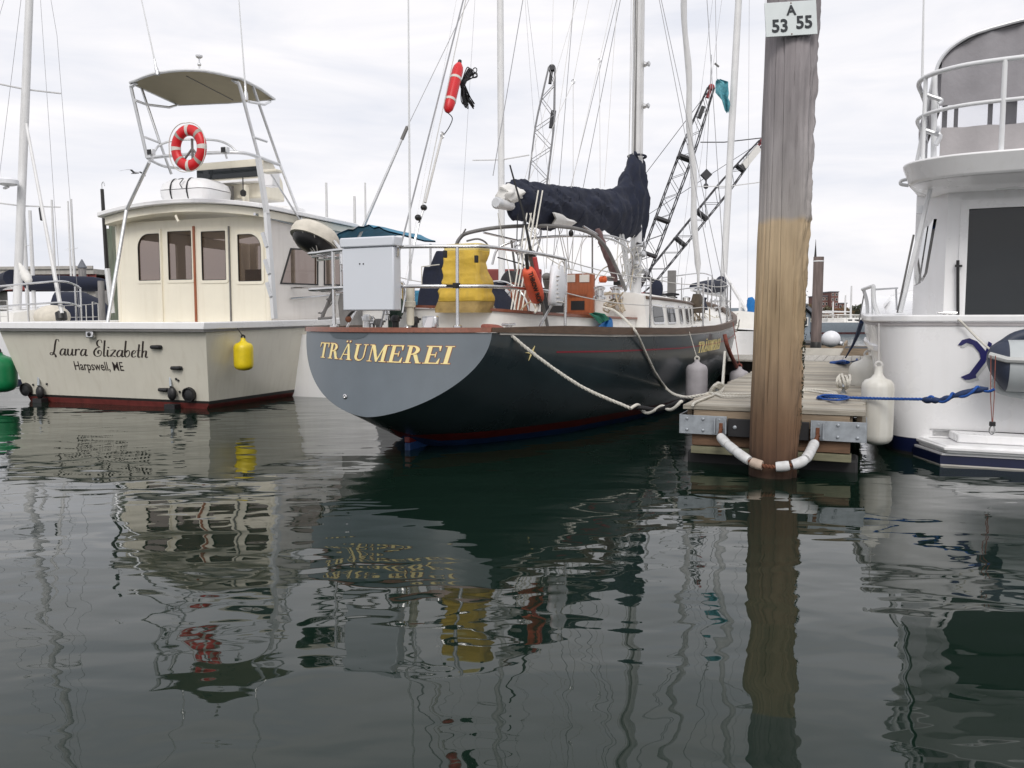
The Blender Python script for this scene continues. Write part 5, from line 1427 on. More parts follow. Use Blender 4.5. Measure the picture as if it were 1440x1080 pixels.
fender('fender', TR, p, .15, .44, 'grey_fender', 'grey fender on the yacht bow half hidden behind the timber piling', 'grey fenders between yacht and dock', 'rope_leather', (p.x - .15, p.y + .2, 1.2))

# ---------------------------------------------------------------- mooring lines of the yacht
T = TR.inverted(); 
q0 = TR @ hull_pt(.45, 1.16, 1); q1 = at(712, 465, 7.45); q2 = at(880, 572, 7.75); q3 = at(905, 575, 7.85); 
ml = thing('stern_line', 'white mooring line sagging from the yacht stern quarter to the dock corner', 'mooring line', I4, q2)
part(ml, 'rope', 'rope_white', lambda m: m.rope(catmull([at(712, 466, 7.3), at(760, 505, 7.4), at(820, 545, 7.55), at(886, 574, 7.7)], 10), .017), F=I4)
part(ml, 'chafe_sleeve', 'rope_leather', lambda m: m.tube(catmull([at(678, 459, 7.35), at(690, 461, 7.3), at(702, 463, 7.28), at(716, 469, 7.3)], 4), [.02, .026, .03, .032, .034, .035, .036, .036, .034, .032, .028, .024, .018], 10), F=I4, smooth=70)
part(ml, 'snubber', 'rope_black', lambda m: m.tube(catmull([at(884, 572, 7.7), at(900, 573, 7.75), at(925, 576, 7.6), at(948, 568, 7.4), at(962, 562, 7.35)], 6), .021, 8), F=I4)
def wound(m):
    base = catmull([at(886, 574, 7.7), at(905, 575, 7.76), at(925, 577, 7.6), at(945, 571, 7.4), at(958, 570, 7.3)], 12); N = len(base)
    m.tube([p + Vector((.012 * math.sin(2 * PI * 2.4 * i / N), -.035 * math.cos(2 * PI * 2.4 * i / N), .034 * math.sin(2 * PI * 2.4 * i / N))) for i, p in enumerate(base)], .016, 8)
part(ml, 'wound_end', 'rope_white', wound, F=I4, smooth=70)
sl_ = thing('spring_line', 'white mooring line from the yacht side deck down to the dock cleat', 'mooring line', I4, at(960, 557, 8.6))
part(sl_, 'rope', 'rope_white', lambda m: m.rope(catmull([at(848, 432, 9.9), at(866, 438, 9.75), at(891, 462, hull_D(891, 475, .05)), at(906, 492, hull_D(906, 492, .06)), at(922, 525, hull_D(922, 525, .10)), at(940, 549, hull_D(940, 549, .3)), at(960, 558, 8.2), at(985, 556, 8.0), at(1003, 551, 7.95)], 8), .016), F=I4)
part(sl_, 'knot', 'rope_white', lambda m: [m.tube(catmull([at(1000 + dx, 552 + dy, 7.95 + .05 * k), at(1006 + dx, 541 + dy, 7.9), at(1014 + dx, 545 + dy, 8.0), at(1010 + dx, 553 + dy, 7.95)], 5, closed=True), .016, 7, closed=True) for k, (dx, dy) in enumerate(((0, 0), (3, -2), (-2, 2)))], F=I4, smooth=70)
bl_ = thing('bow_line', 'white mooring line dropping steeply from the yacht bow to the dock', 'mooring line', I4, at(1016, 548, 9.4))
part(bl_, 'rope', 'rope_white', lambda m: m.rope([at(1019.5, 495, 10.0), at(1016, 546, 8.2)], .016), F=I4)
part(bl_, 'chafe_sleeve', 'rope_leather', lambda m: m.tube(catmull([at(1019, 470, 12.0), at(1022, 484, 12.0), at(1028, 500, 12.2), at(1036, 516, 12.6)], 4), .03, 8), F=I4)
DKZ = DZ
def on_dock(px, py, dz=.012): return DK @ (hit(px, py, DK, 'z', DKZ + dz))
dr = thing('dock_rope', 'white rope laid in loops along the dock boards left of the piling', 'rope', DK, (.4, .9, DKZ))
part(dr, 'rope', 'rope_white', lambda m: (m.rope(catmull([on_dock(px, py) for px, py in ((1008, 555), (1000, 552), (1020, 554), (1050, 554), (1080, 552), (1130, 551))], 6), .013), m.rope(catmull([on_dock(px, py, .02) for px, py in ((1006, 553), (1018, 557), (1045, 557.5), (1070, 556))], 6), .012), m.rope(catmull([on_dock(px, py, .012) for px, py in ((1003, 556), (990, 561), (978, 566), (974, 570))], 6), .012)), F=I4)
def dock_cleat(F, x, y, label):
    t = thing('dock_cleat', label, 'cleat', F, (x, y, DKZ))
    c = Vector((x, y, DKZ))
    part(t, 'horn', 'galv', lambda m: m.tube([c + Vector((0, -.14, .085)), c + Vector((0, -.05, .075)), c + Vector((0, .05, .075)), c + Vector((0, .14, .085))], [.012, .018, .018, .012], 8), F=F)
    for dy in (-.045, .045): part(t, 'foot', 'galv', lambda m: m.lathe([(.03, 0), (.03, .008), (.016, .02), (.016, .075)], c + Vector((0, dy, 0)), n=10), F=F)
    return t
c = hit(1009, 553, DK, 'z', DKZ); dock_cleat(DK, max(.08, c.x), c.y, 'galvanised cleat wrapped in white rope on the dock edge left of the piling')

# ---------------------------------------------------------------- more of the yacht's running gear
for k, (pts, r, mt) in enumerate([
    ([(700, 300, 2.7), (712, 360, 2.4), (722, 420, 2.0), (726, 446, 1.6)], .006, 'rope_white'),
    ([(745, 300, 2.6), (760, 350, 2.4), (786, 372, 2.6), (812, 381, 3.2), (850, 388, 4.2), (893, 396, 5.6)], .006, 'rope_white'),
    ([(700, 362, 2.5), (735, 372, 2.2), (760, 384, 2.4)], .008, 'rope_black'),
    ([(640, 344, 2.6), (650, 330, 2.7), (655, 322, 2.7)], .010, 'grey_tube'),
    ([(728, 300, 2.6), (727, 345, 2.3), (731, 395, 2.0), (728, 440, 1.8)], .007, 'rope_black'),
    ([(756, 440, 1.6), (748, 425, 1.6), (736, 432, 1.6), (725, 446, 1.6)], .009, 'rope_tan'),
    ([(836, 395, 4.4), (846, 380, 4.5), (858, 374, 4.6), (868, 380, 4.7), (875, 398, 4.8)], .008, 'rope_tan'),
    ([(870, 335, 6.6), (868, 370, 6.2), (874, 405, 5.6)], .009, 'rope_white'),
    ([(880, 335, 7.2), (890, 372, 7.0), (886, 408, 6.8)], .009, 'rope_tan'),
    ([(905, 335, 7.5), (910, 372, 7.3), (908, 412, 7.0)], .008, 'wire'),
    ([(893, 330, 7.5), (866, 366, 6.4), (842, 398, 5.2)], .008, 'rope_white')]):
    part(yacht, 'running_line', mt, lambda m: m.tube(tpath(pts, 5), r, 6))
# black sailbag and fishing-rod holder by the helm, coil of hose on the coaming
part(yacht, 'helm_cover', 'black', canvas_lump(700, 380, 724, 402, 2.75, .3, seed=21, top_in=.08), smooth=60)
def hose(m):
    c = hit(680, 440, TR, 'y', 1.1)
    for k in range(4): m.tube([c + Vector(((.13 - .012 * k) * math.cos(q), (.10 - .01 * k) * math.sin(q), .02 + .022 * k)) for q in [2 * PI * i / 22 for i in range(22)]], .011, 6, closed=True)
part(yacht, 'line_coil', 'rope_tan', hose, kind='stuff')
part(yacht, 'engine_panel', 'black', lambda m: m.box(tuple(hit(760, 440, TR, 'y', 3.9)), tuple(hit(793, 404, TR, 'y', 3.9) + Vector((0, .05, 0)))), bevel=.01)
part(yacht, 'compass', 'steel', lambda m: m.ball(hit(729, 345, TR, 'y', 2.35), .055, .055, .06, 14, 10))
for px, py, s_, mt in ((867, 398, 4.9, 'black'), (858, 392, 4.7, 'grey_tube'), (872, 404, 5.0, 'steel')):
    c = hit(px, py, TR, 'y', s_)
    part(yacht, 'clutch', mt, lambda m: m.box((c.x - .05, c.y, c.z - .03), (c.x + .05, c.y + .12, c.z + .04)), bevel=.01)
# ---------------------------------------------------------------- cream sportfishing boat (frame LE)
laura = thing('fishing_boat', 'cream cabin fishing boat with tall tube tower and script name on its transom', 'fishing boat', LE)
FB_T = [(0, 1.90), (2, 1.86), (5, 1.86), (7.5, 1.65), (9.5, 1.1), (10.8, .45), (11.4, .03)]
FS_T = [(0, 1.10), (3, 1.14), (6, 1.30), (9, 1.62), (11.4, 1.95)]
def fb_pt(s, t, side):
    """t 0 at the sheer, 1 at the keel"""
    B, zs = lerp_tab(FB_T, s), lerp_tab(FS_T, s)
    fl = .115 + .35 * max(0, (s - 6) / 5.4)
    z = zs + (-.45 - zs) * t
    w = B * (1 - fl * min(1, t / .72)) if t < .72 else B * (1 - fl) * (1 - ((t - .72) / .28) ** 1.5)
    y = s + (.40 * t * max(0, 1 - s / 1.5))
    return Vector((side * w, y, z))
FST = [0, .5, 1, 2, 3, 4, 5, 6, 7, 7.8, 8.6, 9.3, 10, 10.5, 10.9, 11.2, 11.4]
def zt(s, z): zs = lerp_tab(FS_T, s); return (zs - z) / (zs + .45)
def fstrip(m, za, zb_, n, side):
    rings = []
    for s in FST:
        t0 = 0 if za is None else zt(s, za); t1 = zt(s, zb_)
        rings.append([fb_pt(s, t0 + (t1 - t0) * i / n, side) for i in range(n + 1)])
    m.loft(rings, closed=False)
part(laura, 'hull', 'hull_cream', lambda m: [fstrip(m, None, .11, 8, sd) for sd in (1, -1)], smooth=45)
part(laura, 'waterline_stripe', 'black_line', lambda m: [fstrip(m, .11, .065, 1, sd) for sd in (1, -1)], smooth=45)
part(laura, 'bottom', 'bottom_red', lambda m: [fstrip(m, .065, -.4, 4, sd) for sd in (1, -1)], smooth=45)
def fty(z): return .40 * zt(0, z)
def ftrans(m, z0, z1, n=3):
    rows = []
    for i in range(n + 1):
        z = z0 + (z1 - z0) * i / n; w = fb_pt(0, zt(0, z), 1).x
        rows.append([Vector((w * (-1 + 2 * j / 10), fty(z), z)) for j in range(11)])
    m.loft(rows, closed=False)
ft = part(laura, 'transom', 'hull_cream', lambda m: ftrans(m, 1.10, .11, 5), smooth=45)
part(laura, 'transom_stripe', 'black_line', lambda m: ftrans(m, .11, .075), smooth=45)
part(laura, 'transom_bottom', 'bottom_red', lambda m: ftrans(m, .075, -.4), smooth=45)
# cap rail round the cockpit, moulded white with grey shadow line
def cap(m, z0, z1, o, inn):
    outer = [Vector((-lerp_tab(FB_T, s) - o, s, lerp_tab(FS_T, s))) for s in (6, 5, 4, 3, 2, 1, .3)] + [Vector((-1.90 - o, -.04 - o, 1.10)), Vector((1.90 + o, -.04 - o, 1.10))] + [Vector((lerp_tab(FB_T, s) + o, s, lerp_tab(FS_T, s))) for s in (.3, 1, 2, 3, 4, 5, 6)]
    rings = []
    for p in outer:
        q = Vector((p.x * (1 - inn / 1.8), max(p.y, -.04) + (inn if p.y < 0 else 0), p.z)); rings.append([Vector((p.x, p.y, p.z + z0)), Vector((q.x, q.y, q.z + z0)), Vector((q.x, q.y, q.z + z1)), Vector((p.x, p.y, p.z + z1))])
    m.loft(rings)
part(laura, 'cap_rail', 'gel_white', lambda m: cap(m, .002, .10, .035, .30), smooth=30, bevel=.012)
part(laura, 'rub_rail', 'grey_tube', lambda m: cap(m, -.028, .0, .022, .05), smooth=30)
part(laura, 'cockpit_sole', 'deck_white', lambda m: m.box((-1.55, .55, .4), (1.55, 3, .45)))
part(laura, 'foredeck', 'deck_white', lambda m: m.loft([[Vector((-lerp_tab(FB_T, s) * .98, s, lerp_tab(FS_T, s) - .01)), Vector((0, s, lerp_tab(FS_T, s) + .08)), Vector((lerp_tab(FB_T, s) * .98, s, lerp_tab(FS_T, s) - .01))] for s in (1.6, 3, 5, 6, 7, 8, 9, 10, 11, 11.3)], closed=False))
# script name: thick-and-thin pen strokes
SC = {
 'L': (.62, [[(.62, .86), (.56, 1.0), (.44, .96), (.36, .70), (.30, .36), (.22, .10), (.10, .0), (.0, .05), (.05, .15), (.20, .12), (.34, .0), (.36, -.14)]]),
 'E': (.62, [[(.56, .84), (.52, 1.0), (.36, 1.0), (.26, .84), (.30, .66), (.44, .58)], [(.44, .58), (.22, .50), (.06, .26), (.12, .04), (.30, -.01), (.48, .10), (.50, .30), (.40, .38), (.30, .28), (.34, .16)]]),
 'a': (.47, [[(.34, .36), (.22, .42), (.08, .28), (.04, .10), (.12, .0), (.24, .08), (.34, .32)], [(.38, .42), (.33, .10), (.37, .0), (.46, .06)]]),
 'u': (.49, [[(.08, .42), (.05, .12), (.12, .0), (.24, .06), (.34, .36)], [(.36, .42), (.32, .10), (.37, .0), (.46, .06)]]),
 'r': (.34, [[(.08, .42), (.04, .0)], [(.06, .22), (.16, .38), (.26, .42), (.30, .36)]]),
 'l': (.20, [[(.12, 1.0), (.06, .40), (.04, .08), (.09, .0), (.17, .05)]]),
 'i': (.20, [[(.09, .42), (.05, .10), (.09, .0), (.17, .05)], [(.13, .60), (.12, .54)]]),
 'z': (.40, [[(.05, .39), (.20, .42), (.34, .40), (.20, .22), (.04, .02), (.18, .05), (.34, .0)]]),
 'b': (.40, [[(.12, 1.0), (.06, .45), (.04, .10), (.14, .0), (.28, .10), (.32, .30), (.24, .42), (.08, .28)]]),
 'e': (.36, [[(.06, .18), (.20, .24), (.28, .34), (.20, .42), (.08, .30), (.05, .10), (.14, .0), (.30, .08)]]),
 't': (.25, [[(.14, .80), (.08, .30), (.06, .08), (.11, .0), (.19, .05)], [(-.02, .42), (.22, .43)]]),
 'h': (.42, [[(.12, 1.0), (.04, .0)], [(.05, .18), (.16, .38), (.27, .41), (.29, .30), (.26, .08), (.31, .0), (.39, .05)]]),
 ' ': (.34, []),
}
na, nb = hit(69, 499, LE, 'y', fty(.8)), hit(207, 503, LE, 'y', fty(.8))
capz = hit(78, 477, LE, 'y', fty(.8)).z - na.z
tw = sum(SC[c][0] for c in 'Laura Elizabeth')
def script_map(u, v, d):
    x = na.x + (nb.x - na.x) * u / tw + v * capz * .28; z = na.z + (nb.z - na.z) * u / tw + capz * v
    return Vector((x, fty(z) - d, z))
u0 = 0
for ch in 'Laura Elizabeth':
    adv, strokes = SC[ch]
    if strokes:
        mb = MB(LE)
        for si, stk in enumerate(strokes):
            P = catmull([Vector((p[0] + u0, p[1], 0)) for p in stk], 7)
            Lp, Rp = [], []
            for i, p in enumerate(P):
                a = P[max(0, i - 1)]; b = P[min(len(P) - 1, i + 1)]; d = (b - a)
                d = d.normalized() if d.length > 1e-9 else Vector((1, 0, 0))
                w = .013 + .030 * max(0, -d.y) ** 1.5 + (.006 if abs(d.y) > .6 else 0)
                nrm = Vector((-d.y, d.x, 0)); Lp.append(p + nrm * w); Rp.append(p - nrm * w)
            rings = []
            for i, (l_, r_) in enumerate(zip(Lp, Rp)):
                dd = .004 + .0006 * si + .00002 * i
                rings.append([script_map(l_.x, l_.y, dd), script_map(r_.x, r_.y, dd), script_map(r_.x, r_.y, -.002), script_map(l_.x, l_.y, -.002)])
            mb.loft(rings)
        mb.build('letter', 'ink', ft, smooth=0)
    u0 += adv
ha, hb_ = hit(103.5, 520, LE, 'y', fty(.6)), hit(173, 521.5, LE, 'y', fty(.6))
vs_, fs_ = text2d('Harpswell, ME', 1.0, .005, .004, 'LEFT'); xm = max(p.x for p in vs_)
k_ = (hb_.x - ha.x) / xm
part(ft, 'hailing_port', 'ink', lambda m: m.mesh([Vector((ha.x + p.x * k_, fty(ha.z + p.y * k_) - .004 - p.z, ha.z + p.y * k_ * 1.15 + (hb_.z - ha.z) * p.x / xm)) for p in vs_], fs_), F=LE, smooth=0)
# transom fittings
def on_t(px, py):
    p = hit(px, py, LE, 'y', .15); return hit(px, py, LE, 'y', fty(p.z))
c = on_t(130, 470); part(ft, 'stern_light', 'steel', lambda m: m.box((c.x - .07, c.y - .06, c.z - .05), (c.x + .07, c.y, c.z + .05)), F=LE, bevel=.012)
part(ft, 'stern_lens', 'black', lambda m: m.ball((c.x, c.y - .062, c.z), .032, .012, .03, 12, 8), F=LE)
for px, py in ((220, 488), (248.5, 517.5), (231, 548)):
    c = on_t(px, py); part(ft, 'vent_scoop', 'black', lambda m: m.tube([c + Vector((-.10, -.005, 0)), c + Vector((-.06, -.03, 0)), c + Vector((.08, -.03, 0)), c + Vector((.09, -.005, 0))], [.008, .026, .03, .026], 10), F=LE)
for px, py in ((39, 547), (268, 554)):
    c = on_t(px, py); part(ft, 'exhaust', 'black', lambda m: (m.lathe([(.10, 0), (.10, .06), (.085, .06), (.08, .01)], c, (0, -1, -.15), 20), m.ball(c + Vector((0, -.03, .0)), .085, .03, .10, 14, 8)), F=LE)
for px, py in ((57, 540), (242, 541)):
    c = on_t(px, py); part(ft, 'trim_ram', 'galv', lambda m: (m.tube([c + Vector((-.02, -.01, .10)), c + Vector((.03, -.06, -.02))], .018, 8),), F=LE)
    part(ft, 'trim_bracket', 'black', lambda m: (m.ball(c + Vector((.03, -.04, -.12)), .07, .05, .10, 12, 8), m.box((c.x - .06, c.y - .1, -.12), (c.x + .12, c.y + .02, .06))), F=LE)
for px, py in ((47, 541), (66, 540), (251, 535), (253, 551), (248, 533)):
    c = on_t(px, py); part(ft, 'drain', 'black_line', lambda m: m.lathe([(.018, 0), (.016, .012), (.004, .014)], c, (0, -1, 0), 10), F=LE)

# ------------- deckhouse
CY = 1.9; CZ = 2.80
def bk(px, py): return hit(px, py, LE, 'y', CY)
CW_ = bk(376, 380).x
print('bulkhead', bk(178, 380).x, CW_, bk(270, 318).z)
house = part(laura, 'port_wall', 'cream', lambda m: m.plate([(CY + .06, 1.1), (5.8, 1.15), (5.4, CZ), (CY + .06, CZ)], [rrect(2.0, 1.75, 3.3, 2.62), rrect(3.5, 1.75, 4.9, 2.62)], (-CW_, 0, 0), (0, 1, 0), (0, 0, 1), .05), smooth=30)
wp = []
win_px = [(195, 396, 225, 327, (0.03, .03, .03, .24)), (237, 395, 270, 323, (.03,) * 4), (284, 395.5, 318, 323, (.03,) * 4), (335, 397, 368, 327, (.03, .03, .24, .03))]
holes = []; rects = []
for (x0, y0, x1, y1, rad) in win_px:
    a = bk(x0, y0); b = bk(x1, y1); rects.append((a.x, a.z, b.x, b.z, rad)); holes.append(rrect(a.x, a.z, b.x, b.z, rad, 6))
part(laura, 'aft_bulkhead', 'cream', lambda m: m.plate([(-CW_, 1.05), (CW_, 1.05), (CW_, CZ + .05), (-CW_, CZ + .05)], holes, (0, CY, 0), (1, 0, 0), (0, 0, 1), .05), smooth=25)
for i, (x0, z0, x1, z1, rad) in enumerate(rects):
    f = part(laura, 'window', 'cream', lambda m: m.plate(rrect(x0 - .035, z0 - .035, x1 + .035, z1 + .035, tuple(r + .03 for r in rad), 6), [rrect(x0 + .012, z0 + .012, x1 - .012, z1 - .012, tuple(max(.01, r - .012) for r in rad), 6)], (0, CY - .012, 0), (1, 0, 0), (0, 0, 1), .011), smooth=25)
    part(f, 'gasket', 'black', lambda m: m.plate(rrect(x0 + .0125, z0 + .0125, x1 - .0125, z1 - .0125, tuple(max(.01, r - .012) for r in rad), 6), [rrect(x0 + .022, z0 + .022, x1 - .022, z1 - .022, tuple(max(.01, r - .02) for r in rad), 6)], (0, CY - .010, 0), (1, 0, 0), (0, 0, 1), .012), F=LE, smooth=25)
    part(f, 'pane', 'glass_brown', lambda m: m.prism(rrect(x0, z0, x1, z1, rad, 6), (0, CY + .02, 0), (1, 0, 0), (0, 0, 1), .006), F=LE, smooth=25)
for px, mt, w in ((277, 'teak_door', .016), (326, 'grey_tube', .009), (230.5, 'cream', .008)):
    a, b = bk(px, 455), bk(px, 318 if px != 230.5 else 322)
    part(laura, 'door_post', mt, lambda m: m.box((a.x - w, CY - .03, 1.06), (a.x + w, CY - .0005, b.z)), bevel=.003)
for sx in (1, -1): part(laura, 'corner_post', 'cream', lambda m: m.lathe([(.05, 1.06), (.05, CZ + .04)], (sx * (CW_ - .01), CY + .03, 0), n=12))
# starboard side wall with large raked windows
def sd(px, py): return hit(px, py, LE, 'x', CW_)
sa = [sd(395, 398), sd(409, 350), sd(446, 352), sd(446, 400)]; sb = [sd(456, 400), sd(456, 352), sd(484, 353), sd(488, 401)]
sh = [[(p.y, p.z) for p in sa], [(p.y, p.z) for p in sb]]
part(laura, 'side_wall', 'wall_white', lambda m: m.plate([(CY + .06, 1.1), (6.6, 1.15), (6.6, 1.75), (5.0, CZ + .05), (CY + .06, CZ + .05)], sh, (CW_, 0, 0), (0, 1, 0), (0, 0, 1), .05), smooth=25)
for hh in sh:
    cx = sum(p[0] for p in hh) / 4; cz = sum(p[1] for p in hh) / 4
    big = [(cx + (p[0] - cx) * 1.05, cz + (p[1] - cz) * 1.05) for p in hh]; sml = [(cx + (p[0] - cx) * .97, cz + (p[1] - cz) * .97) for p in hh]
    f = part(laura, 'window', 'black_line', lambda m: m.plate(big, [sml], (CW_ + .012, 0, 0), (0, 1, 0), (0, 0, 1), .011), smooth=25)
    part(f, 'pane', 'glass_brown', lambda m: m.prism(hh, (CW_ - .015, 0, 0), (0, 1, 0), (0, 0, 1), .006), F=LE)
part(laura, 'side_rail', 'steel', lambda m: m.tube([sd(404, 420) + Vector((.06, 0, 0)), sd(486, 413) + Vector((.06, 0, 0))], .018, 8))
# interior seen through the panes: windscreen frame, helm chair, dash
part(laura, 'windscreen', 'cream', lambda m: m.plate([(-CW_ + .06, 1.2), (CW_ - .06, 1.2), (CW_ - .06, CZ), (-CW_ + .06, CZ)], [rrect(-1.28, 1.6, -.45, 2.76), rrect(-.38, 1.6, .38, 2.76), rrect(.45, 1.6, 1.28, 2.76)], (0, 5.3, 0), (1, 0, 0), (0, 0, 1), .05), smooth=25)
part(laura, 'cabin_sole', 'teak_brown', lambda m: m.box((-1.35, 1.7, .9), (1.35, 5.2, 1.0)))
hs = part(laura, 'helm_seat', 'tan_under', lambda m: (m.lathe([(.05, 1), (.05, 1.5)], (.5, 3.2, 0), n=10), m.box((.25, 3.0, 1.5), (.75, 3.4, 1.62)), m.box((.25, 2.95, 1.62), (.75, 3.03, 2.1))), bevel=.03)
part(laura, 'dash', 'cream', lambda m: m.box((-1.3, 4.5, 1.0), (1.3, 5.25, 1.6)), bevel=.05)
# roof: crowned slab overhanging the bulkhead
def roof(m, z0, thick, hw, y0, y1, crown=.13, in_=0):
    rings = []
    for y, f in ((y0, .97), (y0 + .06, 1.0), (y0 + 1.5, 1), (y1 - .5, .98), (y1, .85)):
        top = []; bot = []
        for j in range(15):
            x = hw * f * (-1 + 2 * j / 14); e = (x / hw)
            top.append(Vector((x, y + .10 * e * e * (1 if y < y0 + .2 else 0), z0 + thick + crown * (1 - e * e))))
            bot.append(Vector((x, y + .10 * e * e * (1 if y < y0 + .2 else 0), z0 + crown * (1 - e * e))))
        rings.append(top + bot[::-1])
    m.loft(rings)
part(laura, 'roof', 'gel_white', lambda m: roof(m, CZ + .12, .07, CW_ + .14, CY - .40, 4.9), smooth=35, bevel=.012)
part(laura, 'roof_moulding', 'cream', lambda m: roof(m, CZ + .0, .118, CW_ + .08, CY - .30, 4.8), smooth=35)
c = hit(247, 303, LE, 'y', CY - .42)
part(laura, 'roof_hook', 'cream', lambda m: m.tube([c, c + Vector((.05, 0, -.10))], .02, 8))
# ------------- flybridge console and screen
def fy(px, py, y): return hit(px, py, LE, 'y', y)
a, b = fy(278, 300, 2.9), fy(370, 222, 2.9)
fbz0, fbz1 = 3.05, b.z
fl = part(laura, 'flybridge', 'cream', lambda m: m.prism([(2.9, fbz0 + .25), (3.5, fbz0 + .25), (3.45, fbz0 + .6), (3.15, fbz1), (2.9, fbz1)], (a.x, 0, 0), (0, 1, 0), (0, 0, 1), -(b.x - a.x)), smooth=30, bevel=.03)
g0, g1 = fy(277, 254, 2.88), fy(366, 233, 2.88)
part(fl, 'screen', 'glass_dark', lambda m: m.box((g0.x, 2.872, g0.z), (g1.x, 2.897, g1.z)), F=LE, bevel=.01)
g0, g1 = fy(279, 259, 2.85), fy(370, 256, 2.85)
part(fl, 'shelf', 'gel_white', lambda m: m.box((g0.x, 2.7, g0.z), (g1.x, 2.895, g1.z)), F=LE)
for px in (322, 343):
    g0 = fy(px, 290, 2.7)
    part(fl, 'post', 'cream' if px > 330 else 'grey_tube', lambda m: m.box((g0.x - .04, 2.72, 3.05), (g0.x + .04, 2.79, g1.z - .05)), F=LE)
c = fy(342, 271, 2.6); part(laura, 'deck_light', 'black', lambda m: (m.lathe([(.03, -.06), (.05, -.03), (.05, .02), (.02, .05)], c, n=12), m.rod(c, c + Vector((0, 0, .25)), .01)))
# radar box and searchlight
g0, g1 = fy(378, 302, 3.2), fy(412, 291, 3.2)
rad = part(laura, 'radar', 'gel_white', lambda m: m.loft([[Vector((g0.x + .0, 3.1 + d, 3.02)), Vector((g1.x, 3.1 + d, 3.02)), Vector((g1.x - .02, 3.15 + d * .8, 3.18)), Vector((g0.x + .03, 3.15 + d * .8, 3.20))] for d in (0, .55)]), bevel=.02)
vs_, fs_ = text2d('FURUNO', 1, .02, .003); xm = max(p.x for p in vs_)
part(rad, 'lettering', 'ink', lambda m: m.mesh([Vector(((g0.x + g1.x) / 2 + p.x * .13 / xm, 3.11 - .012 - p.z, 3.10 + p.y * .13 / xm)) for p in vs_], fs_), F=LE, smooth=0)
part(rad, 'stripe', 'teal_canvas', lambda m: m.box((g0.x + .04, 3.092, 3.045), (g1.x - .03, 3.0995, 3.075)), F=LE)
part(laura, 'horn', 'black', lambda m: m.lathe([(.03, 0), (.04, .08), (.05, .1)], fy(431, 318, 3.2) + Vector((0, 0, .02)), (1, -.3, 0), 12))
part(laura, 'roof_rail', 'steel', lambda m: m.tube([hit(358, 301, LE, 'x', 1.5), hit(428, 319, LE, 'x', 1.5)], .025, 8))

# ------------- tube tower and hardtop
ZT = 5.10
tw_ = thing('tube_tower', 'aluminium tube tower with tan hardtop standing on the fishing boat', 'tower', LE, (0, 2.0, 1.15))
def zt_(px, py, z=ZT): return hit(px, py, LE, 'z', z)
corn = [zt_(183, 117), zt_(338, 111), zt_(386, 140), zt_(251, 148)]
# hardtop: rounded aft edge
aft = catmull([corn[0], zt_(222, 103.5), zt_(280, 100), corn[1]], 6)
outline = aft + [corn[1].lerp(corn[2], .5) + Vector((.04, 0, 0)), corn[2], corn[2].lerp(corn[3], .5) + Vector((0, .05, 0)), corn[3]]
cen = sum(outline, Vector()) / len(outline)
def slab(m, z0, z1, k, crown):
    lo = [cen + (p - cen) * k for p in outline]
    m.loft([[Vector((p.x, p.y, z0)) for p in lo], [Vector((p.x, p.y, z1)) for p in lo], [Vector((cen.x + (p.x - cen.x) * .6, cen.y + (p.y - cen.y) * .6, z1 + crown)) for p in lo]])
part(tw_, 'hardtop', 'tan_under', lambda m: slab(m, ZT, ZT + .03, .985, .04), F=LE)
part(tw_, 'hardtop_rim', 'alu_white', lambda m: m.tube([p + Vector((0, 0, .012)) for p in outline], .024, 8, closed=True), F=LE)
part(tw_, 'hardtop_seam', 'grey_tube', lambda m: m.tube([zt_(262, 107, ZT - .006), zt_(328, 141, ZT - .006)], .008, 5), F=LE)
RZ = 3.93
def rz(px, py, z=RZ): return hit(px, py, LE, 'z', z)
r_pa, r_sa, r_sf = rz(207, 222), rz(364, 221), rz(393, 232)
r_pf = rz(262, 236)
def tw(name, pts, r=.028, mat='alu', n=10): return part(tw_, name, mat, lambda m: m.tube(pts, r, n), F=LE)
def leg(p_top, p_bot, bend=.12):
    a, b = Vector(p_top), Vector(p_bot); mid = a.lerp(b, .06) + Vector((0, -.0, 0)); return catmull([a + (cen - a) * .12, a + (cen - a) * .03 + Vector((0, 0, -.05)), a.lerp(b, .08), a.lerp(b, .5), b], 4)
tw('upper_leg', leg(corn[0], r_pa)); tw('upper_leg', leg(corn[1] + Vector((-.05, 0, 0)), r_sa))
pf_top = zt_(201, 126); sf_top = zt_(350, 125)
r_pf2 = rz(226, 226); r_sf2 = rz(394, 232)
tw('upper_leg', [corn[0].lerp(corn[3], .22), fy(225, 201, 2.2), fy(241, 245, 2.4)], .022); tw('upper_leg', [corn[1].lerp(corn[2], .35), r_sf2, fy(426, 315, 2.6)], .024)
tw('brace', [fy(204, 193, 1.2), fy(225, 201, 2.2)], .018); tw('brace', [fy(357, 193, .9), fy(375, 199, 1.3)], .018)
tw('brace', [fy(190, 141, 1.1), fy(206, 147, 1.6), fy(238, 151, 2.3), corn[3].lerp(corn[0], .05) + Vector((0, 0, -.02))], .02)
tw('brace', [fy(350, 143, 1.2), fy(372, 147, 2.2), corn[2] + Vector((-.05, -.05, -.04))], .02)
tw('ring_rail', catmull([rz(207, 222), rz(240, 219), rz(300, 215), rz(340, 215), rz(364, 221), rz(385, 229), rz(394, 232)], 5), .028)
tw('ring_rail', catmull([rz(209, 224), rz(232, 234), rz(262, 237), rz(300, 238)], 5), .024)
tw('back_hoop', catmull([fy(217, 214, 1.9), fy(225, 204, 2.0), fy(250, 197, 2.2), fy(300, 197, 2.4), fy(322, 204, 2.4), fy(333, 214, 2.4)], 5), .018)
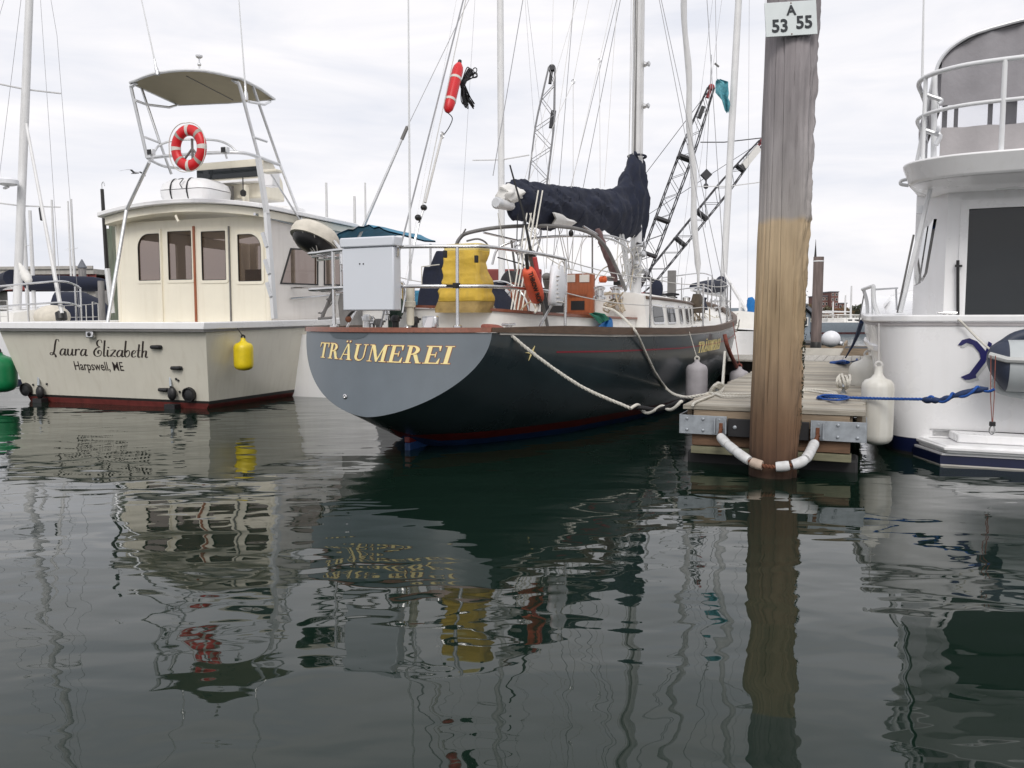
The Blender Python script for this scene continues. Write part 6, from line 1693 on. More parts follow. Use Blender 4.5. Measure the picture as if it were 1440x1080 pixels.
# legs down to the gunwale and roof
tw('lower_leg', [fy(210, 228, 1.0), fy(178, 295, 1.3)], .028)
tw('lower_leg', [fy(178, 295, 1.3), fy(150, 462, .75)], .028)
part(tw_, 'lower_leg', 'alu_white', lambda m: m.bar(fy(363, 222, .75), fy(375, 300, .85), .085, .05), F=LE)
part(tw_, 'lower_leg', 'alu_white', lambda m: m.bar(fy(375, 300, .85), fy(386, 448, .85), .085, .05), F=LE)
for py in (337, 375, 407):
    part(tw_, 'step', 'alu', lambda m: m.bar(fy(369 + (py - 337) * .09, py - 10, .8), fy(375 + (py - 337) * .09, py + 10, .8), .025, .05), F=LE)
tw('brace', [fy(380, 243, 2.0), fy(425, 315, 2.6)], .016)
part(tw_, 'rod_box', 'gel_white', lambda m: m.box(tuple(fy(370, 262, 2.2)), tuple(fy(383, 240, 2.2) + Vector((0, .2, 0)))), F=LE, bevel=.02)
part(tw_, 'rod_box', 'cream', lambda m: m.box(tuple(fy(367, 243, 1.6)), tuple(fy(388, 237, 1.6) + Vector((0, .15, 0)))), F=LE, bevel=.01)
for px, py, y in ((212, 214, 1.2), (316, 211, 1.0)):
    c = fy(px, py, y); lf = part(tw_, 'floodlight', 'alu', lambda m: m.box((c.x - .05, c.y - .03, c.z - .045), (c.x + .05, c.y + .05, c.z + .045)), F=LE, bevel=.01)
    part(lf, 'lens', 'black', lambda m: m.box((c.x - .04, c.y - .034, c.z - .035), (c.x + .04, c.y - .0301, c.z + .035)), F=LE)
    part(lf, 'bracket', 'alu', lambda m: m.rod(c + Vector((.01, 0, -.045)), c + Vector((.02, .02, -.12)), .015, 8), F=LE)
# antennas on the hardtop
def whip(px0, py0, px1, py1, y, label, r=.013):
    a, b = fy(px0, py0, y), fy(px1, py1, y)
    t = thing('antenna', label, 'antenna', LE, a)
    part(t, 'rod', 'alu_white', lambda m: m.tube([a, a.lerp(b, .5), b], [r, r * .7, r * .4], 6), F=LE)
    part(t, 'mount', 'steel', lambda m: m.lathe([(.03, -.05), (.03, .05), (.018, .08), (.016, .2)], a, (b - a), 10), F=LE)
whip(221, 101, 186, -60, 1.6, 'left of the two tall whip antennas on the tan hardtop')
whip(346, 136, 333, -40, 1.4, 'right whip antenna clamped beside the tan hardtop')
c = fy(280.5, 99, 1.8)
an = thing('gps_mast', 'short mast with small white dish on the tan hardtop', 'antenna', LE, c)
part(an, 'stem', 'alu', lambda m: (m.rod(c, c + Vector((0, 0, .2)), .012, 8), m.ball(c + Vector((0, 0, .09)), .03, .03, .03, 10, 8)), F=LE)
part(an, 'dish', 'white_plastic', lambda m: m.lathe([(.02, .18), (.05, .2), (.055, .225), (.03, .24)], c, n=14), F=LE)
# outrigger pole beside the deckhouse
o0, o1 = fy(151, 386, 2.0), fy(143.5, 266, 2.0)
og = thing('outrigger', 'dark outrigger pole rising left of the fishing boat deckhouse', 'outrigger', LE, o0)
part(og, 'pole', 'black_line', lambda m: m.tube([o0, o1], [.035, .028], 8), F=LE)
part(og, 'tip', 'alu', lambda m: m.tube(catmull([o1, o1 + Vector((0, 0, .09)), o1 + Vector((.04, 0, .12)), o1 + Vector((.06, 0, .05))], 4), .008, 6), F=LE)
part(og, 'foot', 'alu_white', lambda m: m.tube([o0 + Vector((0, 0, .1)), fy(158, 440, 2.0)], .045, 8), F=LE)
# liferaft canister on the roof
lr = thing('liferaft_canister', 'white moulded liferaft canister strapped on the deckhouse roof', 'liferaft', LE, fy(265, 290, 2.2))
def raft(m, lo, hi, seed):
    rings = []
    for z, k in ((lo, .86), (lo + (hi - lo) * .5, .97), (hi, 1.0)) if hi > lo + .12 and seed else ((lo, 1.0), (lo + (hi - lo) * .6, .93), (hi, .70)):
        rings.append([Vector((p[0], p[1], z)) for p in rrect(rc.x - .50 * k, 2.0 + .3 * (1 - k), rc.x + .50 * k, 2.75 - .3 * (1 - k), (.16,) * 4, 5)])
    m.loft(rings)
rc = fy(265, 263, 2.2); zl, zh = fy(265, 283, 2.0).z, fy(265, 249, 2.0).z; zm = zl + (zh - zl) * .52
part(lr, 'lower_shell', 'gel_white', lambda m: raft(m, zl, zm, 1), F=LE, smooth=50)
part(lr, 'upper_shell', 'gel_white', lambda m: raft(m, zm + .012, zh, 0), F=LE, smooth=50)
for px in (240, 263):
    c = fy(px, 265, 2.0)
    part(lr, 'strap', 'rubber', lambda m: m.tube(catmull([(c.x, 2.05, zl - .01), (c.x, 1.985, zm), (c.x, 2.06, zh - .02), (c.x, 2.2, zh + .006), (c.x, 2.6, zh + .006), (c.x, 2.76, zm)], 4), .012, 6), F=LE)
part(lr, 'cradle', 'steel', lambda m: ([m.rod((rc.x + dx, 2.15, 3.0), (rc.x + dx, 2.15, zl + .02), .025, 8) for dx in (-.42, -.2, 0, .2, .42)], m.tube([(rc.x - .5, 2.15, zl - .02), (rc.x + .5, 2.15, zl - .02)], .018, 8)), F=LE)
vs_, fs_ = text2d('RF', .10, .003, .003)
part(lr, 'release', 'black', lambda m: m.tube(catmull([fy(251, 252, 1.98), fy(258, 251, 1.98), fy(253, 258, 1.98), fy(256, 264, 1.98)], 4), .007, 5), F=LE)
# lifebuoy
lb_c = fy(265.5, 208, .95)
lbF = LE
lb = thing('lifebuoy', 'red ring lifebuoy with white bands hung on the fishing boat tower', 'lifebuoy', LE, lb_c - Vector((0, 0, .3)))
R0, r0 = .235, .075
def ring_seg(m, a0, a1, k=1.0, n=10):
    rings = []
    for i in range(n + 1):
        a = a0 + (a1 - a0) * i / n
        rings.append([lb_c + Vector(((R0 + r0 * k * math.cos(q)) * math.cos(a), r0 * .8 * k * math.sin(q), (R0 + r0 * k * math.cos(q)) * math.sin(a) * 1.08)) for q in [2 * PI * j / 16 for j in range(16)]])
    m.loft(rings)
part(lb, 'ring', 'red', lambda m: ring_seg(m, 0, 2 * PI, 1.0, 60), F=LE, smooth=70)
for i, a in enumerate((0, PI / 2, PI, 1.5 * PI)):
    part(lb, 'band', 'tape', lambda m: ring_seg(m, a - .11, a + .11, 1.035, 5), F=LE, smooth=50)
for a in (PI * .25, PI * .75, PI * 1.25, PI * 1.75):
    part(lb, 'band', 'tape_grey', lambda m: ring_seg(m, a - .09, a + .09, 1.03, 5), F=LE, smooth=50)
part(lb, 'grab_line', 'rope_white', lambda m: m.tube([lb_c + Vector(((R0 + r0 + .012 + .02 * abs(math.sin(2 * a))) * math.cos(a), -.04, (R0 + r0 + .012 + .02 * abs(math.sin(2 * a))) * 1.08 * math.sin(a))) for a in [2 * PI * i / 40 for i in range(40)]], .007, 5, closed=True), F=LE)
part(lb, 'holder', 'grey_tube', lambda m: (m.rod(lb_c + Vector((.02, .05, .14)), lb_c + Vector((.02, .05, -.16)), .018, 8), m.rod(lb_c + Vector((.02, .05, -.0)), lb_c + Vector((-.14, .05, -.16)), .016, 8), m.rod(lb_c + Vector((.02, .05, -.0)), lb_c + Vector((.16, .05, -.16)), .016, 8)), F=LE)
# fenders of the fishing boat
p = fb_pt(1.2, zt(1.2, .95), 1)
pf_ = hit(342, 481, LE, 'x', p.x + .16)
fender('fender', LE, pf_, .135, .40, 'yellow_fender', 'yellow fender hanging by a black rope on the fishing boat side', 'yellow fender', 'rope_black', (1.86, pf_.y - .02, 1.19), neck=.06)
g = LE.inverted() @ at(-2, 500, 12.4)
fender('fender', LE, g, .24, .56, 'green_fender', 'big green round fender at the left edge beside the cream transom', 'green fender', 'rope_black')
# ---------------------------------------------------------------- white motor yacht at right (frame RB)
mot = thing('motor_yacht', 'white motor yacht with flybridge and blue emblem on its transom at right', 'motor yacht', RB)
MB_T = [(0, 2.28), (1, 2.36), (3, 2.40), (6, 2.38), (8, 2.2), (10, 1.7), (11.8, .8), (12.6, .06)]
MS_T = [(0, 1.20), (3, 1.26), (6, 1.40), (9, 1.70), (12.6, 2.1)]
def m_pt(s, z, side):
    B, zs = lerp_tab(MB_T, s), lerp_tab(MS_T, s); t = min(1, max(0, (zs - z) / (zs + .3)))
    fl = .09 + .4 * max(0, (s - 6) / 6.6)
    return Vector((side * B * (1 - fl * t ** .8), s, z))
MST = [0.35, .7, 1, 2, 3, 4, 5, 6, 7, 8, 9, 10, 11, 11.8, 12.3, 12.6]
def m_corner(side, z):
    # rounded corner from the transom into the side
    e = m_pt(.35, z, side); r = .35; out = []
    for i in range(7):
        a = PI / 2 * i / 6; out.append(Vector((e.x - side * r * (1 - math.sin(a)), .35 - r * math.cos(a), z)))
    return out
def mstrip(m, za, zb_, n, side):
    rows = []
    for i in range(n + 1):
        row = []
        zrow = None
        for s in MST:
            z0 = lerp_tab(MS_T, s) if za is None else za
            row.append(m_pt(s, z0 + (zb_ - z0) * i / n, side))
        z0 = lerp_tab(MS_T, .35) if za is None else za
        rows.append([Vector((0, 0, z0 + (zb_ - z0) * i / n))] + m_corner(side, z0 + (zb_ - z0) * i / n)[:-1] + row)
    m.loft(rows, closed=False)
hl = part(mot, 'hull', 'gel_white', lambda m: [mstrip(m, None, .16, 8, s) for s in (1, -1)], smooth=50)
part(mot, 'boot_band', 'navy_paint', lambda m: [mstrip(m, .16, .03, 2, s) for s in (1, -1)], smooth=50)
part(mot, 'bottom', 'black_line', lambda m: [mstrip(m, .03, -.3, 2, s) for s in (1, -1)], smooth=50)
def mcap(m, z0, z1, o, inn):
    pts = [Vector((-lerp_tab(MB_T, s), s, lerp_tab(MS_T, s))) for s in (8, 6, 5, 4, 3, 2, 1, .7)] + [Vector((p.x, p.y, 1.21)) for p in reversed(m_corner(-1, 1.2))] + [Vector((p.x, p.y, 1.21)) for p in m_corner(1, 1.2)] + [Vector((lerp_tab(MB_T, s), s, lerp_tab(MS_T, s))) for s in (1, 3, 6, 8)]
    rings = []
    for i, p in enumerate(pts):
        a = pts[max(0, i - 1)]; b = pts[min(len(pts) - 1, i + 1)]; d = (b - a); d.z = 0; d.normalize(); n = Vector((d.y, -d.x, 0))
        if n.dot(Vector((p.x, p.y - 4, 0))) < 0: n = -n
        rings.append([p + n * o + Vector((0, 0, z0)), p - n * inn + Vector((0, 0, z0)), p - n * inn + Vector((0, 0, z1)), p + n * o + Vector((0, 0, z1))])
    m.loft(rings)
part(mot, 'cap_rail', 'gel_white', lambda m: mcap(m, .002, .065, .03, .28), smooth=30, bevel=.012)
part(mot, 'rub_rail', 'grey_canvas_pale', lambda m: mcap(m, -.03, .0, .012, .03), smooth=30)
part(mot, 'rub_strake', 'gel_white', lambda m: m.loft([[m_pt(s, z, -1) + Vector((-o, 0, 0)) for z, o in ((.98, .0), (.98, .035), (.94, .035), (.93, 0))] for s in (.45, 1, 2, 3, 4, 5)]), smooth=30)
part(mot, 'side_deck', 'gel_white', lambda m: m.loft([[Vector((-lerp_tab(MB_T, s) * .97, s, lerp_tab(MS_T, s) - .03)), Vector((0, s, lerp_tab(MS_T, s) - .02)), Vector((lerp_tab(MB_T, s) * .97, s, lerp_tab(MS_T, s) - .03))] for s in (.2, 2, 4, 6, 8, 10, 12)], closed=False))
# swim platform with chamfered corner
PZ = .18
P0 = [hit(1284, 599, RB, 'z', PZ), hit(1331, 626, RB, 'z', PZ), hit(1440, 633, RB, 'z', PZ)]
pl_x, pl_y = P0[0].x, P0[1].y
plat = [(pl_x + .05, .0), (pl_x, P0[0].y), (P0[1].x, pl_y), (1.6, pl_y), (2.0, 0)]
def platform(m, z0, z1, g):
    cx, cy = 0, .3
    f = [(p[0] + math.copysign(g, p[0] - cx), p[1] - g if p[1] < -.01 else .02) for p in plat]
    m.loft([[Vector((p[0], p[1], z0)) for p in f], [Vector((p[0], p[1], z1)) for p in f]])
pf = part(mot, 'swim_platform', 'gel_white', lambda m: platform(m, PZ - .07, PZ, 0), bevel=.015)
part(pf, 'bumper', 'gel_white', lambda m: platform(m, PZ - .045, PZ - .015, .018), F=RB, bevel=.008)
part(pf, 'skirt', 'gel_white', lambda m: platform(m, PZ - .09, PZ - .073, -.03), F=RB)
part(pf, 'skirt_band', 'navy_paint', lambda m: platform(m, .012, PZ - .093, -.04), F=RB)
part(pf, 'waterline', 'stripe_pale', lambda m: platform(m, -.012, .0115, -.035), F=RB)
part(pf, 'lower_skirt', 'navy_paint', lambda m: platform(m, -.15, -.0125, -.05), F=RB)
part(pf, 'step', 'gel_white', lambda m: m.prism([(P0[0].x + .10, .0), (P0[0].x + .10, P0[0].y + .1), (P0[1].x + .1, pl_y + .18), (1.5, pl_y + .16), (1.5, 0)], (0, 0, PZ + .075), (1, 0, 0), (0, 1, 0), .073), F=RB, bevel=.012)
# emblem: blue shape with a grey-white drop shadow, standing on the transom
def mt_pt(px, py, d): 
    p = hit(px, py, RB, 'y', -.004); return Vector((p.x, -.004 - d, p.z))
E1 = [(1347, 485), (1353, 478), (1363, 475.5), (1374, 480), (1382, 489), (1386, 494), (1390, 480), (1395, 483), (1391, 497), (1388, 503), (1386, 509), (1372, 527), (1373, 531), (1363, 534), (1357, 534), (1351, 530), (1363, 525), (1379, 504), (1377, 496), (1368, 485), (1359, 482), (1352, 486)]
part(mot, 'emblem_shadow', 'emblem_grey', lambda m: m.loft([[mt_pt(x + 3.4, y + 3.2, .003) for x, y in E1], [mt_pt(x + 3.4, y + 3.2, -.003) for x, y in E1]]), smooth=0)
part(mot, 'emblem', 'emblem_blue', lambda m: m.loft([[mt_pt(x, y, .007) for x, y in E1], [mt_pt(x, y, .0035) for x, y in E1]]), smooth=0)
# ------------- deckhouse
HY = .75
def rw(px, py, y=HY): return hit(px, py, RB, 'y', y)
d0, d1 = rw(1351, 447), rw(1500, 283)
hx = rw(1328, 400).x
part(mot, 'deckhouse', 'gel_white', lambda m: m.loft([[Vector((hx - .24 * e + .13 * y, HY + .55 * e + y, z)) for y, z in ((0, 1.2), (0, 2.56), (5.4, 2.56), (6.2, 1.9), (7.0, 1.2))] for e in (0, .35, .7, 1.0)], closed=False), smooth=40)
part(mot, 'aft_wall', 'gel_white', lambda m: m.plate([(hx, 1.15), (2.0, 1.15), (2.0, 2.56), (hx, 2.56)], [[(d0.x, 1.245), (1.4, 1.245), (1.4, d1.z), (d0.x, d1.z)]], (0, HY, 0), (1, 0, 0), (0, 0, 1), .05), smooth=20)
dr_ = part(mot, 'door_frame', 'gel_white', lambda m: m.plate([(d0.x - .04, 1.24), (1.44, 1.24), (1.44, d1.z + .05), (d0.x - .04, d1.z + .05)], [[(d0.x + .03, 1.26), (1.36, 1.26), (1.36, d1.z - .03), (d0.x + .03, d1.z - .03)]], (0, HY - .02, 0), (1, 0, 0), (0, 0, 1), .019), smooth=20)
part(dr_, 'door_glass', 'glass_dark', lambda m: m.prism([(d0.x + .0, 1.22), (1.4, 1.22), (1.4, d1.z), (d0.x, d1.z)], (0, HY + .015, 0), (1, 0, 0), (0, 0, 1), .008), F=RB)
part(dr_, 'wall_lamp', 'black', lambda m: (m.rod(rw(1347, 447, HY - .05), rw(1347, 366, HY - .05), .014, 8), m.bar(rw(1343, 374, HY - .05), rw(1353, 374, HY - .05), .03, .02)), F=RB)
part(mot, 'interior_bulkhead', 'teak_brown', lambda m: m.box((hx + .3, 4.0, 1.0), (2, 4.05, 2.5)))
# side window strip of the deckhouse, facing port
sx_ = hx - .28
for (a, b, c_, d) in (((1284, 402), (1300, 322), (1304, 318), (1291, 398)), ((1294, 396), (1306, 318), (1313, 308), (1300, 384))):
    pts = [hit(px, py, RB, 'x', sx_ - .006) for px, py in (a, b, c_, d)]
    part(mot, 'side_window', 'glass_dark', lambda m: m.loft([pts, [p + Vector((.02, 0, 0)) for p in pts]]))
# flybridge deck slab
oy, oz0, oz1 = -.05, 2.49, 2.67
fo = hit(1278, 245, RB, 'z', 2.58)
lx_ = fo.x - .09
ol = catmull([(2.2, oy, 0), (.0, oy - .02, 0), (lx_ + .75, oy - .01, 0), (lx_ + .25, oy + .12, 0), (lx_ + .04, oy + .42, 0), (lx_ + .10, oy + 1.0, 0)], 6) + [Vector((lx_ + .40, 3, 0)), Vector((lx_ + .85, 5.5, 0)), Vector((lx_ + 1.2, 6.3, 0)), Vector((2.2, 6.8, 0))]
def slab2(m, z0, z1, k0=0, k1=0):
    c = Vector((0.3, 3, 0)); m.loft([[p + (c - p).normalized() * k0 + Vector((0, 0, z0)) for p in ol], [p + (c - p).normalized() * k1 + Vector((0, 0, z1)) for p in ol]])
fdk = part(mot, 'flybridge_deck', 'gel_white', lambda m: slab2(m, oz0, oz1, .10, 0), bevel=.02)
part(mot, 'overhang_soffit', 'gel_white', lambda m: slab2(m, oz0 - .05, oz0 - .002, .35, .14))
part(fdk, 'hand_hold', 'alu_white', lambda m: m.tube(catmull([hit(1279, 252, RB, 'y', .6), hit(1268, 254, RB, 'y', .6), hit(1267, 259, RB, 'y', .6), hit(1278, 261, RB, 'y', .6)], 4), .016, 8), F=RB)
# strut from deck to overhang
part(mot, 'strut', 'alu_white', lambda m: m.bar(hit(1266, 440, RB, 'y', .55), hit(1309, 262, RB, 'y', .5), .05, .035), bevel=.008)
part(mot, 'strut_foot', 'alu', lambda m: m.box(tuple(hit(1258, 447, RB, 'y', .55)), tuple(hit(1272, 442, RB, 'y', .6))))
part(mot, 'boarding_pole', 'grey_tube', lambda m: m.tube([hit(1285, 330, RB, 'y', .6), hit(1262, 440, RB, 'y', .6)], .010, 6))
# flybridge rails
def rl(px, py, y): return hit(px, py, RB, 'y', y)
RT = 3.44; RM = 3.10
def inset(k, z): return [Vector((p.x + .12 * max(0, min(1, (lx_ + 1.0 - p.x) / .9)), p.y + .10, z)) for p in ol[:-4]] + [Vector((lx_ + .30, 1.6, z))]
rp_ = inset(.1, RT)
part(mot, 'top_rail', 'alu_white', lambda m: m.tube(inset(.1, RT), .022, 10))
part(mot, 'mid_rail', 'alu_white', lambda m: m.tube(inset(.1, RM), .018, 10))
for (px, ) in ((1289,), (1403,), (1345,)):
    best = min(inset(.1, RT), key=lambda p: abs((lambda w: 720 + FPX * w.x / w.y)(RB @ p) - px))
    if px == 1345: continue
    part(mot, 'rail_post', 'alu_white', lambda m: m.rod(Vector((best.x, best.y, oz1)), Vector((best.x, best.y, RT)), .022 if px == 1403 else .018, 10))
part(mot, 'rail_post', 'alu_white', lambda m: (m.rod((lx_ + .29, 1.5, oz1), (lx_ + .29, 1.5, RT), .018, 10)))
# bimini: grey roof with curtains, clear gap and lower panel
BY = .55
bx0 = rl(1319, 150, BY).x
def bim_ring(y, ins=0):
    pr = [(bx0 - .0, 3.18), (bx0 - .03, 3.45), (bx0 + .0, 3.62), (bx0 + .13, 3.76), (bx0 + .4, 3.86), (bx0 + 1.2, 3.96), (bx0 + 2.4, 3.98)]
    return catmull([Vector((x + ins, y, z - ins * .5)) for x, z in pr], 4)
def bim(m):
    rings = [bim_ring(y) for y in (BY, BY + .8, BY + 1.6, BY + 2.4)] 
    m.loft(rings + [[p + Vector((.02, 0, -.02)) for p in r] for r in reversed(rings)], closed=False)
bmn = part(mot, 'bimini', 'grey_canvas', bim, smooth=50)
part(bmn, 'bow_tube', 'alu', lambda m: m.tube(bim_ring(BY - .012), .016, 8), F=RB)
cz0, cz1 = rl(1322, 124, BY).z, rl(1322, 163, BY).z
z_c = 3.22
def curtain(m, zt_l, zb_l, x0, x1, y):
    rings = []
    for i in range(25):
        x = x0 + (x1 - x0) * i / 24; w = .02 * math.sin(x * 19) + .012 * math.sin(x * 47)
        rings.append([Vector((x, y + w, zt_l(x))), Vector((x, y + w, zb_l(x)))])
    m.loft(rings + [[p + Vector((0, .006, 0)) for p in r] for r in reversed(rings)], closed=False)
def roof_z(x):
    pr = [(p.x, p.z) for p in bim_ring(0)][9:]
    return lerp_tab([(a, b) for a, b in pr], x) - .015
part(bmn, 'aft_curtain', 'grey_canvas', lambda m: curtain(m, roof_z, lambda x: z_c, bx0 + .02, bx0 + 2.4, BY + .02), F=RB, smooth=70)
part(bmn, 'lower_panel', 'grey_canvas_pale', lambda m: curtain(m, lambda x: 3.02 - .02 * (x - bx0), lambda x: oz1 + .01, bx0 + .03, bx0 + 2.4, BY + .03), F=RB, smooth=70)
part(bmn, 'window', 'vinyl', lambda m: m.prism([(bx0 + .03, 2.9), (bx0 + 2.4, 2.9), (bx0 + 2.4, 3.4), (bx0 + .03, 3.4)], (0, BY + .06, 0), (1, 0, 0), (0, 0, 1), .003), F=RB)
for px, w in ((1329, .022), (1345, .018), (1393, .02), (1417, .05), (1427, .02)):
    c = rl(px, 150, BY + .3)
    part(bmn, 'roll_strap', 'grey_canvas', lambda m: m.box((c.x - w, BY + .30, 2.9), (c.x + w, BY + .31, 3.5)), F=RB)
part(bmn, 'corner_pole', 'alu_white', lambda m: (m.rod((bx0 - .02, BY - .03, oz1), (bx0 - .04, BY - .03, 3.5), .026, 10), m.rod((bx0 - .16, BY + .25, oz1), (bx0 - .02, BY + .3, 3.6), .018, 8)), F=RB)
part(mot, 'davit_fitting', 'alu', lambda m: m.tube(catmull([rl(1296, 130, .4), rl(1310, 136, .4), rl(1324, 141, .4), rl(1320, 146, .4)], 4), .02, 8))
part(mot, 'davit_fitting', 'alu', lambda m: m.tube(catmull([rl(1297, 182, .4), rl(1312, 187, .4), rl(1322, 191, .4), rl(1316, 204, .4)], 4), .022, 8))
c = rl(1320, 181, .35); part(mot, 'lamp', 'white_plastic', lambda m: m.ball(c, .022, .022, .03, 12, 8))

part(mot, 'deck_lamp', 'alu', lambda m: m.box(tuple(rl(1289, 300, .6)), tuple(rl(1299, 289, .6) + Vector((0, .06, 0)))))
part(mot, 'antenna', 'alu_white', lambda m: m.tube([rl(1297, 110, .5), rl(1299, 0, .5), rl(1300, -160, .5)], [.012, .008, .004], 6))
# bow / side rail further forward
def sg_(px, py, s): return hit(px, py, RB, 'y', s)
part(mot, 'boarding_gate', 'alu_white', lambda m: (m.tube(catmull([sg_(1236, 535, 1.2), sg_(1237, 470, 1.2), sg_(1235, 445, 1.2), sg_(1229, 425, 1.2), sg_(1228, 402, 1.2)], 5), .022, 8), m.tube([sg_(1228, 402, 1.2), sg_(1213, 407, 2.6)], .02, 8), m.tube(catmull([sg_(1214, 406, 2.6), sg_(1219, 424, 2.6), sg_(1220, 442, 2.6)], 4), .02, 8), m.bar(sg_(1226, 408, 2.0), sg_(1227, 450, 2.0), .07, .02)))
part(mot, 'side_rail', 'alu', lambda m: (m.tube([sg_(1232, 407, 2.6), sg_(1262, 405, 4.0)], .012, 6), m.tube([sg_(1260, 405, 4.0), sg_(1261, 436, 4.0)], .012, 6)))
part(mot, 'bow_cord', 'wire', lambda m: m.tube([sg_(1216, 408, 2.6), sg_(1208, 452, 2.8)], .008, 5))
part(mot, 'fender_rack', 'gel_white', lambda m: m.box(tuple(hit(1216, 470, RB, 'y', 1.9)), tuple(hit(1232, 455, RB, 'y', 1.9) + Vector((0, .4, 0)))), bevel=.02)
# ---------------------------------------------------------------- inflatable dinghy on the stern
dg = thing('dinghy', 'grey and navy inflatable dinghy hanging across the motor yacht stern', 'dinghy', RB, hit(1420, 555, RB, 'y', -.35))
DY = -.34
def dp(px, py, y=DY): return hit(px, py, RB, 'y', y)
mk('hypalon_grey', (.44, .47, .48), .5, var=.08, scale=6)
mk('hypalon_navy', (.035, .045, .075), .55, var=.2, scale=6)
mk('hypalon_band', (.50, .51, .50), .5, var=.06)
dA, dB = dp(1384, 505), dp(1440, 520); 
R_d = (dp(1415, 475).z - dp(1415, 553).z) / 2 * .95; dc = dp(1415, 514).z
x_tip = dp(1388, 510).x; x1 = dp(1402, 510).x; x2 = dp(1415, 510).x
def tube_d(m, xs): 
    m.loft([[Vector((x, DY + r * .9 * math.cos(q), dc + up + r * math.sin(q))) for q in [2 * PI * j / 22 for j in range(22)]] for x, r, up in xs])
part(dg, 'bow_cone', 'hypalon_navy', lambda m: tube_d(m, [(x_tip, .05, .06), (x_tip + .02, .10, .05), (x_tip + .06, .15, .03), (x2 - .02, R_d * .93, .005), (x2, R_d * .97, 0)]), F=RB, smooth=70)
part(dg, 'tube', 'hypalon_grey', lambda m: tube_d(m, [(x2 + .001, R_d * .98, 0), (x2 + .3, R_d, 0), (x2 + 1.6, R_d, 0), (x2 + 1.75, R_d * .8, 0), (x2 + 1.8, R_d * .3, 0)]), F=RB, smooth=60)
part(dg, 'rub_strake', 'hypalon_band', lambda m: m.tube([(x_tip + .0, DY - .13, dc + .09), (x2 - .02, DY - R_d * .88, dc + .055), (x2 + .2, DY - R_d * .93, dc + .05), (x2 + 1.6, DY - R_d * .93, dc + .05)], .026, 8), F=RB)
part(dg, 'keel_tube', 'hypalon_grey', lambda m: m.tube(catmull([(x_tip + .08, DY + .02, dc - .12), (x2, DY + .05, dc - .20), (x2 + .4, DY + .08, dc - .25), (x2 + 1.6, DY + .08, dc - .26)], 4), .05, 10), F=RB)
part(dg, 'cover', 'hypalon_navy', lambda m: m.tube(catmull([(x_tip + .03, DY, dc + .10), (x1 + .05, DY + .02, dc + .17), (x2 + .12, DY + .04, dc + .25), (x2 + .5, DY + .06, dc + .30), (x2 + 1.5, DY + .08, dc + .3)], 5), [.03] + [.05] * 19 + [.04], 10), F=RB, smooth=70)
# hoist line with hook in front of the dinghy
hk = thing('hoist_line', 'thin brown double line with small hook hanging before the dinghy bow', 'line', RB, dp(1396, 612, -.62))
part(hk, 'line', 'rope_leather', lambda m: (m.tube([dp(1393.5, 500, -.56), dp(1393, 560, -.6), dp(1395, 593, -.62)], .0035, 5), m.tube([dp(1400, 500, -.56), dp(1398, 560, -.6), dp(1396, 593, -.62)], .0035, 5)), F=RB)
c = dp(1395.5, 596, -.62)
part(hk, 'ferrule', 'black', lambda m: m.box((c.x - .022, c.y - .015, c.z - .018), (c.x + .022, c.y + .015, c.z + .018)), F=RB, bevel=.004)
part(hk, 'hook', 'steel', lambda m: m.tube([c + Vector((.018 * math.sin(q), 0, -.05 - .035 * math.cos(q))) for q in [2 * PI * i / 16 for i in range(16)]], .006, 6, closed=True), F=RB)
# ---------------------------------------------------------------- white fenders and blue lines at the right of the dock
f1 = RB.inverted() @ at(1235, 531, 7.25)
fender('fender', RB, f1, .138, .60, 'white_fender', 'large ribbed white fender floating between dock and motor yacht stern', 'white fenders of the motor yacht', 'wire_pale', hit(1236, 455, RB, 'y', f1.y + .05), ribs=1, neck=.10)
f2 = RB.inverted() @ at(1221, 506, 9.0)
fender('fender', RB, f2, .20, .38, 'white_fender', 'second white fender farther forward, partly behind the big ribbed one', 'white fenders of the motor yacht', 'wire_pale')
# blue stern line with wound snubber
bs = thing('blue_line', 'blue mooring line from the dock cleat to the motor yacht stern', 'mooring line', I4, at(1200, 561, 7.3))
part(bs, 'rope', 'rope_blue', lambda m: m.rope(catmull([at(1150, 558, 7.55), at(1190, 559, 7.3), at(1240, 560.5, 7.05), at(1302, 561.5, 6.75)], 8), .013), F=I4)
part(bs, 'snubber', 'rope_navy', lambda m: m.tube(catmull([at(1298, 562, 6.78), at(1310, 563, 6.7), at(1325, 562, 6.65), at(1345, 556, 6.6), at(1372, 549, 6.55), at(1390, 546, 6.5)], 5), [.016, .024, .028, .028, .026, .018, .024, .028, .022, .016, .02, .026, .026, .018, .014, .02, .026, .028, .026, .024, .026, .028, .026, .02, .014, .010][:26], 10), F=I4, smooth=70)
def wind(m):
    base = catmull([at(1300, 562, 6.76), at(1325, 561, 6.63), at(1345, 556, 6.58), at(1372, 549, 6.52), at(1396, 545, 6.48)], 12); N = len(base)
    m.tube([p + Vector((0, -.026 * math.cos(2 * PI * 3 * i / N), .026 * math.sin(2 * PI * 3 * i / N))) for i, p in enumerate(base)], .011, 7)
part(bs, 'wrap', 'rope_blue', wind, F=I4, smooth=70)
wc_ = hit(1186, 553, DK, 'z', DKZ)
dock_cleat(DK, min(DW - .1, wc_.x), wc_.y, 'galvanised cleat under blue and white rope on the dock right of the piling')
cl0 = Vector((min(DW - .1, wc_.x), wc_.y, DKZ + .05))
tr2 = thing('blue_rope_coil', 'flat coil of bright blue rope on the dock right of the piling', 'rope', DK, (cl0.x, cl0.y - .15, DKZ))
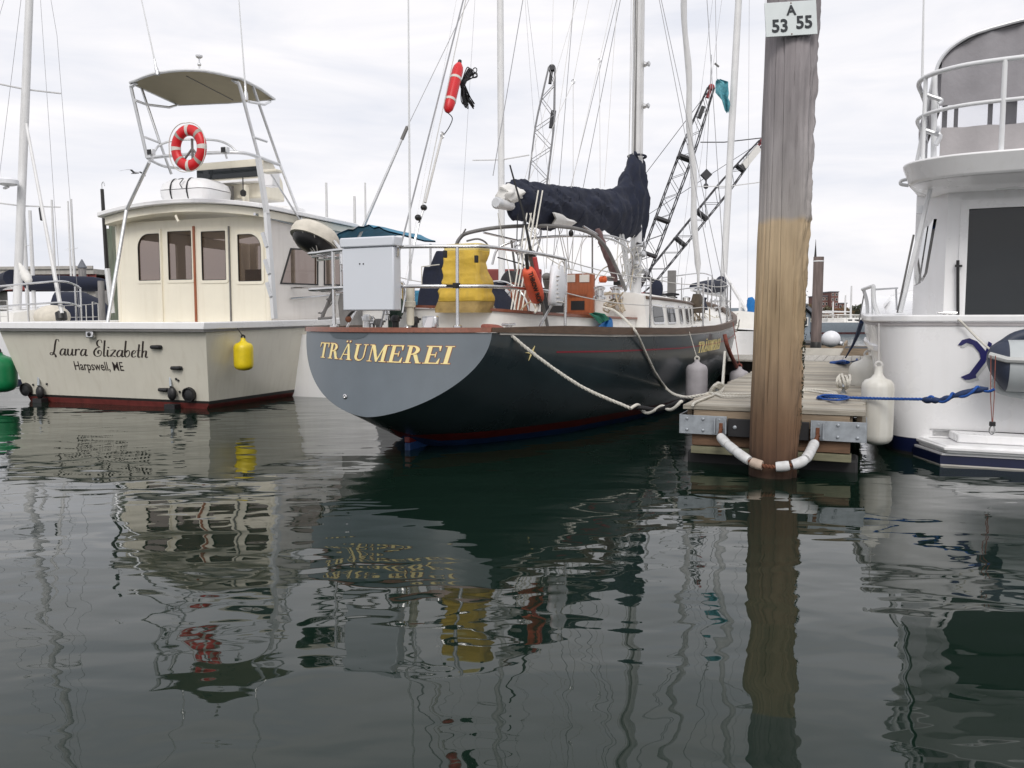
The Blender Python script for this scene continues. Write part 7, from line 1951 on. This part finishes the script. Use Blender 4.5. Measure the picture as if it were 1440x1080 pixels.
part(tr2, 'rope', 'rope_blue', lambda m: [m.tube(catmull([on_dock(1149 + k, 559.5 - .6 * k, .012 + .008 * k), on_dock(1162, 556.5 - .4 * k, .014 + .008 * k), on_dock(1186 + k, 556.5 + .2 * k, .014 + .008 * k), on_dock(1193, 560, .014 + .008 * k), on_dock(1178, 562.5, .014 + .008 * k), on_dock(1160, 561.5, .014)], 6, closed=True), .0085, 7, closed=True) for k in range(4)], F=I4, smooth=70)
wr = thing('white_rope_hank', 'white rope hank knotted on the dock cleat right of the piling', 'rope', DK, cl0)
part(wr, 'rope', 'rope_white', lambda m: [m.rope([cl0 + Vector((.02 * k - .04, 0, .03)) + Vector((.02 * math.cos(q + k), (.12 + .01 * k) * math.cos(q), (.055 + .008 * (k % 3)) * math.sin(q) + .035)) for q in [2 * PI * i / 24 for i in range(25)]], .013) for k in range(5)], F=DK, smooth=70)
part(wr, 'tail', 'rope_white', lambda m: (m.rope(catmull([on_dock(1176, 552), on_dock(1160, 549), on_dock(1140, 547.5), on_dock(1110, 546)], 6), .012), m.rope(catmull([on_dock(1178, 554), on_dock(1158, 552.5), on_dock(1138, 549.5), on_dock(1110, 548)], 6), .012)), F=I4)
# far blue line to the bow
fl2 = thing('blue_bow_line', 'blue line and rope pile on the dock leading up to the motor yacht bow', 'mooring line', I4, at(1190, 509, 15))
part(fl2, 'rope', 'rope_navy', lambda m: (m.tube([at(1189, 503, 14.5), at(1200, 484, 12.5), at(1206, 470, 11.5), at(1212, 452, 10.8)], [.012, .02, .028, .03], 7), m.tube([at(1196, 509, 14.3), at(1222, 505, 11.0)], .014, 6)), F=I4)
part(fl2, 'pile', 'rope_blue', lambda m: [m.tube(catmull([on_dock(1168 + 2 * k, 510), on_dock(1186, 508.5 - k * .3, .03 + .02 * k), on_dock(1194 - k, 509.5, .03 + .02 * k), on_dock(1184, 511, .02)], 5, closed=True), .02, 6, closed=True) for k in range(4)], F=I4, smooth=70)
part(fl2, 'tail', 'rope_blue', lambda m: m.tube(catmull([at(1205, 505, 13.5), at(1202, 525, 11.5), at(1198, 545, 10)], 5), .016, 6), F=I4)
single(DK, 'dock_lamp', 'black', 'small dark post fitting on the right edge of the dock boards', 'fitting', lambda m: (m.box((DW - .14, 3.3, DKZ), (DW - .06, 3.38, DKZ + .12)), m.box((DW - .16, 3.28, DKZ), (DW - .04, 3.4, DKZ + .02))), bevel=.005)

# small fittings on the transom and rail
part(mot, 'stern_cleat', 'steel', lambda m: (m.tube([hit(px, 447, RB, 'y', .14) + Vector((0, 0, .045)) for px in (1318, 1326, 1338, 1346)], [.008, .012, .012, .008], 8), m.rod(hit(1328, 450, RB, 'y', .14), hit(1328, 446, RB, 'y', .14) + Vector((0, 0, .04)), .012, 8), m.rod(hit(1336, 450, RB, 'y', .14), hit(1336, 446, RB, 'y', .14) + Vector((0, 0, .04)), .012, 8)))
tl = thing('tie_rope', 'thin white rope running over the motor yacht rail to the dinghy', 'rope', RB, hit(1370, 470, RB, 'y', -.05))
part(tl, 'rope', 'rope_white', lambda m: m.tube(catmull([hit(1340, 447, RB, 'y', .1), hit(1350, 451, RB, 'y', -.05), hit(1362, 463, RB, 'y', -.05), hit(1378, 479, RB, 'y', -.12), hit(1398, 496, RB, 'y', -.25)], 5), .009, 6), F=RB)
# ---------------------------------------------------------------- neighbouring and distant boats
def sailboat(label, px, D, theta, mast_top_py, L=10.0, beam=3.2, mast_r=.08, hull_mat='gel_white', cover='navy_canvas', boom=True, spread=(.45, .72), lean=0.0, stays=True, group='sailboats moored beyond', rig_mat='mast_white', mast_px_top=None, bow_dir=1, boot='navy_paint'):
    """small sloop whose mast stands at the given bearing"""
    m0 = at(px, 450, D); F = frame(m0.x, m0.y, theta)
    t = thing('sailboat', label, 'sailboat', F, group=group)
    ys = [(-.52, .62), (-.4, .80), (-.2, .96), (0, 1), (.2, .86), (.38, .5), (.48, .03)]
    def hull(m, z0, z1):
        for sdx in (1, -1):
            m.loft([[Vector((sdx * beam / 2 * w * k, y * L, z)) for z, k in ((z1 + (.25 * max(0, y) if z1 > .5 else 0), 1.0), ((z0 + z1) / 2, .95), (z0, .82))] for y, w in ys], closed=False)
        w = ys[0][1]; m.face([Vector((-beam / 2 * w * .82, ys[0][0] * L, z0)), Vector((beam / 2 * w * .82, ys[0][0] * L, z0)), Vector((beam / 2 * w, ys[0][0] * L, z1)), Vector((-beam / 2 * w, ys[0][0] * L, z1))])
    part(t, 'hull', hull_mat, lambda m: hull(m, .08, 1.0), smooth=50)
    part(t, 'boot_stripe', boot, lambda m: [m.loft([[Vector((sdx * beam / 2 * w * .82, y * L, .08)), Vector((sdx * beam / 2 * w * .7, y * L, -.2))] for y, w in ys], closed=False) for sdx in (1, -1)], smooth=50)
    part(t, 'deck', 'deck_white', lambda m: m.loft([[Vector((-beam / 2 * w, y * L, .99 + .25 * max(0, y))), Vector((0, y * L, 1.04 + .25 * max(0, y))), Vector((beam / 2 * w, y * L, .99 + .25 * max(0, y)))] for y, w in ys], closed=False))
    cb = part(t, 'cabin', 'deck_white', lambda m: m.loft([[Vector((-beam * .3 * k, y * L, 1.0)), Vector((-beam * .26 * k, y * L, 1.38)), Vector((0, y * L, 1.45)), Vector((beam * .26 * k, y * L, 1.38)), Vector((beam * .3 * k, y * L, 1.0))] for y, k in ((-.18, 1), (0, 1), (.15, .8), (.22, .5))]), smooth=30)
    for sdx in (1, -1):
        for y in (-.12, -.02, .08):
            part(cb, 'window', 'glass_dark', lambda m: m.box((sdx * beam * .265 - .03, y * L, 1.12), (sdx * beam * .265 + .05, y * L + .5, 1.28)), F=F)
    zt_ = at(px, mast_top_py, D).z
    ms_ = part(t, 'mast', rig_mat, lambda m: m.tube([(0, 0, 1.0), (lean * .5, 0, (zt_ + 1) / 2), (lean, 0, zt_)], [mast_r, mast_r, mast_r * .8], 10))
    H = zt_ - 1
    for f in spread:
        z = 1 + H * f; w = beam * .28 * (1.1 - f * .4)
        part(ms_, 'spreader', rig_mat, lambda m: (m.bar((lean * f, 0, z), (lean * f + w, -.05, z + .05), .05, .025), m.bar((lean * f, 0, z), (lean * f - w, -.05, z + .05), .05, .025)), F=F)
    if stays:
        rw_ = .005 if D < 30 else .008
        part(t, 'stays', 'wire', lambda m: (m.rod((0, L * .47, 1.15), (lean, 0, zt_), rw_, 5), m.rod((0, -L * .51, 1.05), (lean, 0, zt_), rw_, 5), [m.rod((sdx * beam * .46, -.1, 1.0), (lean * .7 + sdx * beam * .2, -.05, 1 + H * .7), rw_, 5) for sdx in (1, -1)], [m.rod((lean * .7 + sdx * beam * .2, -.05, 1 + H * .7), (lean, 0, zt_), rw_, 5) for sdx in (1, -1)]))
    if boom:
        part(t, 'boom', rig_mat, lambda m: m.tube([(0, -.1, 2.0), (0, -L * .38, 2.05)], .06, 8))
        if cover:
            part(t, 'sail_cover', cover, lambda m: m.tube([(0, -.05, 2.5), (0, -.3, 2.3), (0, -L * .2, 2.2), (0, -L * .37, 2.12)], [.14, .22, .19, .10], 12), smooth=70)
    part(t, 'lifelines', 'wire_pale', lambda m: [(m.rod((sdx * beam / 2 * w, y * L, 1.0), (sdx * beam / 2 * w, y * L, 1.6), .012, 6)) for sdx in (1, -1) for y, w in ys[1:-1]] + [m.rod((sdx * beam / 2 * w0, y0 * L, z), (sdx * beam / 2 * w1, y1 * L, z), .006, 5) for sdx in (1, -1) for z in (1.3, 1.6) for (y0, w0), (y1, w1) in zip(ys[1:-1], ys[2:-1])])
    return t, F
# left-hand white sloop with its bow towards the fishing boat
t, F = sailboat('white sloop at far left, its bow pulpit showing above the cream transom', 22, 19.0, 139, -160, 9.5, 3.0, .095, boom=True, cover=None, lean=-.75, spread=(.29, .56), stays=True)
part(t, 'pulpit', 'steel', lambda m: [m.tube(catmull([(-.75, 2.7, z), (-.42, 3.7, z + .03), (0, 4.5, z + .06), (.42, 3.7, z + .03), (.75, 2.7, z)], 5), .02, 8) for z in (1.9, 1.5)] + [m.rod((x, y, 1.05), (x, y, 1.9), .018, 8) for x, y in ((-.75, 2.7), (.75, 2.7), (-.42, 3.7), (.42, 3.7))])
part(t, 'furler', 'mast_white', lambda m: m.tube([(0, 4.45, 1.35), (.1, 2.6, 5.2)], [.04, .03], 8))
part(t, 'furler_drum', 'black', lambda m: m.lathe([(.03, 0), (.10, .02), (.10, .16), (.04, .2)], (0, 4.42, 1.22), (0, -.4, 1), 12))
part(t, 'furler_clip', 'black', lambda m: m.lathe([(.05, 0), (.05, .25)], (.06, 3.5, 3.2), (0, -.4, 1), 10))
c = F.inverted() @ at(11, 256, 18.8)
part(t, 'radar_dome', 'white_plastic', lambda m: m.lathe([(.12, -.08), (.22, -.05), (.22, .04), (.15, .09), (.02, .11)], c, n=20))
part(t, 'radar_arm', 'mast_white', lambda m: m.bar(c + Vector((0, 0, -.1)), Vector((.1, 0, c.z - .12)), .06, .04))
part(t, 'deck_bag', 'cream_canvas', lambda m: m.ball((-.3, 2.2, 1.3), .35, .5, .25, 14, 10), smooth=70)
part(t, 'sail_bundle', 'deck_white', lambda m: m.tube(catmull([F.inverted() @ at(27, 370, 18.6), F.inverted() @ at(34, 384, 18.5), F.inverted() @ at(42, 398, 18.4)], 5), [.02, .04, .05, .08, .07, .10, .09, .11, .09, .08, .04], 12), smooth=70)
part(t, 'boom_cover', 'navy_canvas', lambda m: m.tube(catmull([(0, -.1, 2.2), (0, -1.5, 2.15), (0, -3.4, 2.1)], 5), [.2] * 10 + [.12], 12), smooth=70)
t2, F2 = sailboat('sloop with long navy sail cover and navy dodger between far-left mast and wooden piles', 49, 26, 75, 296, 9.5, 3.0, .06, boom=False, stays=False, spread=())
part(t2, 'sail_cover', 'navy_canvas', lambda m: m.tube(catmull([F2.inverted() @ at(33, 398, 26), F2.inverted() @ at(60, 398, 26), F2.inverted() @ at(100, 399, 26), F2.inverted() @ at(152, 400, 26)], 5), [.1, .2, .24, .24, .25, .25, .25, .26, .25, .26, .25, .24, .25, .24, .2, .14], 12), smooth=70)
dq = F2.inverted() @ at(118, 426, 24)
part(t2, 'dodger', 'navy_canvas', lambda m: m.loft([[Vector((dq.x + .9 * math.cos(q) * k, dq.y + yy, 1.1 + .95 * math.sin(q) * k)) for q in [PI * j / 12 for j in range(13)]] for yy, k in ((-.7, 1.0), (0, 1.0), (.5, .75), (.7, .5))], closed=False), smooth=70)
part(t2, 'dodger_window', 'vinyl', lambda m: m.box((dq.x - .5, dq.y - .74, 1.3), (dq.x + .1, dq.y - .72, 1.7)))
for (px, D, top, L, lab, th, r, sp) in [
    (40, 60, 279, 9, 'far sloop whose mast stands just right of the white radar mast', 30, .14, (.62,)),
    (80, 70, 281, 9, 'far sloop with a lone pale mast above the red bridge', 35, .11, (.4,)),
    (102.5, 75, 283, 9, 'far sloop with the left of two close masts by the capped pile', 30, .09, (.6,)),
    (107, 68, 280, 9, 'far sloop with the right, slightly taller of two close masts', 30, .10, (.6,)),
    (462, 60, 257, 9, 'far sloop whose mast rises behind the cream hood', 30, .10, ()),
    (501, 55, 276, 9, 'far sloop with the lowest mast above the white stern box', 32, .10, ()),
    (516, 60, 257, 9, 'far sloop with a thin mast above the white stern box', 28, .08, ()),
    ]:
    sailboat(lab, px, D, th, top, L, 2.9, r, spread=sp, stays=False, cover=None)
# masts beyond the yacht
t3, F3 = sailboat('sloop behind the yacht cockpit with pale mast and double spreaders', 706, 24, 25, -330, 11, 3.3, .10, lean=-.08, spread=(.31, .66), cover=None)
t4, F4 = sailboat('sloop past the yacht bow with tall mast carrying a tattered teal flag', 1014, 26, 25, -300, 11, 3.4, .105, lean=.55, spread=(.27, .62))
part(t4, 'arch', 'steel', lambda m: [m.tube([F4.inverted() @ at(a, 420, 25.5), F4.inverted() @ at(b, 462, 25.5)], .03, 6) for a, b in ((1006, 1004), (1021, 1024), (1000, 998))] + [m.tube([F4.inverted() @ at(998, 424, 25.5), F4.inverted() @ at(1026, 424, 25.5)], .03, 6)])
part(t4, 'boom_strut', 'mast_white', lambda m: m.tube([F4.inverted() @ at(1018, 384, 25.5), F4.inverted() @ at(1052, 440, 24.5)], .05, 8))
rg = F4.inverted()
def rag(m):
    rings = []
    for i, (px0, px1, py) in enumerate(((1007, 1012, 112), (1006, 1024, 116), (1006, 1024, 122), (1006, 1025, 130), (1010, 1024, 136), (1015, 1026, 142), (1017, 1027, 148), (1019, 1026, 154), (1022, 1025, 158))):
        rings.append([rg @ at(px0 + (px1 - px0) * j / 8, py + 1.4 * math.sin(j * 1.3 + i), 25.6 + .12 * math.sin(j * 1.1 + i * .7)) for j in range(9)])
    m.loft(rings + [[p + Vector((0, .01, 0)) for p in r] for r in reversed(rings)], closed=False)
flg = thing('flag', 'tattered teal flag caught on the mast past the yacht bow', 'flag', F4, rg @ at(1018, 150, 25.6))
part(flg, 'cloth', 'teal_rag', rag, F=F4, smooth=70)
part(flg, 'halyard', 'wire', lambda m: m.tube([rg @ at(1006, 0, 25.6), rg @ at(1008, 112, 25.6)], .008, 5), F=F4)
part(flg, 'tip', 'grey_tube', lambda m: m.tube([rg @ at(1005, 89, 25.6), rg @ at(1011, 94, 25.6)], .03, 6), F=F4)
t5, F5 = sailboat('white boat beyond the yacht bow, its hull seen left of the piling', 1040, 21, 16, 420, 8, 2.6, .03, boom=False, stays=False, spread=())
bc = F5.inverted() @ at(1058, 436, 20)
part(t5, 'blue_cover', 'cloth_blue', lambda m: m.tube(catmull([F5.inverted() @ at(1055, 418, 20), F5.inverted() @ at(1057, 432, 20), F5.inverted() @ at(1056, 450, 20)], 4), [.05, .09, .1, .12, .11, .1, .12, .13, .08], 10), smooth=70)
# distant masts right of the piling
for (px, D, top, lab) in [(1171, 90, 424, 'tiny far sloop with short mast before the brick tower'), (1188, 80, 415, 'tiny far sloop with slanted mast right of the brick tower'), (1196, 78, 402, 'tiny far sloop with the tallest mast right of the brick tower')]:
    sailboat(lab, px, D, 70, top, 8, 2.6, .09, stays=False, cover=None, spread=(), boot='boot_red', hull_mat='clad_grey')
for i, (px, D, lab, mt) in enumerate([(1160, 88, 'low white motorboat at the far pontoon', 'gel_white'), (1184, 80, 'grey workboat with open wheelhouse at the far pontoon', 'clad_grey'), (1203, 84, 'red skiff with white canopy at the far pontoon', 'boot_red')]):
    p = at(px, 474, D); F = frame(p.x, p.y, 80)
    t = thing('workboat', lab, 'boat', F, group='boats at the far pontoon')
    part(t, 'hull', mt, lambda m: m.loft([[Vector((-.8 * w, y, .7)), Vector((-.65 * w, y, -.1)), Vector((.65 * w, y, -.1)), Vector((.8 * w, y, .7))] for y, w in ((-2, .9), (-1, 1), (0.5, 1), (1.5, .6), (2.2, .08))]))
    part(t, 'wheelhouse', 'deck_white', lambda m: (m.box((-.5, -.8, .7), (.5, .5, .75)), [m.rod((x, y, .7), (x, y, 1.7), .04) for x in (-.5, .5) for y in (-.8, .5)], m.box((-.65, -1, 1.7), (.65, .7, 1.8))))
single(frame(at(1175, 474, 92).x, 92, 0), 'far_pontoon', 'concrete', 'low grey pontoon across the water beyond the far finger', 'pontoon', lambda m: m.box((-6, -1, -.2), (8, 1, .45)))
# boat with teal canvas between the fishing boat and yacht
tb2 = at(552, 452, 15.0); FT = frame(tb2.x, tb2.y, 24)
tt = thing('cruiser', 'small cruiser with faded teal bimini behind the white stern box', 'boat', FT)
part(tt, 'hull', 'gel_white', lambda m: [m.loft([[Vector((s * 1.3 * w, y, 1.0)), Vector((s * 1.1 * w, y, -.2))] for y, w in ((-2.2, .9), (0, 1), (2, .9), (4, .5), (5, .05))], closed=False) for s in (1, -1)] + [m.face([(-1.17, -2.2, 1), (1.17, -2.2, 1), (.99, -2.2, -.2), (-.99, -2.2, -.2)])])
part(tt, 'deck', 'deck_white', lambda m: m.loft([[Vector((-1.3 * w, y, .99)), Vector((1.3 * w, y, .99))] for y, w in ((-2.2, .9), (0, 1), (2, .9), (4, .5), (5, .05))], closed=False))
FTi = FT.inverted()
def teal(m):
    rings = []
    for y in (-.9, -.4, .1, .5):
        rings.append([Vector((-.62 + 1.25 * j / 12, y, 2.58 + .26 * math.sin(PI * (.12 + .76 * j / 12)) + .05 * mnoise.noise(Vector((j * .9, y * 3, 1))))) for j in range(13)])
    m.loft(rings + [[p - Vector((0, 0, .03)) for p in r] for r in reversed(rings)], closed=False)
part(tt, 'bimini', 'teal_canvas', teal, smooth=70)
part(tt, 'bimini_frame', 'steel', lambda m: [m.rod((x, y, 1.0), (x, y, 2.62), .02, 8) for x in (-.55, .58) for y in (-.8, .4)] + [m.tube([(-.55, y, 2.1), (.58, y, 2.1)], .015, 6) for y in (-.8,)])
part(tt, 'seat', 'teal_canvas', lambda m: m.box((-.5, -.3, 1.5), (.9, .3, 1.75)), bevel=.05)
part(tt, 'engine_cowl', 'grey_tube', lambda m: m.loft([[Vector((p[0], p[1], z)) for p in rrect(.2 - k, -1.9 - k, .55 + k, -1.4 + k, (.06,) * 4, 3)] for z, k in ((1.0, 0), (1.5, .03), (1.72, 0))]), smooth=50)
part(tt, 'stern_rail', 'steel', lambda m: m.tube([(-1.1, -2.0, 1.75), (1.1, -2.0, 1.75)], .018, 8))
sp0, sp1, sp2 = FTi @ at(507, 328, 14.5), FTi @ at(573, 178, 14.5), FTi @ at(664, -10, 14.5)
part(tt, 'flag_pole', 'alu', lambda m: m.tube([FTi @ at(500, 345, 14.5), sp0, sp1], [.034, .03, .02], 10))
part(tt, 'insulator', 'grey_tube', lambda m: m.tube([sp1 - (sp1 - sp0) * .12, sp1], .032, 8))
part(tt, 'stay', 'wire', lambda m: m.rod(sp1, sp2, .006, 5))

# ---------------------------------------------------------------- wooden piles left of the fishing boat
mk('pile_green', (.13, .155, .115), .9, var=.35, scale=4, stretch=(5, 5, .6), streak=.4, streak_col=(.22, .19, .16))
mk('pile_grey', (.26, .25, .245), .9, var=.25, scale=4, stretch=(5, 5, .6))
for px, D, top, r, mt, lab, cp in ((171, 18.5, 310, .19, 'pile_green', 'mossy green timber pile right behind the fishing boat deckhouse', False), (158.5, 20, 322, .09, 'pile_green', 'thin green pile leaning beside the thicker mossy one', False), (118.5, 32, 377, .14, 'pile_grey', 'grey pile with pyramid cap before the red bridge', True), (144, 19.0, 395, .07, 'pile_grey', 'short pale post left of the deckhouse', False)):
    b = at(px, 450, D); zt2 = at(px, top, D).z
    q = thing('piling', lab, 'piling', frame(b.x, b.y, 0), group='piles behind the fishing boat')
    piling('', '', b.x, b.y, r, zt2, (.0, 0), px).build('post', mt, q, smooth=50)
    if cp: part(q, 'cap', 'slate', lambda m: m.lathe([(r * 1.25, zt2), (r * 1.25, zt2 + .04), (.02, zt2 + .34)], (0, 0, 0), n=8), smooth=10)

# ---------------------------------------------------------------- lattice boom cranes
def crane(label, D, foot, tip, w0, w1, mat, tipmat, bands=(), pend=True, head=None):
    A, B = at(foot[0], foot[1], D), at(tip[0], tip[1], D)
    base = Vector((A.x, A.y, 0)); F = frame(base.x, base.y, 0)
    t = thing('crane', label, 'crane', F)
    a, b = A - base, B - base
    d = (b - a).normalized(); s = Vector((-d.z, 0, d.x)); n = Vector((0, 1, 0)); L = (b - a).length
    def wid(f): return (w0 * min(1, .35 + f / .12 * .65) if f < .12 else w0) * (1 if f < .72 else 1 - (f - .72) / .28 * (1 - w1 / w0))
    N = max(10, int(L / (w0 * .8)))
    def chord(f, i, j): return a + d * L * f + (s * i + n * j) * wid(f) / 2
    cr, lr_ = w0 * .045, w0 * .024
    for i, j in ((1, 1), (1, -1), (-1, 1), (-1, -1)):
        part(t, 'boom_chord', mat, lambda m: m.tube([chord(k / N, i, j) for k in range(N + 1)], cr, 5))
    def lace(m):
        for k in range(N):
            f0, f1 = k / N, (k + 1) / N; sg = 1 if k % 2 else -1
            for (i0, j0, i1, j1) in ((1, -1, -1, -1), (1, 1, -1, 1), (1, -1, 1, 1), (-1, -1, -1, 1)):
                p, q = ((i0, j0), (i1, j1)) if sg > 0 else ((i1, j1), (i0, j0))
                m.rod(chord(f0, *p), chord(f1, *q), lr_, 4)
    part(t, 'boom_lacing', mat, lace, kind='stuff')
    for f in bands:
        w = wid(f) * .56
        part(t, 'boom_joint', 'crane_black', lambda m: m.obox(a + d * L * f, s * w, d * w * .16, n * w))
    hd_ = part(t, 'boom_head', tipmat, lambda m: (m.lathe([(w1 * .40, -w0 * .2), (w1 * .55, -w0 * .1), (w1 * .55, w0 * .1), (w1 * .40, w0 * .2)], b, (0, 1, 0), 14), m.obox(b - d * w0 * .4, s * w1 * .25, d * w0 * .4, n * w0 * .12)))
    if head:
        part(t, 'pendant_block', 'crane_black', lambda m: m.obox(at(head[0], head[1], D) - base, s * w0 * .14, d * w0 * .45, n * w0 * .14))
    if pend:
        e = a + Vector((-(b - a).x * .15 - 1, 0, 7)) 
        part(t, 'pendant_lines', 'crane_black', lambda m: [m.rod(b + n * k, Vector((a.x - 3.0, k, a.z + 9 if False else max(3.0, a.z + 4))), w0 * .022, 4) for k in (-.3, .3)])
    part(t, 'cab', 'bridge_red', lambda m: m.box((a.x - 3.2, -1.4, 1.2), (a.x + 1.0, 1.4, max(2.6, a.z))), bevel=.1)
    part(t, 'barge', 'crane_black', lambda m: m.box((-8, -4, -.5), (8, 5, 1.15)))
    part(t, 'crawler', 'crane_black', lambda m: m.box((a.x - 3, -1.8, 1.15), (a.x + 1, 1.8, 1.6)))
    return t, base, a, b
crane('black lattice crane with red head, the left and taller of two behind the mast', 62, (893, 412), (1000, 123), 1.0, .45, 'crane_black', 'red_dark', (.93 * .0 + .06, .19, .36, .66), True, (986, 158))
tc, bs2, ca2, cb2 = crane('black lattice crane with red tip slanting low to the piling', 66, (893, 418), (1071, 199), 1.0, .4, 'crane_black', 'red_dark', (.12, .36, .53, .83), True)
part(tc, 'signal_box', 'deck_white', lambda m: m.obox(at(1055, 222, 66) - bs2, Vector((.35, 0, -.55)) * .4, Vector((.65, 0, .8)) * .9, Vector((0, .5, 0))))
crane('grey lattice crane standing upright behind the boom cover', 58, (741, 380), (776, 96), 1.3, .45, 'crane_grey', 'crane_black', (), False, (777, 168))
# hook block hanging between the crane booms
hp_ = at(993, 246, 64)
hk2 = thing('crane_hook', 'small black hook block hanging between the two black crane booms', 'crane hook', frame(hp_.x, hp_.y, 0, hp_.z))
part(hk2, 'block', 'crane_black', lambda m: m.obox((0, 0, 0), (.22, 0, .22), (-.22, 0, .22), (0, .15, 0)))
part(hk2, 'ball', 'crane_black', lambda m: (m.ball((0, 0, -.85), .2, .2, .22, 12, 8), m.rod((0, 0, -.3), (0, 0, -.7), .06, 6)))
part(hk2, 'cable', 'crane_black', lambda m: (m.rod((0, 0, .3), (.25, 0, 9.0), .02, 4), m.rod((0, 0, -1.0), (0, 0, -4), .02, 4)))
# tie line between the crane and the mast
k1, k2, k3 = at(985, 200, 66), at(1018, 200, 66), at(1071, 194, 66)
single(I4, 'tie_line', 'crane_black', 'thin dark line strung from the red crane tip to the left', 'line', lambda m: m.tube([k1, k2, k3], .05, 4))
# gull by the tower
gp = at(190, 244, 30)
gl = thing('gull', 'small grey gull gliding left of the tube tower', 'bird', frame(gp.x, gp.y, 20, gp.z))
mk('gull', (.38, .38, .40), .8)
part(gl, 'body', 'gull', lambda m: m.loft([[Vector((-.19 + .38 * t, w * math.cos(q), .03 * math.sin(t * 3) + h * math.sin(q))) for q in [2 * PI * j / 10 for j in range(10)]] for t, w, h in ((0, .008, .006), (.2, .03, .025), (.5, .05, .045), (.75, .035, .035), (.88, .03, .03), (1, .005, .005))]), smooth=70)
for sy in (1, -1):
    part(gl, 'wing', 'gull', lambda m: m.loft([[Vector((.04 + x0, sy * y, z)), Vector((.02 + x0, sy * y, z + .012)), Vector((-.08 + x0, sy * y, z))] for x0, y, z in ((0, .03, .03), (.03, .2, .10), (-.02, .42, .06), (-.10, .58, .0))]), smooth=70)
